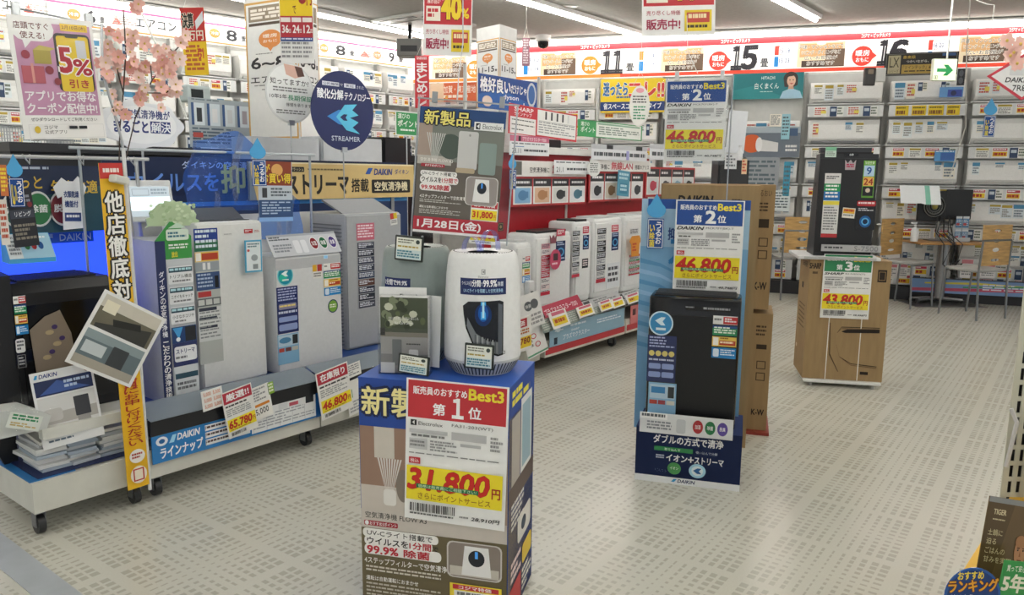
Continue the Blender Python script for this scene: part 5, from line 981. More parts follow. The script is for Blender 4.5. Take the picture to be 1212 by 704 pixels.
# long lineup sheet hanging behind, with camera like unit
sheet('catalog_board', 'grey blue board of product pictures behind the blue film', 'board', (224, 118, 298, 175), ('Y', 5.72), 0, 'a9b4bc',
      lambda s: (s.g(.05, .02, .9, .06, 1, '6a7880'), [ (s.r(.04 + .24 * k, .1, .24 + .24 * k, .55, 'd8e2e8'), s.r(.04 + .24 * k, .1, .08 + .24 * k, .55, '3a5a8c'), s.r(.12 + .24 * k, .2, .2 + .24 * k, .48, ['33383e', 'e6e8ea', 'd0d4d8', 'a8a0a8'][k])) for k in range(4)], s.g(.04, .6, .95, .95, 5, '5a6a7a', .5, 5), s.r(.05, .7, .2, .8, 'b8504a')))
t = thing('display_unit', 'small pale grey machine with dark screen above the catalog board', 'appliance', fit((222, 101, 250, 121), ('Y', 5.74), 0)[0]); _, w, h = fit((222, 101, 250, 121), ('Y', 5.74), 0)
MB('b9c6c6').rbox(-w / 2, w / 2, 0, .15, 0, h, .015).build('body', 'plastic', t); MB('8a9090').box(-.02, .02, .06, .1, 1.6 - t.location.z, 0).build('stand', 'metal', t); MB('2a3034').box(-w / 2 + .03, w / 2 - .07, -.004, 0, h * .25, h * .75).build('screen', 'gloss', t)

# --- pink coupon poster on its stand
pc, pw, ph = fit((17, 22, 118, 164), ('Y', 3.3), 0)
def pink(s):
    s.r(.05, .05, .96, .8, 'c795b4'); s.rr(.02, .0, .52, .2, 'f4f3f1', .5); s.p([(.14, .19), (.25, .19), (.16, .26)], 'f4f3f1'); s.t('店頭ですぐ', .06, .05, .46, .105, '6a3030', .02); s.t('使える!', .12, .125, .4, .18, '6a3030', .02)
    s.r(.6, .04, .93, .1, 'e8c23a'); s.t('2月10日(木)', .62, .052, .91, .09, '7a3020', .02); s.rr(.5, .12, .94, .6, '3a3434', .12); s.rr(.53, .14, .92, .6, 'e8c83c', .08); s.rr(.64, .12, .8, .155, '3a3434', .4)
    s.rr(.76, .17, .88, .32, 'd0d2d4', .1); s.t('5', .54, .24, .68, .44, 'b0303a', .05, o='faf4ee', ow=.05); s.t('%', .7, .33, .92, .46, 'b0303a', .04, o='faf4ee', ow=.05); s.t('引き', .62, .5, .86, .57, 'b0303a', .03)
    s.r(.24, .27, .44, .38, 'b0a050'); s.p([(.24, .27), (.32, .23), (.5, .25), (.44, .27)], 'c8b860'); s.e(.15, .31, .05, .035, 'a04050'); s.r(.08, .4, .34, .54, 'b8606a'); s.r(.19, .38, .22, .54, 'd89a90'); s.e(.4, .43, .05, .035, '8a3a44'); s.e(.48, .52, .04, .03, '9a4a50')
    s.t('アプリでお得な', .08, .6, .92, .685, 'faf6f8', .035); s.t('クーポン配信中!', .08, .7, .92, .785, 'faf6f8', .035); s.t('ぜひダウンロードしてご利用ください', .1, .82, .9, .85, '3a3638', .01)
    s.e(.16, .92, .035, .03, 'd8b83c'); s.t('コジマ', .24, .885, .4, .915, '3a3638', .01); s.t('公式アプリ', .24, .925, .5, .955, '3a3638', .01); s.r(.54, .89, .64, .915, '2a2a2c'); s.r(.66, .89, .76, .915, '2a2a2c'); s.fr(.06, .875, .97, .99, 'cfcfcf', .004)
s = Sheet(pw * .98, ph, 'f2f1ef', .003); pink(s)
tl = radians(3.5)
o = s.build('poster', 'gloss', None, pc - Euler((0, -tl, 0)).to_matrix() @ Vector((0, 0, ph / 2)) + Vector((0, 0, ph / 2)), (0, -tl, 0)); tag(o, 'pink coupon poster with yellow phone and 5 percent mark, top left', 'poster')
t = thing('poster_stand', 'thin metal stand holding the pink coupon poster', 'stand', (pc.x, 3.315, pc.z))
MB('b8bcc0').tube([(-pw / 2, 0, ph + .02), (pw / 2 + .04, 0, ph + .0)], .004, 6).build('top_bar', 'metal', t)
MB('b8bcc0').tube([(pw / 2 + .03, 0, ph + .01), (pw / 2 + .02, 0, ph * .6), (pw / 2 + .08, .0, 0), (pw / 2 + .1, 0, -.4)], .005, 6).build('pole', 'metal', t)
for x in (-pw / 2 + .03, pw / 2 - .02): MB('c8ccce').rbox(x - .014, x + .014, -.012, .012, ph - .01, ph + .04, .004).build('clip', 'metal', t)
# string from ceiling to the poster
def cord(pts, lab, r_=.0022, col='e2e2de'): o = MB(col).tube(pts, r_, 5).build('cord_line', 'fabric'); return tag(o, lab, 'cord')
cord([(pc.x - .02, 3.31, pc.z + ph + .01), (pc.x - .02, 3.31, CEIL)], 'thin hanging cord above the pink coupon poster')
cord([D(160, 0, 5.2), D(199, 83, 5.0), D(221, 141, 4.9)], 'white cord slanting behind the blossom branches', .006)
# cloud shaped board
cl = [(.5 + .5 * cos(a) * (1 + .05 * cos(7 * a)), .5 + .48 * sin(a) * (1 + .08 * cos(7 * a))) for a in [2 * pi * k / 48 for k in range(48)]]
t_ = co_ = sheet('cloud_board', 'white cloud shaped board with navy lettering behind the blossom branches', 'board', (118, 118, 216, 177), ('Y', 3.9), 0, 'e9ecf0',
      lambda s: (s.e(.5, .5, .42, .38, 'f4f6f8', 30), s.t('の空気清浄機が', .22, .2, .84, .38, '2a3a7c', .03), [(s.r(.2 + .13 * k, .42, .32 + .13 * k, .66, '2a3a7c'),) for k in (3, 4)], s.t('まるごと', .16, .42, .56, .66, '2a3a7c', .05), s.t('解決', .6, .44, .84, .64, 'f0f4f8', .03)), t=.012, poly=cl)
MB('c8ccce').tube([(0, .02, .05), (0, .02, 1.3 - co_.location.z)], .006, 6).build('pole', 'metal', co_)
# blossom branches in a vase hidden behind the banner
def blossom():
    root = D(141, 190, 3.35); t = thing('blossom_branch', 'artificial cherry blossom branches with pale pink flowers rising behind the yellow banner', 'flowers', root)
    twigs = [[(141, 190), (142, 150), (146, 110), (149, 60), (146, 12)], [(148, 192), (160, 140), (180, 95), (205, 62), (222, 45)], [(146, 110), (138, 80), (128, 70)], [(160, 140), (172, 110), (196, 110), (210, 100)], [(142, 150), (134, 130), (131, 118)], [(149, 60), (156, 48), (163, 52)], [(180, 95), (178, 76)], [(205, 62), (196, 52)]]
    def pt(a): return D(a[0], a[1], 3.3 + .06 * sin(a[1] * .11 + a[0] * .07)) - root
    for tw in twigs: MB('4a3a30').tube([pt(a) for a in tw], .0028, 5).build('twig', 'wood', t)
    fl = [(147, 12), (131, 38), (138, 47), (147, 40), (155, 52), (160, 42), (128, 54), (148, 62), (150, 80), (139, 68), (121, 60), (128, 88), (120, 92), (137, 112), (134, 124), (141, 135), (160, 108), (164, 92), (172, 115), (182, 128), (190, 104), (180, 80), (192, 78), (196, 60), (206, 66), (213, 52), (205, 88), (214, 72), (176, 62), (196, 100), (190, 88), (220, 44), (209, 110), (168, 80), (158, 78), (184, 62), (133, 80), (166, 122), (199, 74), (145, 96), (125, 76), (154, 118)]
    fl += [(a + U(-9, 9), b + U(-8, 8)) for a, b in fl[::2]]
    for k, (a, b) in enumerate(fl):
        c = pt((a, b)) + Vector((U(-.03, .03), U(-.06, .02), 0)); m = MB(random.choice(('f4c2b8', 'f8d2c8', 'f0b6ac', 'fadcd4'))); r_ = U(.019, .029); th = U(0, 6)
        # five notched petals, a cup facing the aisle
        nx = Vector((U(-.5, .5), -1, U(-.5, .5))).normalized(); ax = nx.cross(Vector((0, 0, 1))).normalized(); ay = nx.cross(ax)
        for j in range(5):
            g = th + j * 2 * pi / 5; e = ax * cos(g) + ay * sin(g); f_ = ax * cos(g + pi / 2) + ay * sin(g + pi / 2)
            m.q([c, c + e * r_ * .6 + f_ * r_ * .5 + nx * .004, c + e * r_ * 1.15 + f_ * r_ * .28 + nx * .008, c + e * r_ + nx * .007, c + e * r_ * 1.15 - f_ * r_ * .28 + nx * .008, c + e * r_ * .6 - f_ * r_ * .5 + nx * .004])
        m.sphere(c + nx * .004, .0045, 6, 'e0c060'); m.build('flower', 'paper', t)
blossom()
# hanging sheets, pillars and round signs of the middle distance
def red_sale(s):
    s.r(0, 0, 1, .5, 'c8302c'); s.t('決算', .06, .08, .52, .3, '1c1816', .04, o='f2e6d0', ow=.04); s.p([(.6, .2), (.95, .05), (.95, .2), (.62, .33)], 'e8ecee'); s.t('2万円', .08, .34, .9, .48, 'f4ecd8', .04); s.r(0, .5, 1, 1, 'f0c81e'); s.g(.1, .55, .9, .95, 6, 'c0622a', .6, 3); s.t('引', .6, .6, .85, .75, 'c8302c', .03)
hang(sheet('hanging_poster', 'narrow red and yellow sale sheet hanging over the blossom branches', 'poster', (216, 9, 244, 89), ('d', 5.2), FACE, 'f0c81e', red_sale, ry=-2))
def pillar(x0, xm, x1, yb, dep, lab, tx, name='pillar', ztop=CEIL):
    a = D(x0, 100, dep); m_ = D(xm, 100, dep - .28); b = D(x1, 100, dep)
    zb = P(0, 0, 1).z; rz1 = math.degrees(atan2(m_.y - a.y, m_.x - a.x)); rz2 = math.degrees(atan2(b.y - m_.y, b.x - m_.x))
    t = thing(name, lab, 'pillar', (a.x, a.y, 0)); m = MB('e6e6e4'); bk_ = b + a - m_
    o_ = Vector((a.x, a.y, 0)); q = [Vector((p_.x, p_.y, 0)) - o_ for p_ in (a, m_, b, bk_)]
    m.prism([(v.x, v.y) for v in q], 0, ztop - .001, 'z'); m.build('shaft', 'paint', t)
    for (p0, p1, rz) in ((a, m_, rz1), (m_, b, rz2)):
        w = Vector((p1.x - p0.x, p1.y - p0.y, 0)).length; mid = (p0 + p1) / 2; zt_ = hit((x0 + xm) / 2, 0 if tx[0] == '6~8' else 47, a, rz1).z; zt_ = min(zt_, ztop - .02); zb_ = hit(x0, yb, a, rz1).z
        s = Sheet(w * .98, zt_ - zb_, 'f2f2f0', .002); s.fr(0, 0, 1, 1, 'd8a95c', .03)
        s.r(.08, .03, .92, .14, '9a8a74'); s.r(.08, .15, .92, .17, '5a4a3c'); s.g(.12, .05, .88, .13, 3, 'f4ece0', .7, 3)
        s.e(.5, .27, .23, .065, 'e89248', 24); s.p([(.42, .32), (.58, .32), (.5, .36)], 'e89248'); s.t('暖房', .36, .235, .64, .262, 'fff4e6', .03); s.t('おもに', .36, .275, .64, .295, 'fff4e6', .02); s.g(.2, .37, .6, .38, 1, '8a8a8a')
        s.t(tx[0], .1, .4, .8, .48, '26242a', .04); s.t('畳', .83, .45, .93, .48, '26242a', .02); s.t('エアコン', .08, .54, .92, .585, '26242a', .035) if tx[1] else None; s.g(.15, .6, .85, .61, 1, '777777'); s.g(.3, .63, .7, .64, 1, '777777')
        o = s.build('printed_panel', 'paper', t); o.location = Vector((mid.x, mid.y, zb_)) - o_ + Vector((sin(radians(rz)), -cos(radians(rz)), 0)) * .004; o.rotation_euler = (0, 0, radians(rz))
pillar(293, 353, 378, 165, 6.2, 'tall square pillar wrapped in 6~8 air conditioner panels, left of the oval sign', ('6~8', 1), ztop=CEIL)
pillar(564, 591, 611, 128, 8.2, 'smaller square pillar wrapped in 11-15 panels, behind the blue fan poster', ('11-15', 0), ztop=CEIL - .35)
def loan(s):
    s.r(.02, 0, .98, .4, 'f0cf22'); s.g(.1, .0, .5, .2, 3, '7a6a20', .6, 4); s.t('0', .58, .0, .8, .22, 'a82c2c', .05); s.t('円', .82, .05, .96, .24, 'a82c2c', .03); s.t('で', .4, .25, .5, .35, '7a3020', .02)
    s.r(.02, .38, .98, .66, 'b8303c'); 
    for k, t_ in enumerate(('36', '24', '12')): u = .04 + .32 * k; s.r(u, .4, u + .28, .46, 'f0e8e4'); s.t(t_, u + .03, .5, u + .22, .6, 'f6f2ee', .03); s.t('回', u + .23, .55, u + .29, .6, 'f6f2ee', .01); s.g(u, .72, u + .28, .95, 4, '9a9a9c', .5, 3)
    s.r(.02, .66, .98, .71, '2c4a90'); s.g(.05, .67, .95, .7, 1, 'e0e6f2')
hang(sheet('hanging_poster', 'yellow, red and white payment plan sheet hanging right of the tall pillar', 'poster', (331, -16, 371, 75), ('d', 5.4), FACE, 'eeeeec', loan, ry=0))
def sale40(s):
    s.r(.02, .0, .98, .62, 'c8303a'); s.t('処分祭', .1, .02, .9, .2, 'e8d43a', .04, o='201818', ow=.06); s.t('展示品が', .08, .3, .35, .37, 'f6e8e0', .02); s.t('40', .38, .27, .76, .55, 'f0d22c', .06, o='8a1c1c', ow=.03); s.t('%', .78, .42, .93, .54, 'f0d22c', .04)
    s.r(.06, .4, .35, .58, 'f2e8d8'); s.t('最大', .38, .25, .44, .33, 'f6e8e0', .01); s.g(.09, .43, .32, .55, 2, 'c8303a', .7, 3); s.g(.1, .23, .9, .26, 1, 'f4e0d8', .7, 9)
    s.t('売り尽くし特価', .06, .68, .52, .74, 'b8405a', .01); s.t('販売中!', .06, .79, .52, .92, 'a82c50', .04); s.r(.58, .68, .95, .95, 'e8cc2c'); s.r(.61, .71, .92, .84, 'c84a3a'); s.g(.63, .73, .9, .82, 1, 'f4e0b0'); s.g(.62, .87, .9, .93, 1, '4a3a20')
hang(sheet('hanging_poster', 'red and white 40 percent clearance sheet hanging left of centre', 'poster', (501, -32, 559, 66), ('d', 4.6), FACE, 'f2f1ef', sale40, ry=1))
hang(sheet('hanging_poster', 'red and white clearance sheet hanging over the 11 and 15 signs', 'poster', (760, -52, 847, 42), ('d', 5.4), FACE, 'f2f1ef', sale40, ry=-2))
cord([D(813, 18, 5.4), D(814, 60, 5.0), (cp.x, cp.y, cp.z + hp + .03)], 'thin hanging cord above the upper rank 2 price poster', .002)
cord([D(548, 0, 4.5), D(548, 50, 4.5), D(543, 90, 4.4), D(541, 122, 4.3)], 'curling clear cord hanging over the red 40 percent sheet', .004, 'c8ccd0')
def roundsign(b, at, lab, cat_, bg, dr, name='round_sign', ped=None, rim=None):
    c, w, h = fit(b, at, 0 if at[0] == 'Y' else FACE); rz = 0 if at[0] == 'Y' else FACE
    t = thing(name, lab, 'sign', c, rz); cl = [(.5 + .5 * cos(2 * pi * k / 48), .5 + .5 * sin(2 * pi * k / 48)) for k in range(48)]
    s = Sheet(w, h, bg, .004, poly=cl); dr(s); s.build('disc', 'paper', t)
    MB('b8bcc0').tube([(0, .01, .02), (0, .01, -(c.z - (ped or 1.1)))], .004, 6).build('pole', 'metal', t); MB('c8cccf').box(-.02, .02, -.008, .012, -.012, .02).build('clip', 'metal', t)
    return t
roundsign((368, 84, 442, 178), ('Y', 3.95), 'navy blue oval sign with light blue arrow mark above the gold sign', 'sign', '1f2a5e', lambda s: (
    s.r(.18, .15, .44, .2, 'dfe3ee'), s.t('公的機関', .19, .158, .43, .193, '1f2a5e', .01), s.r(.52, .15, .7, .2, 'dfe3ee'), s.t('実証', .54, .158, .68, .193, '1f2a5e', .01), s.t('で', .45, .16, .5, .19, 'dfe3ee', 0), s.t('された', .72, .16, .84, .2, 'dfe3ee', 0),
    s.t('酸化分解', .1, .24, .5, .36, 'f2f4f8', .04), s.t('テクノロジー', .52, .26, .94, .355, 'f2f4f8', .03),
    s.p([(.24, .58), (.42, .49), (.52, .49), (.45, .53), (.4, .58), (.45, .63), (.52, .68), (.42, .67)], '3c8cd8'), s.p([(.38, .58), (.52, .42), (.72, .4), (.64, .48), (.74, .54), (.6, .58), (.74, .63), (.64, .7), (.76, .78), (.54, .74)], '5cc4e8'), s.p([(.44, .58), (.5, .54), (.56, .54), (.53, .58), (.56, .62), (.5, .62)], '1f2a5e'),
    s.t('STREAMER', .3, .82, .76, .88, 'c8d2e2', .02)), ped=1.1)
roundsign((314, 74, 372, 146), ('Y', 4.2), 'white round warranty sign left of the navy oval sign', 'sign', 'dcdedc', lambda s: (
    s.e(.5, .5, .47, .47, 'eceeec', 36), s.p([(.38, .03), (.7, .05), (.78, .2), (.6, .25), (.42, .2)], 'd8b0a0'), s.p([(.6, .05), (.75, .06), (.8, .2), (.66, .22)], '5a3a30'),
    s.t('知ってますか?', .1, .27, .88, .37, '4a4a4c', .02), s.g(.15, .41, .85, .5, 2, '7a7c7c', .5, 9), s.t('10年5年', .08, .53, .42, .6, '3c3c3e', .02), s.t('長期保証', .44, .53, .95, .62, '4a9a70', .03), s.t('修理を承ります', .4, .66, .92, .72, '3c3c3e', .01), s.g(.2, .78, .8, .86, 2, '7a7c7c', .5, 6)), ped=1.1)

# ================================================================ RED BACKED CARTS IN THE MIDDLE
sm = cart(3.95, 4.5, 'small white wheeled cart with slanted price boards between the foreground carton and the red cart', casters=((.12, .05), (.2, .12), (-.2, .5)), base=(.1, .26), y1=3.9)
MB('c9cac6').box(-.27, .27, .05, .6, .26, .40).build('upper_deck', 'paint', sm)
sheet('price_card', 'white slanted board of two grey circles on the small white cart', 'price card', (614, 348, 641, 388), ('Y', 3.2), 0, 'e6e6e4', lambda s: (s.e(.45, .35, .17, .14, '5a5e62'), s.e(.72, .33, .17, .14, '5a5e62'), s.t('除菌', .33, .3, .57, .4, 'e6e6e4', .01), s.g(.1, .6, .95, .95, 3, '9a9a9a')), ry=-6, rx=-12)
sheet('price_card', 'red headed yellow price card on the small white cart', 'price card', (603, 376, 629, 417), ('Y', 3.16), 0, 'efeeea', lambda s: (s.r(.1, .05, .8, .3, 'c23a44'), s.t('特価', .2, .1, .7, .26, 'ffffff', .03), s.g(.2, .36, .9, .52, 2, 'c8742c'), s.r(.1, .58, .98, .9, 'f0d028'), s.t('13,780', .15, .62, .92, .82, '8a3018', .05)), ry=-3)
sheet('price_card', 'white specification sheet with two red rings, lowest on the small white cart', 'price card', (621, 388, 645, 420), ('Y', 3.22), 0, 'eeeeec', lambda s: (s.e(.5, .3, .13, .1, 'c23a54'), s.e(.5, .3, .09, .07, 'eeeeec'), s.e(.6, .62, .13, .1, 'c23a54'), s.e(.6, .62, .09, .07, 'eeeeec'), s.g(.1, .1, .4, .7, 4, '8a8a8a'), s.r(0, .9, 1, .96, '5a9a7a')), ry=-8, rx=-15)
def sunit(b, Y, dep, lab, z0, topc, strips, extra=None):
    c, w, h = fit(b, ('Y', Y), 0); h += c.z - z0
    t = thing('air_purifier', lab, 'air purifier', (c.x, Y, z0), 0)
    MB('e2e3e3').rbox(-w / 2, w / 2, 0, dep, 0, h, .03, seg=3).build('body', 'plastic', t, smooth=True)
    MB('e8e9e9').rbox(-w / 2 + .02, w / 2 - .02, -.01, .01, .06, h - .04, .006).build('front_panel', 'plastic', t)
    MB(topc).box(-w / 2 + .05, w / 2 - .05, .02, dep - .06, h - .002, h + .015).build('top_louver', 'plastic', t); MB('3a3b3e').box(-w / 2 + .02, w / 2 - .02, .01, dep - .02, 0, .02).build('foot', 'plastic', t)
    for x0, y0, x1, y1, cc, kind in strips:
        if kind == 'col': stick(t, (x0, y0, x1, y1), -.01, 'd8d8d8', lambda s: (stickers_col(s, n=9, cols=cc), s.r(0, .93, 1, 1, 'c23a4c')), label='column of feature stickers')
        elif kind == 'ring': stick(t, (x0, y0, x1, y1), -.01, '24345e', lambda s: (s.g(.1, .05, .9, .25, 2, 'b8c8e8'), s.e(.5, .55, .38, .22, '4f9ad0'), s.e(.5, .55, .24, .14, '24345e'), s.g(.1, .82, .9, .95, 1, 'b8c8e8')))
        elif kind == 'energy': stick(t, (x0, y0, x1, y1), -.01, 'e4e4e4', energy_stack)
        else: stick(t, (x0, y0, x1, y1), -.01, cc, lambda s: s.g(.1, .15, .9, .85, 3, 'f4e4e6' if sum(lin(cc)) < 1.2 else '5a5a60', .55, 4))
    return t, w, h
PK = ['d8a0a8', 'f0e8e8', 'c23a4c', 'd05a6a', 'c84a5c', 'c23a4c', 'e8e4e4', 'e8d8d8', 'e6e6e6']; BK_ = ['2a2b2e', 'd8d8d8', '3a3b3e', '2a2b2e', '44464a', 'd8dadc', '4a4c50', 'd8d8d8', 'c8c8c8']
t, w, h = sunit((609, 287, 629, 366), 3.55, .25, 'white air purifier with pump dispenser on its front, on the small white cart', .402, 'cfd2d2', [(618, 303, 627, 334, None, 'energy')])
MB('dcdedf').rbox(.0, .07, -.06, -.01, .1, .24, .012).build('dispenser', 'plastic', t); MB('3c3e42').box(.02, .05, -.064, -.058, .13, .16).build('dispenser_opening', 'plastic', t)
sc1 = cart(4.56, 5.74, 'red trimmed white cart with the light blue banner carrying white purifiers', casters=((.48, .06), (-.5, .5), (.48, .5)))
sc2 = cart(5.76, 6.95, 'red trimmed white cart with the salmon banner, half hidden by the rank 2 stand', casters=((.5, .5),))
for t_, w_, bc_, lb in ((sc1, .58, '8fb4cc', 0), (sc2, .58, 'd8787a', 1)):
    MB('c8343c').box(-w_, w_, -.004, 0, .12, .17).build('red_strip', 'paint', t_); MB('d6d6d2').box(-w_, w_, .02, .7, .33, .36).build('deck', 'paint', t_)
    MB('c9c8c4').box(-w_, w_, -.02, .1, .36, .385).build('rail_ledge', 'paint', t_); MB('2a2b2d').box(-w_, w_, .0, .02, .34, .36).build('dark_strip', 'plastic', t_)
    MB('d0cfca').box(-w_, w_, .715, .73, .2, .82).build('back_panel', 'paint', t_)
    s = Sheet(w_ * 2 - .06, .16, bc_, .003)
    if not lb: s.e(.1, .25, .03, .12, 'd8ecf6'); s.g(.06, .15, .16, .35, 2, 'e6f2f8'); s.t('プラズマクラスター', .16, .55, .5, .8, 'dfeef6', .02); s.r(.05, .6, .09, .92, '2c3a4c'); s.g(.25, .15, .45, .3, 1, 'd8eaf4'); s.g(.6, .25, .95, .5, 2, 'd8eaf4', .5, 8); s.t('SHARP', .26, .38, .36, .48, 'e6f2f8', .01)
    else: s.r(.03, .2, .08, .55, '5a2a30'); s.t('プラズマクラスター7000', .12, .3, .6, .6, 'f6e2e2', .02)
    o = s.build('banner', 'gloss', None, (t_.location.x, 3.235, .175), (radians(0), 0, 0)); tag(o, ['light blue banner on the front of the red trimmed cart', 'salmon pink banner right of the light blue banner'][lb], 'banner')
for b, Y, lab, tc, st in (((632, 275, 675, 374), 3.55, 'white air purifier with pink stickers and oval tag, leftmost on the red backed cart', '2a2b2e', [(640, 288, 651, 349, PK, 'col'), (658, 285, 669, 309, None, 'ring'), (659, 271, 669, 279, 'c8465a', 'x')]),
                          ((679, 262, 699, 358), 3.58, 'white air purifier with black sticker column, second on the red backed cart', '2a2b2e', [(677, 273, 686, 328, BK_, 'col'), (690, 278, 697, 295, None, 'ring'), (689, 306, 696, 317, '3a3c40', 'x'), (690, 268, 697, 276, 'c8465a', 'x')]),
                          ((702, 258, 735, 352), 3.58, 'white air purifier with black sticker column, third on the red backed cart', 'd8dadb', [(706, 270, 717, 334, BK_, 'col'), (724, 275, 732, 296, None, 'ring'), (718, 311, 733, 340, 'e6eaee', 'x'), (724, 266, 732, 274, 'c8465a', 'x')]),
                          ((738, 254, 790, 348), 3.58, 'white air purifier with yellow shirt card, rightmost on the red backed cart', 'd8dadb', [(744, 301, 757, 325, ['c23a4c', 'd8dadc', '4a9a5a'], 'col'), (745, 270, 756, 278, 'e6e8ea', 'x')])):
    t, w, h = sunit(b, Y, .28, lab, .362, tc, st)
sheet('oval_tag', 'pink oval tag hanging on the leftmost white purifier of the red backed cart', 'tag', (651, 295, 664, 319), ('Y', 3.5), 0, 'c8486a', lambda s: (s.r(.3, .2, .7, .55, '3a2a30'), s.g(.2, .65, .8, .8, 1, 'f6dce4')), poly=[(.5 + .5 * cos(2 * pi * k / 20), .5 + .5 * sin(2 * pi * k / 20)) for k in range(20)])
sheet('crown_card', 'small pink crown shaped card on the leftmost white purifier of the red backed cart', 'card', (651, 278, 659, 288), ('Y', 3.5), 0, '8a4a58', None, poly=[(0, 0), (.25, .4), (.5, 0), (.75, .4), (1, 0), (.9, 1), (.1, 1)])
sheet('shirt_card', 'orange and yellow shirt shaped card on the rightmost white purifier of the red cart', 'card', (745, 279, 759, 303), ('Y', 3.5), 0, 'e0963c', lambda s: s.g(.25, .35, .75, .8, 3, 'c23a2c'), poly=[(.2, 0), (.8, 0), (1, .25), (.85, .4), (.8, 1), (.2, 1), (.15, .4), (0, .25)])
# pop cards on the cart's ledge
sheet('shelf_card', 'slanted crimson title card at the left of the red backed cart ledge', 'card', (636, 356, 687, 372), ('Y', 3.3), 0, 'b8304c', lambda s: (s.r(.06, .2, .13, .85, '2a1a20'), s.t('プラズマクラスター7000', .16, .3, .9, .75, 'f4dce2', .02)), ry=-4, rx=-35)
for k, (b, lb) in enumerate((((690, 350, 733, 361), 'slanted silver leaflet card right of the crimson title card'), ((733, 344, 757, 353), 'slanted silver leaflet card behind the salmon banner'))):
    sheet('shelf_card', lb, 'card', b, ('Y', 3.32), 0, 'b4b6b8', lambda s: (s.r(.05, .1, .2, .9, '3c3e42'), s.g(.3, .2, .9, .7, 2, '7a7c80')), ry=-3, rx=-40)
for k, (a, b, c, d, lb) in enumerate(((652, 367, 672, 387, 'yellow price card left end of the red backed cart rail'), (684, 361, 702, 374, 'yellow price card at the middle of the red backed cart rail'), (710, 355, 724, 367, 'yellow price card right of middle on the red backed cart rail'), (725, 352, 738, 363, 'yellow price card beside the end of the light blue banner'), (742, 347, 757, 358, 'white price card above the salmon banner'))):
    sheet('price_card', lb, 'price card', (a, b, c, d), ('Y', 3.2), 0, 'eceae6', lambda s: (s.r(.15, .05, .9, .25, 'c8647a'), s.r(.1, .38, .9, .85, 'e8cc2c'), s.g(.2, .48, .8, .72, 1, 'b04a1c', .9, 4)), ry=-3, rx=-25)
for k, (a, b, c, d) in enumerate(((641, 377, 652, 393), (672, 367, 684, 382), (702, 363, 710, 372))):
    sheet('leaflet', ['grey green leaflet bundle at left end of the cart rail', 'grey green leaflet bundle between two yellow price cards', 'small grey green leaflet bundle right of the middle price card'][k], 'leaflet', (a, b, c, d), ('Y', 3.22), 0, '8a9690', lambda s: s.g(.1, .1, .9, .9, 5, 'c8ccc4', .5, 4), ry=-3, rx=-25)
# red back wall of the carts with four-picture frames
t = thing('red_backdrop', 'tall red back panel behind the row of white purifiers', 'panel', (5.9, 4.02, 0), 0)
MB('b4202c').box(-1.12, 1.6, 0, .03, .0, 1.62).build('board', 'paint', t); MB('d0d0cc').box(.02, .05, -.008, 0, .4, 1.2).build('joint_strip', 'paint', t); MB('e0e0dc').box(-1.12, 1.6, -.06, .03, 1.62, 1.66).build('top_shelf', 'paint', t)
for x in (-.92, -.5, -.1, .75, 1.2):
    s = Sheet(.07, .07, '2a2420', .001); s.fr(.1, .1, .9, .9, 'a8925a', .06); s.e(.5, .5, .2, .2, 'a8925a'); s.build('emblem_plate', 'paper', t, (x, -.003, .98 if x < -.9 else 1.18))
def frame4(lab, b, pics, at=('Y', 3.9)):
    c, w, h = fit(b, at, 0); t = thing('feature_sign', lab, 'frame', c, 0)
    MB('c03a3e').box(-w / 2, w / 2, 0, .01, 0, h).build('frame', 'paint', t)
    for i, (cc, c2_) in enumerate(pics):
        s = Sheet(w * .225, h * .86, 'e9e9e6', .002); s.r(0, 0, 1, .3, '3a3b3e'); s.g(.12, .1, .88, .2, 1, 'e8e8e8', .9, 5); s.r(.08, .36, .92, .95, cc); s.e(.5, .65, .25, .2, c2_); s.r(.55, .5, .8, .75, c2_)
        s.build('picture', 'paper', t, ((i - 1.5) * w * .243, -.002, h * .07))
frame4('red frame of four small feature pictures, left one above the purifiers', (605, 209, 694, 243), [('8ab8dc', '5a8ab8'), ('dcb89c', 'b8845c'), ('d8d8d6', '3c3e42'), ('e4e8ea', '4f7a8c')])
frame4('red frame of four small feature pictures, right of the first', (697, 203, 762, 238), [('d8dadc', '3c3e42'), ('d8cfc0', '8a6a4a'), ('e0e4e8', '4a86b8'), ('e6e6e6', '4a4c50')])
frame4('red frame of small feature pictures partly behind the rank 2 board', (764, 198, 822, 232), [('d8dadc', 'c24a5c'), ('e4e4e4', '5a5c60'), ('d8e0e4', '8ab0c4'), ('d8dadc', '3c3e42')])
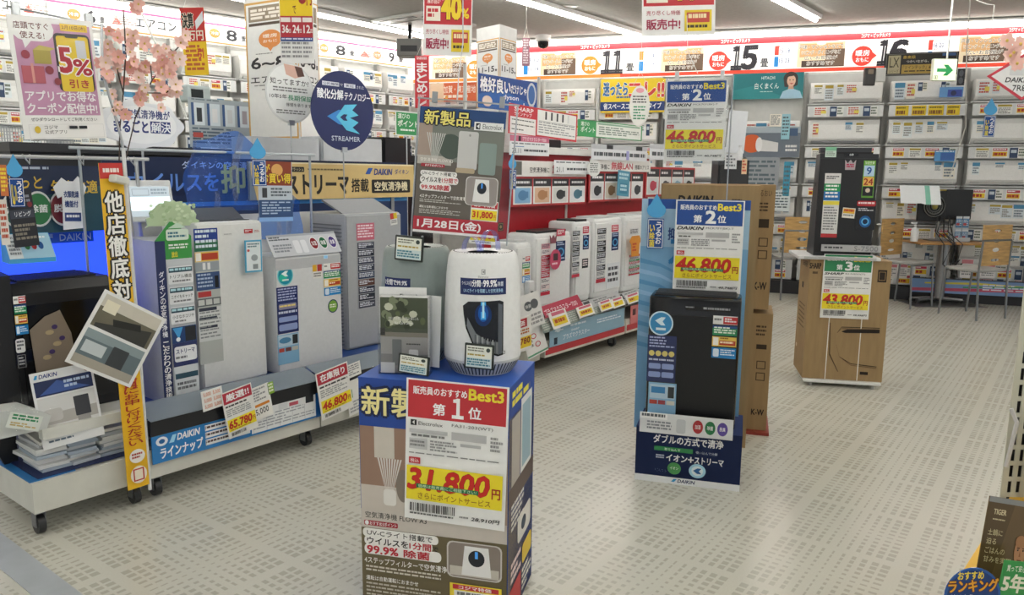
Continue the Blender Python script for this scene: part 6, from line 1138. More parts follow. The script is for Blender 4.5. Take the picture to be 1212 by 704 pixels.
TB = [((608, 191, 694, 209), 'white band reading about humidifying above the left picture frame', 3.88, 'e9e6e2', lambda s: (s.r(0, .05, .1, .9, '6a6a64'), s.t('空気清浄機に', .2, .4, .46, .75, '3a3638', .02), s.t('加湿', .5, .25, .66, .8, 'c23a4c', .04))),
      ((698, 189, 770, 203), 'white band reading about wireless LAN above the right picture frame', 3.88, 'e9e6e2', lambda s: (s.t('空気清浄機に', .02, .4, .3, .85, '3a3638', .02), s.t('無線LAN', .33, .2, .68, .85, 'c23a4c', .04), s.t('搭載のアリス', .72, .4, .97, .8, '3a3638', .01))),
      ((604, 161, 650, 168), 'pink title strip on the shelf above the red panel', 3.9, 'c86a86', lambda s: (s.r(.2, .1, .26, .95, '2a1a20'), s.t('プラズマクラスター7000', .3, .2, .92, .85, 'f8e6ec', .02))),
      ((603, 168, 650, 184), 'white specification strip under the pink title strip', 3.88, 'e6e8ea', lambda s: (s.g(.05, .1, .9, .25, 1, '7a8088'), s.t('23.11', .06, .5, .28, .85, '4a5058', .01), s.g(.35, .55, .95, .75, 1, '4a5058', .8, 8), s.r(.1, .35, .35, .4, '5a86b8'))),
      ((656, 190, 697, 206), 'white specification strip right of the humidifying band', 3.84, 'eceef0', lambda s: (s.g(.05, .1, .9, .25, 1, '7a8088'), s.t('21.1', .06, .5, .25, .85, '4a5058', .01), s.g(.35, .55, .95, .75, 1, '4a5058', .8, 8))),
      ((700, 172, 766, 190), 'white specification strip of numbers above the wireless band', 3.86, 'e6e8ec', lambda s: (s.r(.0, .0, 1, .3, 'c8cace'), s.r(.25, .02, .36, .28, '2a2c30'), s.r(.78, .02, .9, .28, '2a2c30'), s.g(.04, .5, .96, .8, 1, '55585e', .8, 12), s.r(.6, .35, .65, .95, 'a8a8dc'))),
      ((769, 172, 830, 190), 'white specification strip behind the rank 2 board', 3.86, 'e6e8ec', lambda s: (s.r(.0, .0, 1, .3, 'c8cace'), s.g(.04, .5, .96, .8, 1, '55585e', .8, 12)))]
for b, lab, Y, bg, dr in TB: sheet('shelf_strip', lab, 'strip', b, ('Y', Y), 0, bg, dr)
t = thing('black_machine', 'small black and silver machine on the shelf above the red panel', 'appliance', fit((650, 166, 664, 187), ('Y', 4.2), 0)[0]); MB('1c1d20').rbox(-.1, .1, 0, .15, 0, .17, .01).build('body', 'plastic', t); MB('8a8c90').box(-.08, .08, -.004, 0, .02, .06).build('panel', 'metal', t)
MB('b8babd').box(.12, .62, .0, .2, -.02, .02).box(.15, .3, .02, .18, .02, .08).build('tray', 'paint', t)
def sharp_board(s):
    s.r(0, 0, 1, 1, 'c8343e'); s.r(.02, .42, .37, .97, 'ecebe8'); s.t('SHARP', .07, .08, .33, .22, 'f6f2f2', .03); s.t('ラインナップ', .07, .25, .31, .37, 'f6f2f2', .02); s.r(.39, .05, .98, .93, 'ecebe8')
    for k in range(3): s.g(.04, .5 + .16 * k, .35, .54 + .16 * k, 1, '3a3a3c', .8, 8)
    for k in range(5): s.r(.5 + .085 * k, .08, .525 + .085 * k, .36, ['3a3c40', '33353a', '33353a', '33353a', 'd8d8d8'][k])
    s.g(.41, .45, .97, .88, 5, '9a9c9e', .45, 9); s.r(.41, .42, .97, .43, '6a6c6e')
sheet('lineup_board', 'red and white line-up board high above the leftmost purifier on the red cart', 'board', (602, 129, 683, 163), ('Y', 4.1), 0, 'c8343e', sharp_board, ry=2)
sheet('points_board', 'long green and white points board right of the red line-up board', 'board', (684, 145, 760, 164), ('Y', 4.2), 0, '3c9a5c', lambda s: (s.r(.02, .06, .98, .94, 'e9ece6'), s.r(.02, .06, .26, .94, '3c9a5c'), s.t('選びの', .04, .12, .16, .35, 'f2f6f0', .02), s.t('ポイント', .04, .4, .24, .72, 'f2f6f0', .03), s.r(.28, .1, .96, .2, '8aae94'), s.g(.3, .3, .95, .85, 4, '7a8a80', .5, 9)), ry=0)
t = thing('top_rail', 'pale shelf rail above the red backed carts holding strips and boards', 'rail', (5.9, 3.96, 1.66)); MB('d8d8d4').box(-1.15, 1.5, .02, .3, 0, .02).build('shelf', 'paint', t)
for x in (-1.1, -.1, .9): MB('cfcfcb').box(x - .012, x + .012, .28, .3, 0, .65).build('post', 'paint', t)
# devices behind: small cards on the upper shelves
droptag((601, 181, 612, 224), ('Y', 3.8), 0, 'blue drop topped hanging card left of the red frame')
sheet('hanging_card', 'teal blue leaflet hanging over the right picture frame', 'card', (731, 202, 745, 232), ('Y', 3.8), 0, '5a9ab4', lambda s: (s.g(.1, .1, .9, .4, 2, 'c8e4ec'), s.r(.2, .5, .85, .9, '3f86a4'), s.g(.25, .55, .8, .85, 2, 'c8e4ec')), ry=4)
sheet('shape_card', 'round edged white note card left of the wireless band', 'card', (695, 189, 711, 209), ('Y', 3.8), 0, 'e6e8e6', lambda s: s.g(.2, .2, .8, .8, 5, '7a807c', .5, 3), poly=[(.5 + .5 * cos(2 * pi * k / 16), .5 + .5 * sin(2 * pi * k / 16)) for k in range(16)])
def yellow_board(s):
    s.r(0, .68, 1, .95, '24407e'); s.t('省スペースコンパクトタイプ', .05, .72, .95, .9, 'f4f6f8', .03); s.t('迷ったら', .04, .1, .42, .5, '2a6aa8', .05, o='f6f4e0', ow=.03); s.t('コレ!!', .45, .12, .98, .55, 'd8403a', .06, o='f6f4e0', ow=.03); s.g(.25, .52, .5, .6, 1, '2a6aa8')
sheet('promo_board', 'yellow board with red and blue lettering under the 11 sign', 'board', (711, 93, 787, 133), ON2(.32), RZ2, 'f0d028', yellow_board, ry=0)
hang(sheet('oval_tag', 'white oval warranty tag hanging in front of the yellow board', 'tag', (745, 101, 769, 150), ('d', 7.2), FACE, 'e9e9e4', lambda s: (s.e(.5, .12, .2, .06, 'e8a0b0'), s.g(.15, .25, .85, .45, 3, '5a5a5a', .5, 4), s.g(.2, .5, .8, .85, 5, '4a9a70', .5, 4)), poly=[(.5 + .5 * cos(2 * pi * k / 24), .5 + .5 * sin(2 * pi * k / 24)) for k in range(24)]))
def fan_board(s):
    s.p([(0, .6), (.4, .4), (1, .8), (1, 1), (0, 1)], '2c66b4'); s.t('格好良い', .03, .08, .52, .5, 'f2f4f8', .05, o='142c5c', ow=.04); s.t('だけじゃない', .53, .2, .95, .46, 'f2f4f8', .03, o='142c5c', ow=.03); s.t('dyson', .4, .52, .66, .7, 'f2f4f8', .03); s.t('+cool', .48, .72, .76, .92, 'f2f4f8', .04); s.e(.14, .78, .08, .16, 'e8d8c8'); s.e(.89, .42, .085, .38, 'c8d0d8'); s.e(.89, .42, .06, .3, '3a6aac'); s.r(.85, .75, .93, .98, 'b8c0c8')
fb_ = sheet('promo_board', 'blue board with white lettering and fan picture above the red line-up board', 'board', (566, 92, 636, 131), ('Y', 4.6), 0, '1f4c96', fan_board, ry=0)
for x in (-.12, .12): MB('c8ccce').tube([(x, .02, .02), (x, .02, -fb_.location.z)], .01, 8).build('post', 'metal', fb_)
# long vertical red banner, orange strip, green tag
hang(sheet('vertical_banner', 'red vertical banner with white lettering at the wall corner', 'banner', (491, 66, 508, 128), ('d', 8.6), FACE, 'c8303c', lambda s: (s.g(.15, .02, .85, .08, 2, 'f4e0e0'), s.t('まとめ', .15, .12, .85, .72, 'f6f2f2', .04, vert=True), s.g(.2, .74, .8, .82, 3, 'f4e0e0'), s.p([(.2, .95), (.8, .84), (.8, .9), (.4, .95), (.8, 1), (.2, 1)], 'f4e0e0'))))
sheet('promo_strip', 'orange and red strip poster between the vertical banner and the smaller pillar', 'strip', (509, 98, 564, 120), ON2(.32), RZ2, 'd8653a', lambda s: (s.r(0, 0, .3, 1, 'e8c8a8'), s.t('加賀・東京産地', .3, .15, .98, .55, 'f8e8d8', .02), s.g(.3, .65, .95, .9, 1, 'f8e8d8'), s.e(.36, .78, .03, .12, 'e9a040')))
sheet('points_tag', 'small green and white points tag on a thin stem left of the tall poster', 'tag', (468, 132, 496, 161), ('Y', 4.4), 0, 'e8ece8', lambda s: (s.r(.04, .05, .96, .95, '3c9a5c'), s.t('選びの', .1, .1, .6, .3, 'f2f6f0', .02), s.t('ポイント', .1, .36, .95, .62, 'f2f6f0', .04), s.g(.2, .72, .8, .84, 1, 'f2f6f0')))
q_ = fit((468, 132, 496, 161), ('Y', 4.4), 0)[0]; o = MB('c8ccce').tube([(q_.x, 4.41, q_.z), (q_.x, 4.41, 0.0)], .005, 6).build('tag_stem', 'metal'); tag(o, 'thin stem carrying the small green points tag', 'stem')
q = P(484, 50, CEIL); t = thing('projector', 'dark grey box projector mounted on the ceiling above the red vertical banner', 'projector', D(484, 66, 9.6), FACE)
MB('6a6a66').rbox(-.15, .15, 0, .25, 0, .2, .01).build('body', 'plastic', t); MB('2a2a2c').box(-.1, .1, -.006, 0, .05, .12).build('front_grille', 'plastic', t); MB('1e1e20').box(-.02, .02, .1, .14, .2, CEIL - t.location.z - .001).build('mount', 'metal', t)
hang(sheet('hanging_strip', 'small mauve vertical strip hanging left of the first photograph of the right sign band', 'strip', (618, 45, 627, 78), ('d', 8.6), FACE, '9a6a7a', lambda s: s.g(.15, .05, .85, .95, 10, 'e8d8dc', .6, 2)))

# ================================================================ SIGNS ON THE RIGHT WALL RACKS
def teal(s):
    s.p([(0, .7), (.3, .55), (.7, .9), (1, .8), (1, 1), (0, 1)], '2a8f94'); s.t('HITACHI', .41, .24, .6, .34, 'e8f4f2', .02); s.t('白くまくん', .32, .46, .66, .66, 'e8f4f2', .02); s.g(.4, .74, .58, .78, 1, 'c8e4e0')
    s.e(.82, .32, .1, .22, '3a2c28', 20); s.p([(.72, .3), (.74, .6), (.79, .62), (.79, .3)], '3a2c28'); s.p([(.92, .3), (.92, .55), (.86, .62), (.86, .3)], '3a2c28'); s.p([(.8, .55), (.86, .55), (.87, .7), (.79, .7)], 'd8a88c'); s.e(.83, .4, .06, .2, 'e8bfa4', 20); s.p([(.76, .3), (.8, .18), (.88, .2), (.9, .34), (.86, .24), (.8, .26)], '3a2c28')
    s.e(.81, .38, .009, .02, '2a2020', 8); s.e(.855, .38, .009, .02, '2a2020', 8); s.p([(.805, .48), (.86, .48), (.835, .53)], 'c8605c'); s.p([(.68, 1), (.72, .76), (.8, .68), (.87, .68), (.96, .76), (1, 1)], 'a8cfe4')
sheet('promo_board', 'teal board with a woman in a pale blue top right of the 15 sign', 'board', (867, 82, 951, 117), ON2(.12), RZ2, '1f7f86', teal)
def lx(s):
    s.fr(.02, .04, .98, .96, '8a8a86', .006); s.r(.05, .1, .22, .9, 'b8ae8c'); s.t('LX', .07, .2, .2, .62, '4a4432', .01); s.t('シリーズ', .07, .72, .2, .86, '4a4432', .01); s.t('最高級', .25, .12, .42, .26, 'c8a84a', .02); s.t('つかいながら、掃除。', .3, .32, .75, .44, 'e8e6dc', .01); s.r(.24, .52, .96, .92, 'b89a48'); s.t('「ツインテック」&', .26, .56, .64, .72, '2a2418', .02); s.g(.28, .78, .7, .86, 1, '2a2418'); s.r(.78, .06, .96, .18, '3a5a8c')
sheet('promo_board', 'black and gold framed series board on the rack below the 16 sign', 'board', (1047, 62, 1134, 89), ON2(.32), RZ2, '26241f', lx)
# exit sign on its rod
e_ = fit((1105, 70, 1132, 95), ('d', 6.9), FACE); t = thing('exit_sign', 'pale green lit sign with dark green arrow hanging from a ceiling rod', 'exit sign', e_[0], FACE); w, h = e_[1], e_[2]
MB('d8dcc8').rbox(-w / 2 - .005, w / 2 + .005, .004, .04, -.005, h + .005, .005).build('housing', 'plastic', t)
s = Sheet(w, h, 'f0f6d8', .002); s.p([(.15, .44), (.56, .44), (.42, .26), (.62, .26), (.86, .52), (.62, .78), (.42, .78), (.56, .6), (.15, .6)], '1f8a4a'); s.fr(.04, .78, .2, .95, '6a7a5a', .02); s.e(.12, .84, .02, .03, '3a4a3a', 8); s.r(.1, .86, .14, .92, '3a4a3a'); s.build('face', 'backlit', t)
MB('d8d8d4').tube([(.02, .02, h), (.02, .02, CEIL - e_[0].z - .001)], .008, 8).build('rod', 'metal', t); MB('cfcfca').lathe([(.001, 0), (.05, .0), (.09, .045), (.001, .045)], c=(.02, .02, CEIL - e_[0].z - .046), n=18).build('ceiling_rose', 'plastic', t)
cord([D(1148, 0, 6.0), D(1144, 60, 6.6), D(1143, 150, 7.6), D(1124, 210, 8.2)], 'white cord falling from the ceiling to the paper draped monitor', .005)
cord([D(1155, 0, 6.2), D(1168, 5, 6.2), D(1177, 6, 6.2), D(1174, 28, 6.2)], 'short bent white cord below the ceiling at top right', .004)
# diamond sign at the right edge
c, w, h = fit((1168, 62, 1252, 119), ('d', 6.2), FACE)
t = sheet('diamond_sign', 'red bordered white diamond sign at the right edge', 'sign', (1168, 62, 1256, 119), ('d', 6.2), FACE, 'c83448', lambda s: (s.p([(.5, .07), (.94, .5), (.5, .93), (.06, .5)], 'eceeee'), s.rr(.3, .33, .95, .48, 'd8dadc', .2), s.t('DAIKIN', .26, .52, .6, .62, '2a2c34', .04, sh=.2), s.t('7R8K', .36, .68, .62, .8, '2a2c34', .02)), poly=[(.5, 0), (1, .5), (.5, 1), (0, .5)])
for k, (a, b) in enumerate(((1192, 48), (1200, 62), (1208, 52), (1204, 75), (1196, 66))):
    c = D(a, b, 6.0); m = MB(random.choice(('f0c0b4', 'f4ccc0'))); 
    for j in range(5):
        g_ = j * 2 * pi / 5 + k; e = Vector((r0.x, r0.y, 0)) * cos(g_) + Vector((0, 0, 1)) * sin(g_); f_ = Vector((r0.x, r0.y, 0)) * -sin(g_) + Vector((0, 0, 1)) * cos(g_); c0 = Vector((0, 0, 0)); r_ = .055
        m.q([c0, e * r_ * .6 + f_ * r_ * .5, e * r_ * 1.1 + f_ * r_ * .25, e * r_, e * r_ * 1.1 - f_ * r_ * .25, e * r_ * .6 - f_ * r_ * .5])
    m.sphere((0, 0, 0), .012, 6, 'e0c060'); o = m.build('blossom', 'paper', None, c); tag(o, ['upper left blossom beside the diamond sign', 'middle blossom beside the diamond sign', 'upper right blossom at the frame edge beside the diamond sign', 'lowest blossom in front of the diamond sign', 'inner left blossom beside the diamond sign'][k], 'blossom')
# orange product picture board etc. in the teal rack
sheet('picture_board', 'dark grey board with orange and white rotor picture in the rack under the teal poster', 'board', (880, 150, 947, 186), ON2(.3), RZ2, '6a7480', lambda s: (s.r(0, 0, 1, .2, 'a8b4bc'), s.rr(.0, .25, .3, .85, 'd8602a', .4), s.p([(.28, .4), (.62, .52), (.62, .82), (.28, .8)], 'd8d8d8'), s.e(.28, .58, .06, .24, 'e8e8e8'), s.g(.75, .6, .95, .85, 2, 'e8e8e8'), s.r(.7, .05, .95, .3, '3f5a7c')))
for k, (b, c, lb) in enumerate((((911, 135, 925, 150), 'ece6da', 'white and gold note card on the rack under the teal poster'), ((925, 135, 935, 165), '9accd8', 'pale blue drop shaped tag with white strip under the teal poster'), ((927, 192, 935, 232), '3f9ab8', 'narrow teal leaflet strip beside the orange picture board'), ((913, 225, 935, 250), 'dfe8ea', 'white teal printed notice behind the left wooden chair'), ((882, 186, 922, 225), '9aa0a6', 'grey clear fronted box in the rack under the orange picture board'))):
    sheet('rack_card', lb, 'card', b, ON2(.31), RZ2, c, lambda s: (s.g(.1, .1, .9, .9, 6, '5a6a72', .5, 3)))
sheet('white_paper', 'large blank white paper hanging right of the upper rank 2 poster', 'paper', (861, 131, 883, 181), ('d', 7.8), FACE, 'dcdfe4', None, ry=3)
t = thing('black_cabinet', 'black cabinet behind the brown cartons with bottle and tags on it', 'cabinet', fit((852, 182, 884, 226), ('d', 7.6), FACE)[0], FACE); t.location.z = 0
MB('1c1d20').box(-.15, .15, 0, .25, 0, 1.6).build('body', 'plastic', t); MB('2a2b2e').box(-.13, .13, -.012, 0, .05, 1.55).build('door', 'plastic', t)
t = thing('spray_bottle', 'small white bottle on the black cabinet', 'bottle', D(876, 181, 7.6)); t.location.z = 1.602; MB('e6e8ea').lathe([(.001, 0), (.025, 0), (.026, .08), (.012, .1), (.01, .12), (.001, .12)], n=14).build('body', 'plastic', t, smooth=True); MB('d8dadc').box(-.025, .012, -.01, .01, .12, .14).build('nozzle', 'plastic', t)
for i, (b, c) in enumerate((((878, 188, 884, 206), 'e8c8a0'), ((858, 182, 872, 200), 'd8dadc'))): sheet('rack_card', ['small striped tag in front of the black cabinet', 'small grey form in front of the black cabinet'][i], 'card', b, ('d', 7.3), FACE, c, lambda s: s.g(.1, .1, .9, .9, 4, 'c8483a' if c == 'e8c8a0' else '6a6c70', .6, 3))

# ================================================================ TABLE, CHAIRS, MONITOR
def chair_mesh(t):
    W_ = .40
    m = MB('c9a062'); zs_ = [.50, .59, .68, .77, .90]; hole = [(0, .56, .06, .014), (0, .64, .055, .018), (0, .73, .045, .016), (0, .80, .05, .015)]
    zs_ = [.50, .60, .685, .765, .87]
    for i in range(4):
        hz, rx_, rz_ = (zs_[i] + zs_[i + 1]) / 2, (.065, .055, .045, .05)[i], (.014, .02, .016, .015)[i]
        for sg in (-1, 1):
            arc = [(sg * rx_ * sin(pi * k / 8), hz - rz_ * cos(pi * k / 8)) for k in range(9)]
            pl = [(sg * W_ / 2, zs_[i]), (0, zs_[i])] + arc + [(0, zs_[i + 1]), (sg * W_ / 2, zs_[i + 1])]
            m.prism(pl, .195, .207, 'y')
    m.build('backrest', 'wood', t); 
    MB('a9a9a6').rbox(-.2, .2, -.2, .19, .435, .465, .012).build('seat', 'fabric', t)
    for sx in (-1, 1):
        MB('8d9092').tube([(sx * .205, .23, 0), (sx * .205, .2, .45), (sx * .205, .215, .72), (sx * .19, .2, .735)], .011, 8).build('leg', 'metal', t)
        MB('8d9092').tube([(sx * .2, -.22, 0), (sx * .2, -.19, .44), (sx * .2, -.15, .44)], .011, 8).build('leg', 'metal', t)
    MB('8d9092').tube([(-.2, .21, .73), (.2, .21, .73)], .009, 8).build('back_rail', 'metal', t); MB('8d9092').tube([(-.2, -.19, .43), (.2, -.19, .43)], .009, 8).build('front_rail', 'metal', t)
q = P(1173, 378, 0); ch = thing('chair', 'wooden backed chair seen from behind, right of the table', 'chair', (q.x + .1, q.y + .2, 0), 0, 'cafe chairs'); ch.rotation_euler.z = radians(150); ch.scale = (1.05, 1, 1.13); chair_mesh(ch)
for px, py, rz, lb in ((1068, 361, -20, 'wooden backed chair left of the table, behind the rank 3 carton'), (937, 352, 128, 'wooden backed chair beside the rank 3 carton, nearer of two'), (906, 342, 60, 'wooden backed chair beside the rank 3 carton, farther of two'), (1236, 366, 100, 'grey seated chair cut by the right edge')):
    q = P(px, py, 0); c = copy_tree(ch); c.location = (q.x, q.y, 0); c.rotation_euler.z = radians(rz); c['label'] = lb
tp = P(1108, 358, 0); t = thing('cafe_table', 'small wooden table on one grey post holding the monitor and clutter', 'table', (tp.x, tp.y, 0), FACE)
MB('b98a52').rbox(-.38, .42, -.25, .25, .70, .725, .006).build('tabletop', 'wood', t); MB('9a9c9e').tube([(0.02, 0, .06), (0.02, 0, .70)], .06, 14).build('post', 'metal', t, smooth=True)
for a in (20, 160, 200, 340): 
    MB('8a8c8e').tube([(0, 0, .06), (.28 * cos(radians(a)), .22 * sin(radians(a)), .04)], .022, 8).build('foot', 'metal', t).name = 'foot'; MB('2a2b2d').tube([(.28 * cos(radians(a)), .22 * sin(radians(a)), 0), (.28 * cos(radians(a)), .22 * sin(radians(a)), .04)], .025, 10).build('caster', 'plastic', t)
o = MB('8f8f8c').box(-.4, .4, -.1, .35, 0, .006).build('floor_plate', 'metal', None, (tp.x - .2, tp.y - .15, .001), (0, 0, radians(FACE))); tag(o, 'thin grey plate lying on the floor under the table', 'plate')
def on_table(px, lab, cat, dy=0, name='item'):
    q = hit(px, 283, tp + Vector((-fh.x * dy, -fh.y * dy, .726)), FACE); return thing(name, lab, cat, (q.x, q.y, .7265), FACE)
t = on_table(1112, 'pair of black monitors seen from behind with round vented disc, on the table', 'monitor', -.02, 'monitor'); zb_ = hit(1112, 262, tp, FACE).z - .7265; zt_ = hit(1112, 226, tp, FACE).z - .7265
MB('17181a').rbox(-.28, .05, .0, .04, zb_, zt_, .01).build('left_screen', 'plastic', t); MB('1d1e20').rbox(.06, .36, .03, .07, zb_ + .02, zt_ + .02, .01).build('right_screen', 'plastic', t)
MB('9a9c9a').tube([(0, .06, 0), (0, .06, zt_)], .02, 8).build('stand', 'metal', t); MB('8a8c8e').box(-.12, .12, -.02, .14, 0, .012).build('base', 'metal', t)
m = MB('8f9290')
for k in range(4): m.lathe([(.03 + .028 * k, 0), (.036 + .028 * k, .012), (.042 + .028 * k, 0)], n=24)
for k in range(24): a = 2 * pi * k / 24; m.box(.08 * cos(a) - .004, .08 * cos(a) + .004, .08 * sin(a) - .004, .08 * sin(a) + .004, .0, .01)
m.sphere((0, 0, 0), .04, 12, 'a89a4a', .5); o = m.build('vented_disc', 'plastic', t, (-.1, -.012, (zb_ + zt_) / 2), (pi / 2, 0, 0))
# paper draped on it
g = []; q0 = hit(1094, 226, tp, FACE); a_ = radians(FACE)
for j in range(7):
    for i in range(9):
        u, v = i / 8, j / 6; g.append((-.26 + .46 * u - .1 * v, -.26 * v + .06, .04 + .0 - .16 * v + .10 * u * 0 + .03 * (1 - u) * 0 - .05 * v * v * (1 if u > .5 else .7)))
m = MB('e8eef0'); m.add(g, [(j * 9 + i, j * 9 + i + 1, (j + 1) * 9 + i + 1, (j + 1) * 9 + i) for j in range(6) for i in range(8)]); m.c = [lin('e8eef0') if (k % 8) != 5 else lin('7fc4ae') for k in range(len(m.c))]
o = m.build('paper_sheet', 'paper', None, (q0.x, q0.y, q0.z + .02), (0, 0, a_)); tag(o, 'white paper sheet with green stripe draped over the monitors', 'paper')
m = MB('17181a')
for k in range(6):
    x = U(-.12, .06); pts = [(x, -.02, .28), (x + U(-.05, .05), -.05, .1), (x + U(-.08, .08), -.28, -.02), (x + U(-.1, .05), -.29, -.25), (x + U(-.05, .1), -.28, -.12 * k / 3 - .2), (x + .05, -.2, -.3)]
    m.tube(pts, .006, 5)
o = m.build('cable_bundle', 'plastic', None, (tp.x, tp.y, .735), (0, 0, a_)); tag(o, 'tangle of black cables hanging in front of the table', 'cables', kind='stuff')
t = on_table(1082, 'white pump bottle on the left of the table', 'bottle', .08, 'pump_bottle'); MB('e9ecee').lathe([(.001, 0), (.04, 0), (.042, .12), (.03, .15), (.012, .16), (.01, .2), (.001, .2)], n=16).build('body', 'plastic', t, smooth=True); MB('dfe2e4').box(-.05, .012, -.012, .012, .2, .22).build('pump_head', 'plastic', t)
t = on_table(1119, 'clear plastic cup on the table right of the cables', 'cup', .12, 'plastic_cup'); MB('c8d0d2').lathe([(.001, 0), (.035, 0), (.045, .1), (.042, .1), (.033, .004)], n=16).build('cup', 'clear', t, smooth=True)
t = on_table(1139, 'clear stand of small blue leaflets at the right end of the table', 'stand', .1, 'leaflet_stand'); MB('cfd4d6').box(-.09, .09, 0, .06, 0, .01).box(-.09, .09, .05, .054, 0, .2).box(-.09, .09, .0, .004, 0, .05).build('holder', 'plastic', t)
for i in range(2):
    for j in range(2):
        s = Sheet(.07, .13, '5a8ab4', .003); s.r(0, 0, 1, .2, 'e6eaee'); s.g(.1, .3, .9, .9, 4, 'dfe8ee', .5, 3); s.r(.1, .6, .6, .8, 'c8504a'); o = s.build('leaflet', 'paper', None, t.location + Vector((cos(a_), sin(a_), 0)) * (-.04 + .08 * i) + Vector((-sin(a_), cos(a_), 0)) * .03 + Vector((0, 0, .012 + .15 * j)), (0, 0, a_)); tag(o, f'{["left", "right"][i]} {["lower", "upper"][j]} blue leaflet in the stand on the table', 'leaflet', 'leaflets on the table stand')
# low coloured kick board and sample units by the right racks
o2_ = upx(1150, 345, CN, RZ2, .5); 
b_ = sheet('kick_board', 'low multicoloured striped board along the foot of the right wall racks', 'board', (1079, 331, 1235, 349), ON2(.45), RZ2 , '7a9ac8', lambda s: (s.p([(0, .7), (1, .5), (1, .7), (0, .9)], 'c8506a'), s.p([(.1, .3), (.5, .2), (1, .35), (1, .45), (.5, .35), (.1, .4)], 'd8c84a'), s.p([(.4, .5), (.9, .3), (.9, .4), (.4, .6)], '4a9a6a'), s.g(.55, .3, .95, .75, 3, 'dfe4ee', .5, 6), s.r(0, 0, 1, .08, '3a3c40')))
for k, (a, b) in enumerate(((1050, 1062), (1064, 1074), (1137, 1152), (1008, 1030), (1160, 1178))):
    sheet('rack_card', ['small white form low on the rack left of the table', 'small white form right beside the first low form', 'white form low on the rack behind the leaflet stand', 'white form hidden low behind the dark purifier', 'white form low on the rack behind the right chair'][k], 'card', (a, 312 if k != 2 else 306, b, 329), ON2(.44), RZ2, 'e6e2e2', lambda s: (s.r(.05, .05, .95, .25, 'c87a86'), s.g(.1, .35, .9, .9, 4, '7a7c80', .5, 4)))
droptag((1162, 116, 1181, 162), ('d', 7.9), FACE, 'blue drop topped hanging tag over the right edge rack')
sheet('rack_card', 'light blue monitor shaped card right of the 16 rack', 'card', (1106, 178, 1130, 191), ON2(.31), RZ2, '5a9ad0', lambda s: (s.r(.3, .2, 1, .9, '3f6ab0'), s.g(.05, .05, .95, .2, 1, 'e8f0f6')))
sheet('rack_card', 'blue and black seasonal card on the top unit under the black board', 'card', (1112, 103, 1140, 115), ON2(.31), RZ2, '6aa0d8', lambda s: (s.r(.35, .25, .95, .95, '3c4ea8'), s.e(.6, .6, .12, .25, '1c2450')))
sheet('rack_card', 'dark double tag hanging between the two right racks', 'card', (1133, 81, 1142, 101), ON2(.33), RZ2, '2c2e34', lambda s: (s.e(.5, .28, .3, .2, '5a5e66'), s.e(.5, .72, .3, .2, '5a5e66')))
t = thing('black_white_plush', 'small black and white figure clipped on the rack left of the black board', 'ornament', D(1036, 99, 8.7), FACE)
m = MB('e0e0dc'); m.rbox(-.0, .11, 0, .05, .02, .17, .01, 'dcdcd8'); m.rbox(-.12, .0, .0, .05, -.02, .17, .01, '2a2624'); m.rbox(-.09, -.03, -.01, 0, .1, .15, .004, '8a7a68'); m.build('body', 'plastic', t)

# ================================================================ NEAR RIGHT CORNER
tz = .5
cA_, cB_, cC_, cD_ = P(1116, 712, tz), P(1204, 574, tz), P(1330, 590, tz), P(1290, 760, tz)
t = thing('yellow_display_shelf', 'bright yellow cardboard shelf corner at bottom right', 'shelf', (cA_.x, cA_.y, 0))
pl = [(v.x - cA_.x, v.y - cA_.y) for v in (cA_, cB_, cC_, cD_)]
MB('d8a83a').prism(pl, 0, tz - .012, 'z').build('body', 'card', t); MB('e2b23e').prism([(a * 1.0, b * 1.0) for a, b in pl], tz - .012, tz, 'z').build('top', 'paper', t)
q = P(1184, 588, .5); t = thing('slotted_rack', 'white slotted metal rack upright at the right edge', 'rack', (q.x, q.y, 0), FACE); zlow = 0; top_ = 2.0
fitc = (q + Vector((0, 0, 0)), .06, 0)
t.location = q + Vector((cos(radians(FACE)), sin(radians(FACE)), 0)) * .03; t.location.z = 0
H_ = 2.0; wv = .06
for a_0, a_1, nm in ((-.03, -.012, 'edge_rib'), (0, .014, 'middle_rib'), (.026, .04, 'inner_rib'), (.052, .3, 'inner_rib')): MB('c4c4b4').box(a_0, a_1, 0, .004, 0, H_).build(nm, 'paint', t)
m = MB('c4c4b4'); k = 0
while k * .05 < H_: m.box(-.014, .054, .0005, .0035, k * .05, k * .05 + .014); k += 1
tag(m.build('cross_bar', 'paint', t), kind='stuff'); MB('222224').box(-.014, .3, .012, .014, 0, H_).build('dark_backing', 'plastic', t)
MB('c8c8c8').tube([(-wv / 2 - .005, -.01, .78), (-wv / 2 + .01, -.02, .74), (-wv / 2 + .0, -.01, .6)], .006, 6).build('hook', 'plastic', t)
fb = MB('2c2d30'); fb.tube([(.06, -.05, .5), (.045, -.05, .62), (.05, -.05, .74), (.1, -.05, .84)], .02, 8); o = fb.build('dark_handle', 'plastic', None, (t.location.x, t.location.y, 0)); o.rotation_euler = (0, 0, radians(FACE)); tag(o, 'dark curved appliance handle in front of the slotted rack', 'appliance')
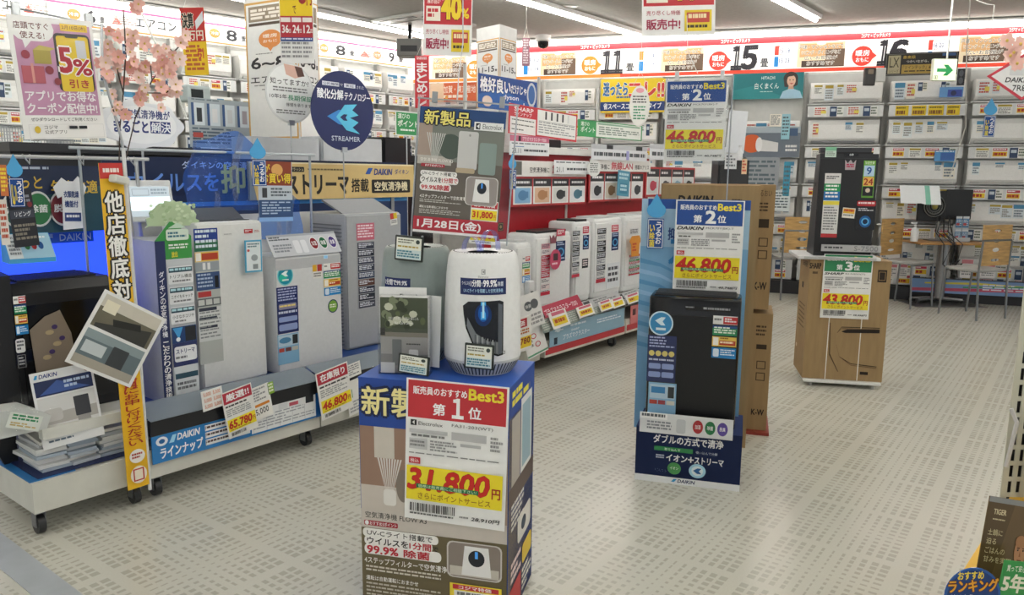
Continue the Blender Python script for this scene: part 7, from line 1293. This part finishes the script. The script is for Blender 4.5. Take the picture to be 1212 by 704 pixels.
def tiger(s):
    s.r(0, 0, 1, .05, '8a8a88'); s.r(0, .05, 1, 1, '6a5638'); s.p([(0, .05), (.5, .05), (.2, 1), (0, 1)], '5c4a30'); s.t('TIGER', .12, .11, .36, .16, 'd8c8a0', .03); s.g(.12, .2, .36, .22, 1, 'c8b890')
    for k, tx in enumerate(('土鍋に', '迫る', 'ごはんの', '甘みを実現。')): s.t(tx, .07, .3 + .085 * k, .07 + .095 * len(tx), .36 + .085 * k, 'd8c898', .005)
    s.p([(.5, 1), (.55, .74), (.68, .66), (.95, .66), (1, 1)], '3c3630'); s.p([(.66, .56), (.82, .58), (.84, .72), (.68, .72)], '9a6a48'); s.e(.74, .47, .115, .14, 'b8845c', 24); s.e(.72, .38, .1, .06, 'a87850', 20); s.e(.69, .46, .014, .01, '2a1c14', 8); s.e(.79, .46, .014, .01, '2a1c14', 8); s.p([(.73, .46), (.755, .52), (.72, .52)], '94643f'); s.r(.7, .55, .78, .562, '6a3c2c'); s.r(.66, .435, .72, .443, '3a281c'); s.r(.76, .435, .82, .443, '3a281c')
sheet('poster', 'brown poster with a man in dark clothing standing on the yellow shelf', 'poster', (1160, 594, 1223, 712), ('d', 1.56), FACE, '6a5638', tiger, ry=9, rx=-8, m='gloss')
sheet('warranty_card', 'green 5 year card in front of the brown poster at bottom right', 'card', (1181, 665, 1226, 740), ('d', 1.5), FACE, '3a9a4c', lambda s: (s.t('買って安心', .1, .06, .6, .16, 'f0f4e0', .02), s.t('5年', .06, .2, .66, .48, 'f4f0d8', .05), s.r(.05, .55, .95, .95, 'f0ede6')), ry=5)
cl_ = [(.5 + .5 * cos(2 * pi * k / 30), .5 + .5 * sin(2 * pi * k / 30)) for k in range(30)]
sheet('ranking_card', 'round blue ranking card with yellow lettering at the bottom right corner', 'card', (1118, 672, 1184, 738), ('d', 1.45), FACE, '2c5aa0', lambda s: (s.e(.5, .5, .46, .46, '24427c', 30), s.t('おすすめ', .22, .06, .68, .2, 'f0d84a', .04), s.t('ランキング', .06, .2, .94, .42, 'e8a83a', .05, o='5a2414', ow=.05), s.t('続けよう', .1, .46, .5, .6, 'f0f0f0', .03), s.e(.3, .75, .18, .15, 'f0f0ee')), poly=cl_, ry=-3, m='gloss')

# wire baskets and cage on the counter behind the pink poster
for i, (b, lb) in enumerate((((0, 148, 26, 192), 'silver wire basket on the dark counter at the left edge'), ((56, 165, 88, 192), 'silver wire basket on the dark counter under the pink poster'))):
    c, w, h = fit(b, ('Y', 5.8), 0); t = thing('wire_basket', lb, 'basket', (c.x, 5.8, 1.621), 0); h = c.z + h - 1.621
    MB('a8acae').tube([(-w / 2, 0, h), (w / 2, 0, h), (w / 2, .2, h), (-w / 2, .2, h), (-w / 2, 0, h)], .006, 5).build('rim', 'metal', t)
    m = MB('a8acae')
    for k in range(9): x = -w / 2 + w * k / 8; m.box(x - .002, x + .002, -.002, .002, 0, h); m.box(x - .002, x + .002, .198, .202, 0, h)
    for k in range(5): m.box(-w / 2, w / 2, -.002, .002, h * k / 5, h * k / 5 + .004)
    tag(m.build('wire', 'metal', t), kind='stuff')
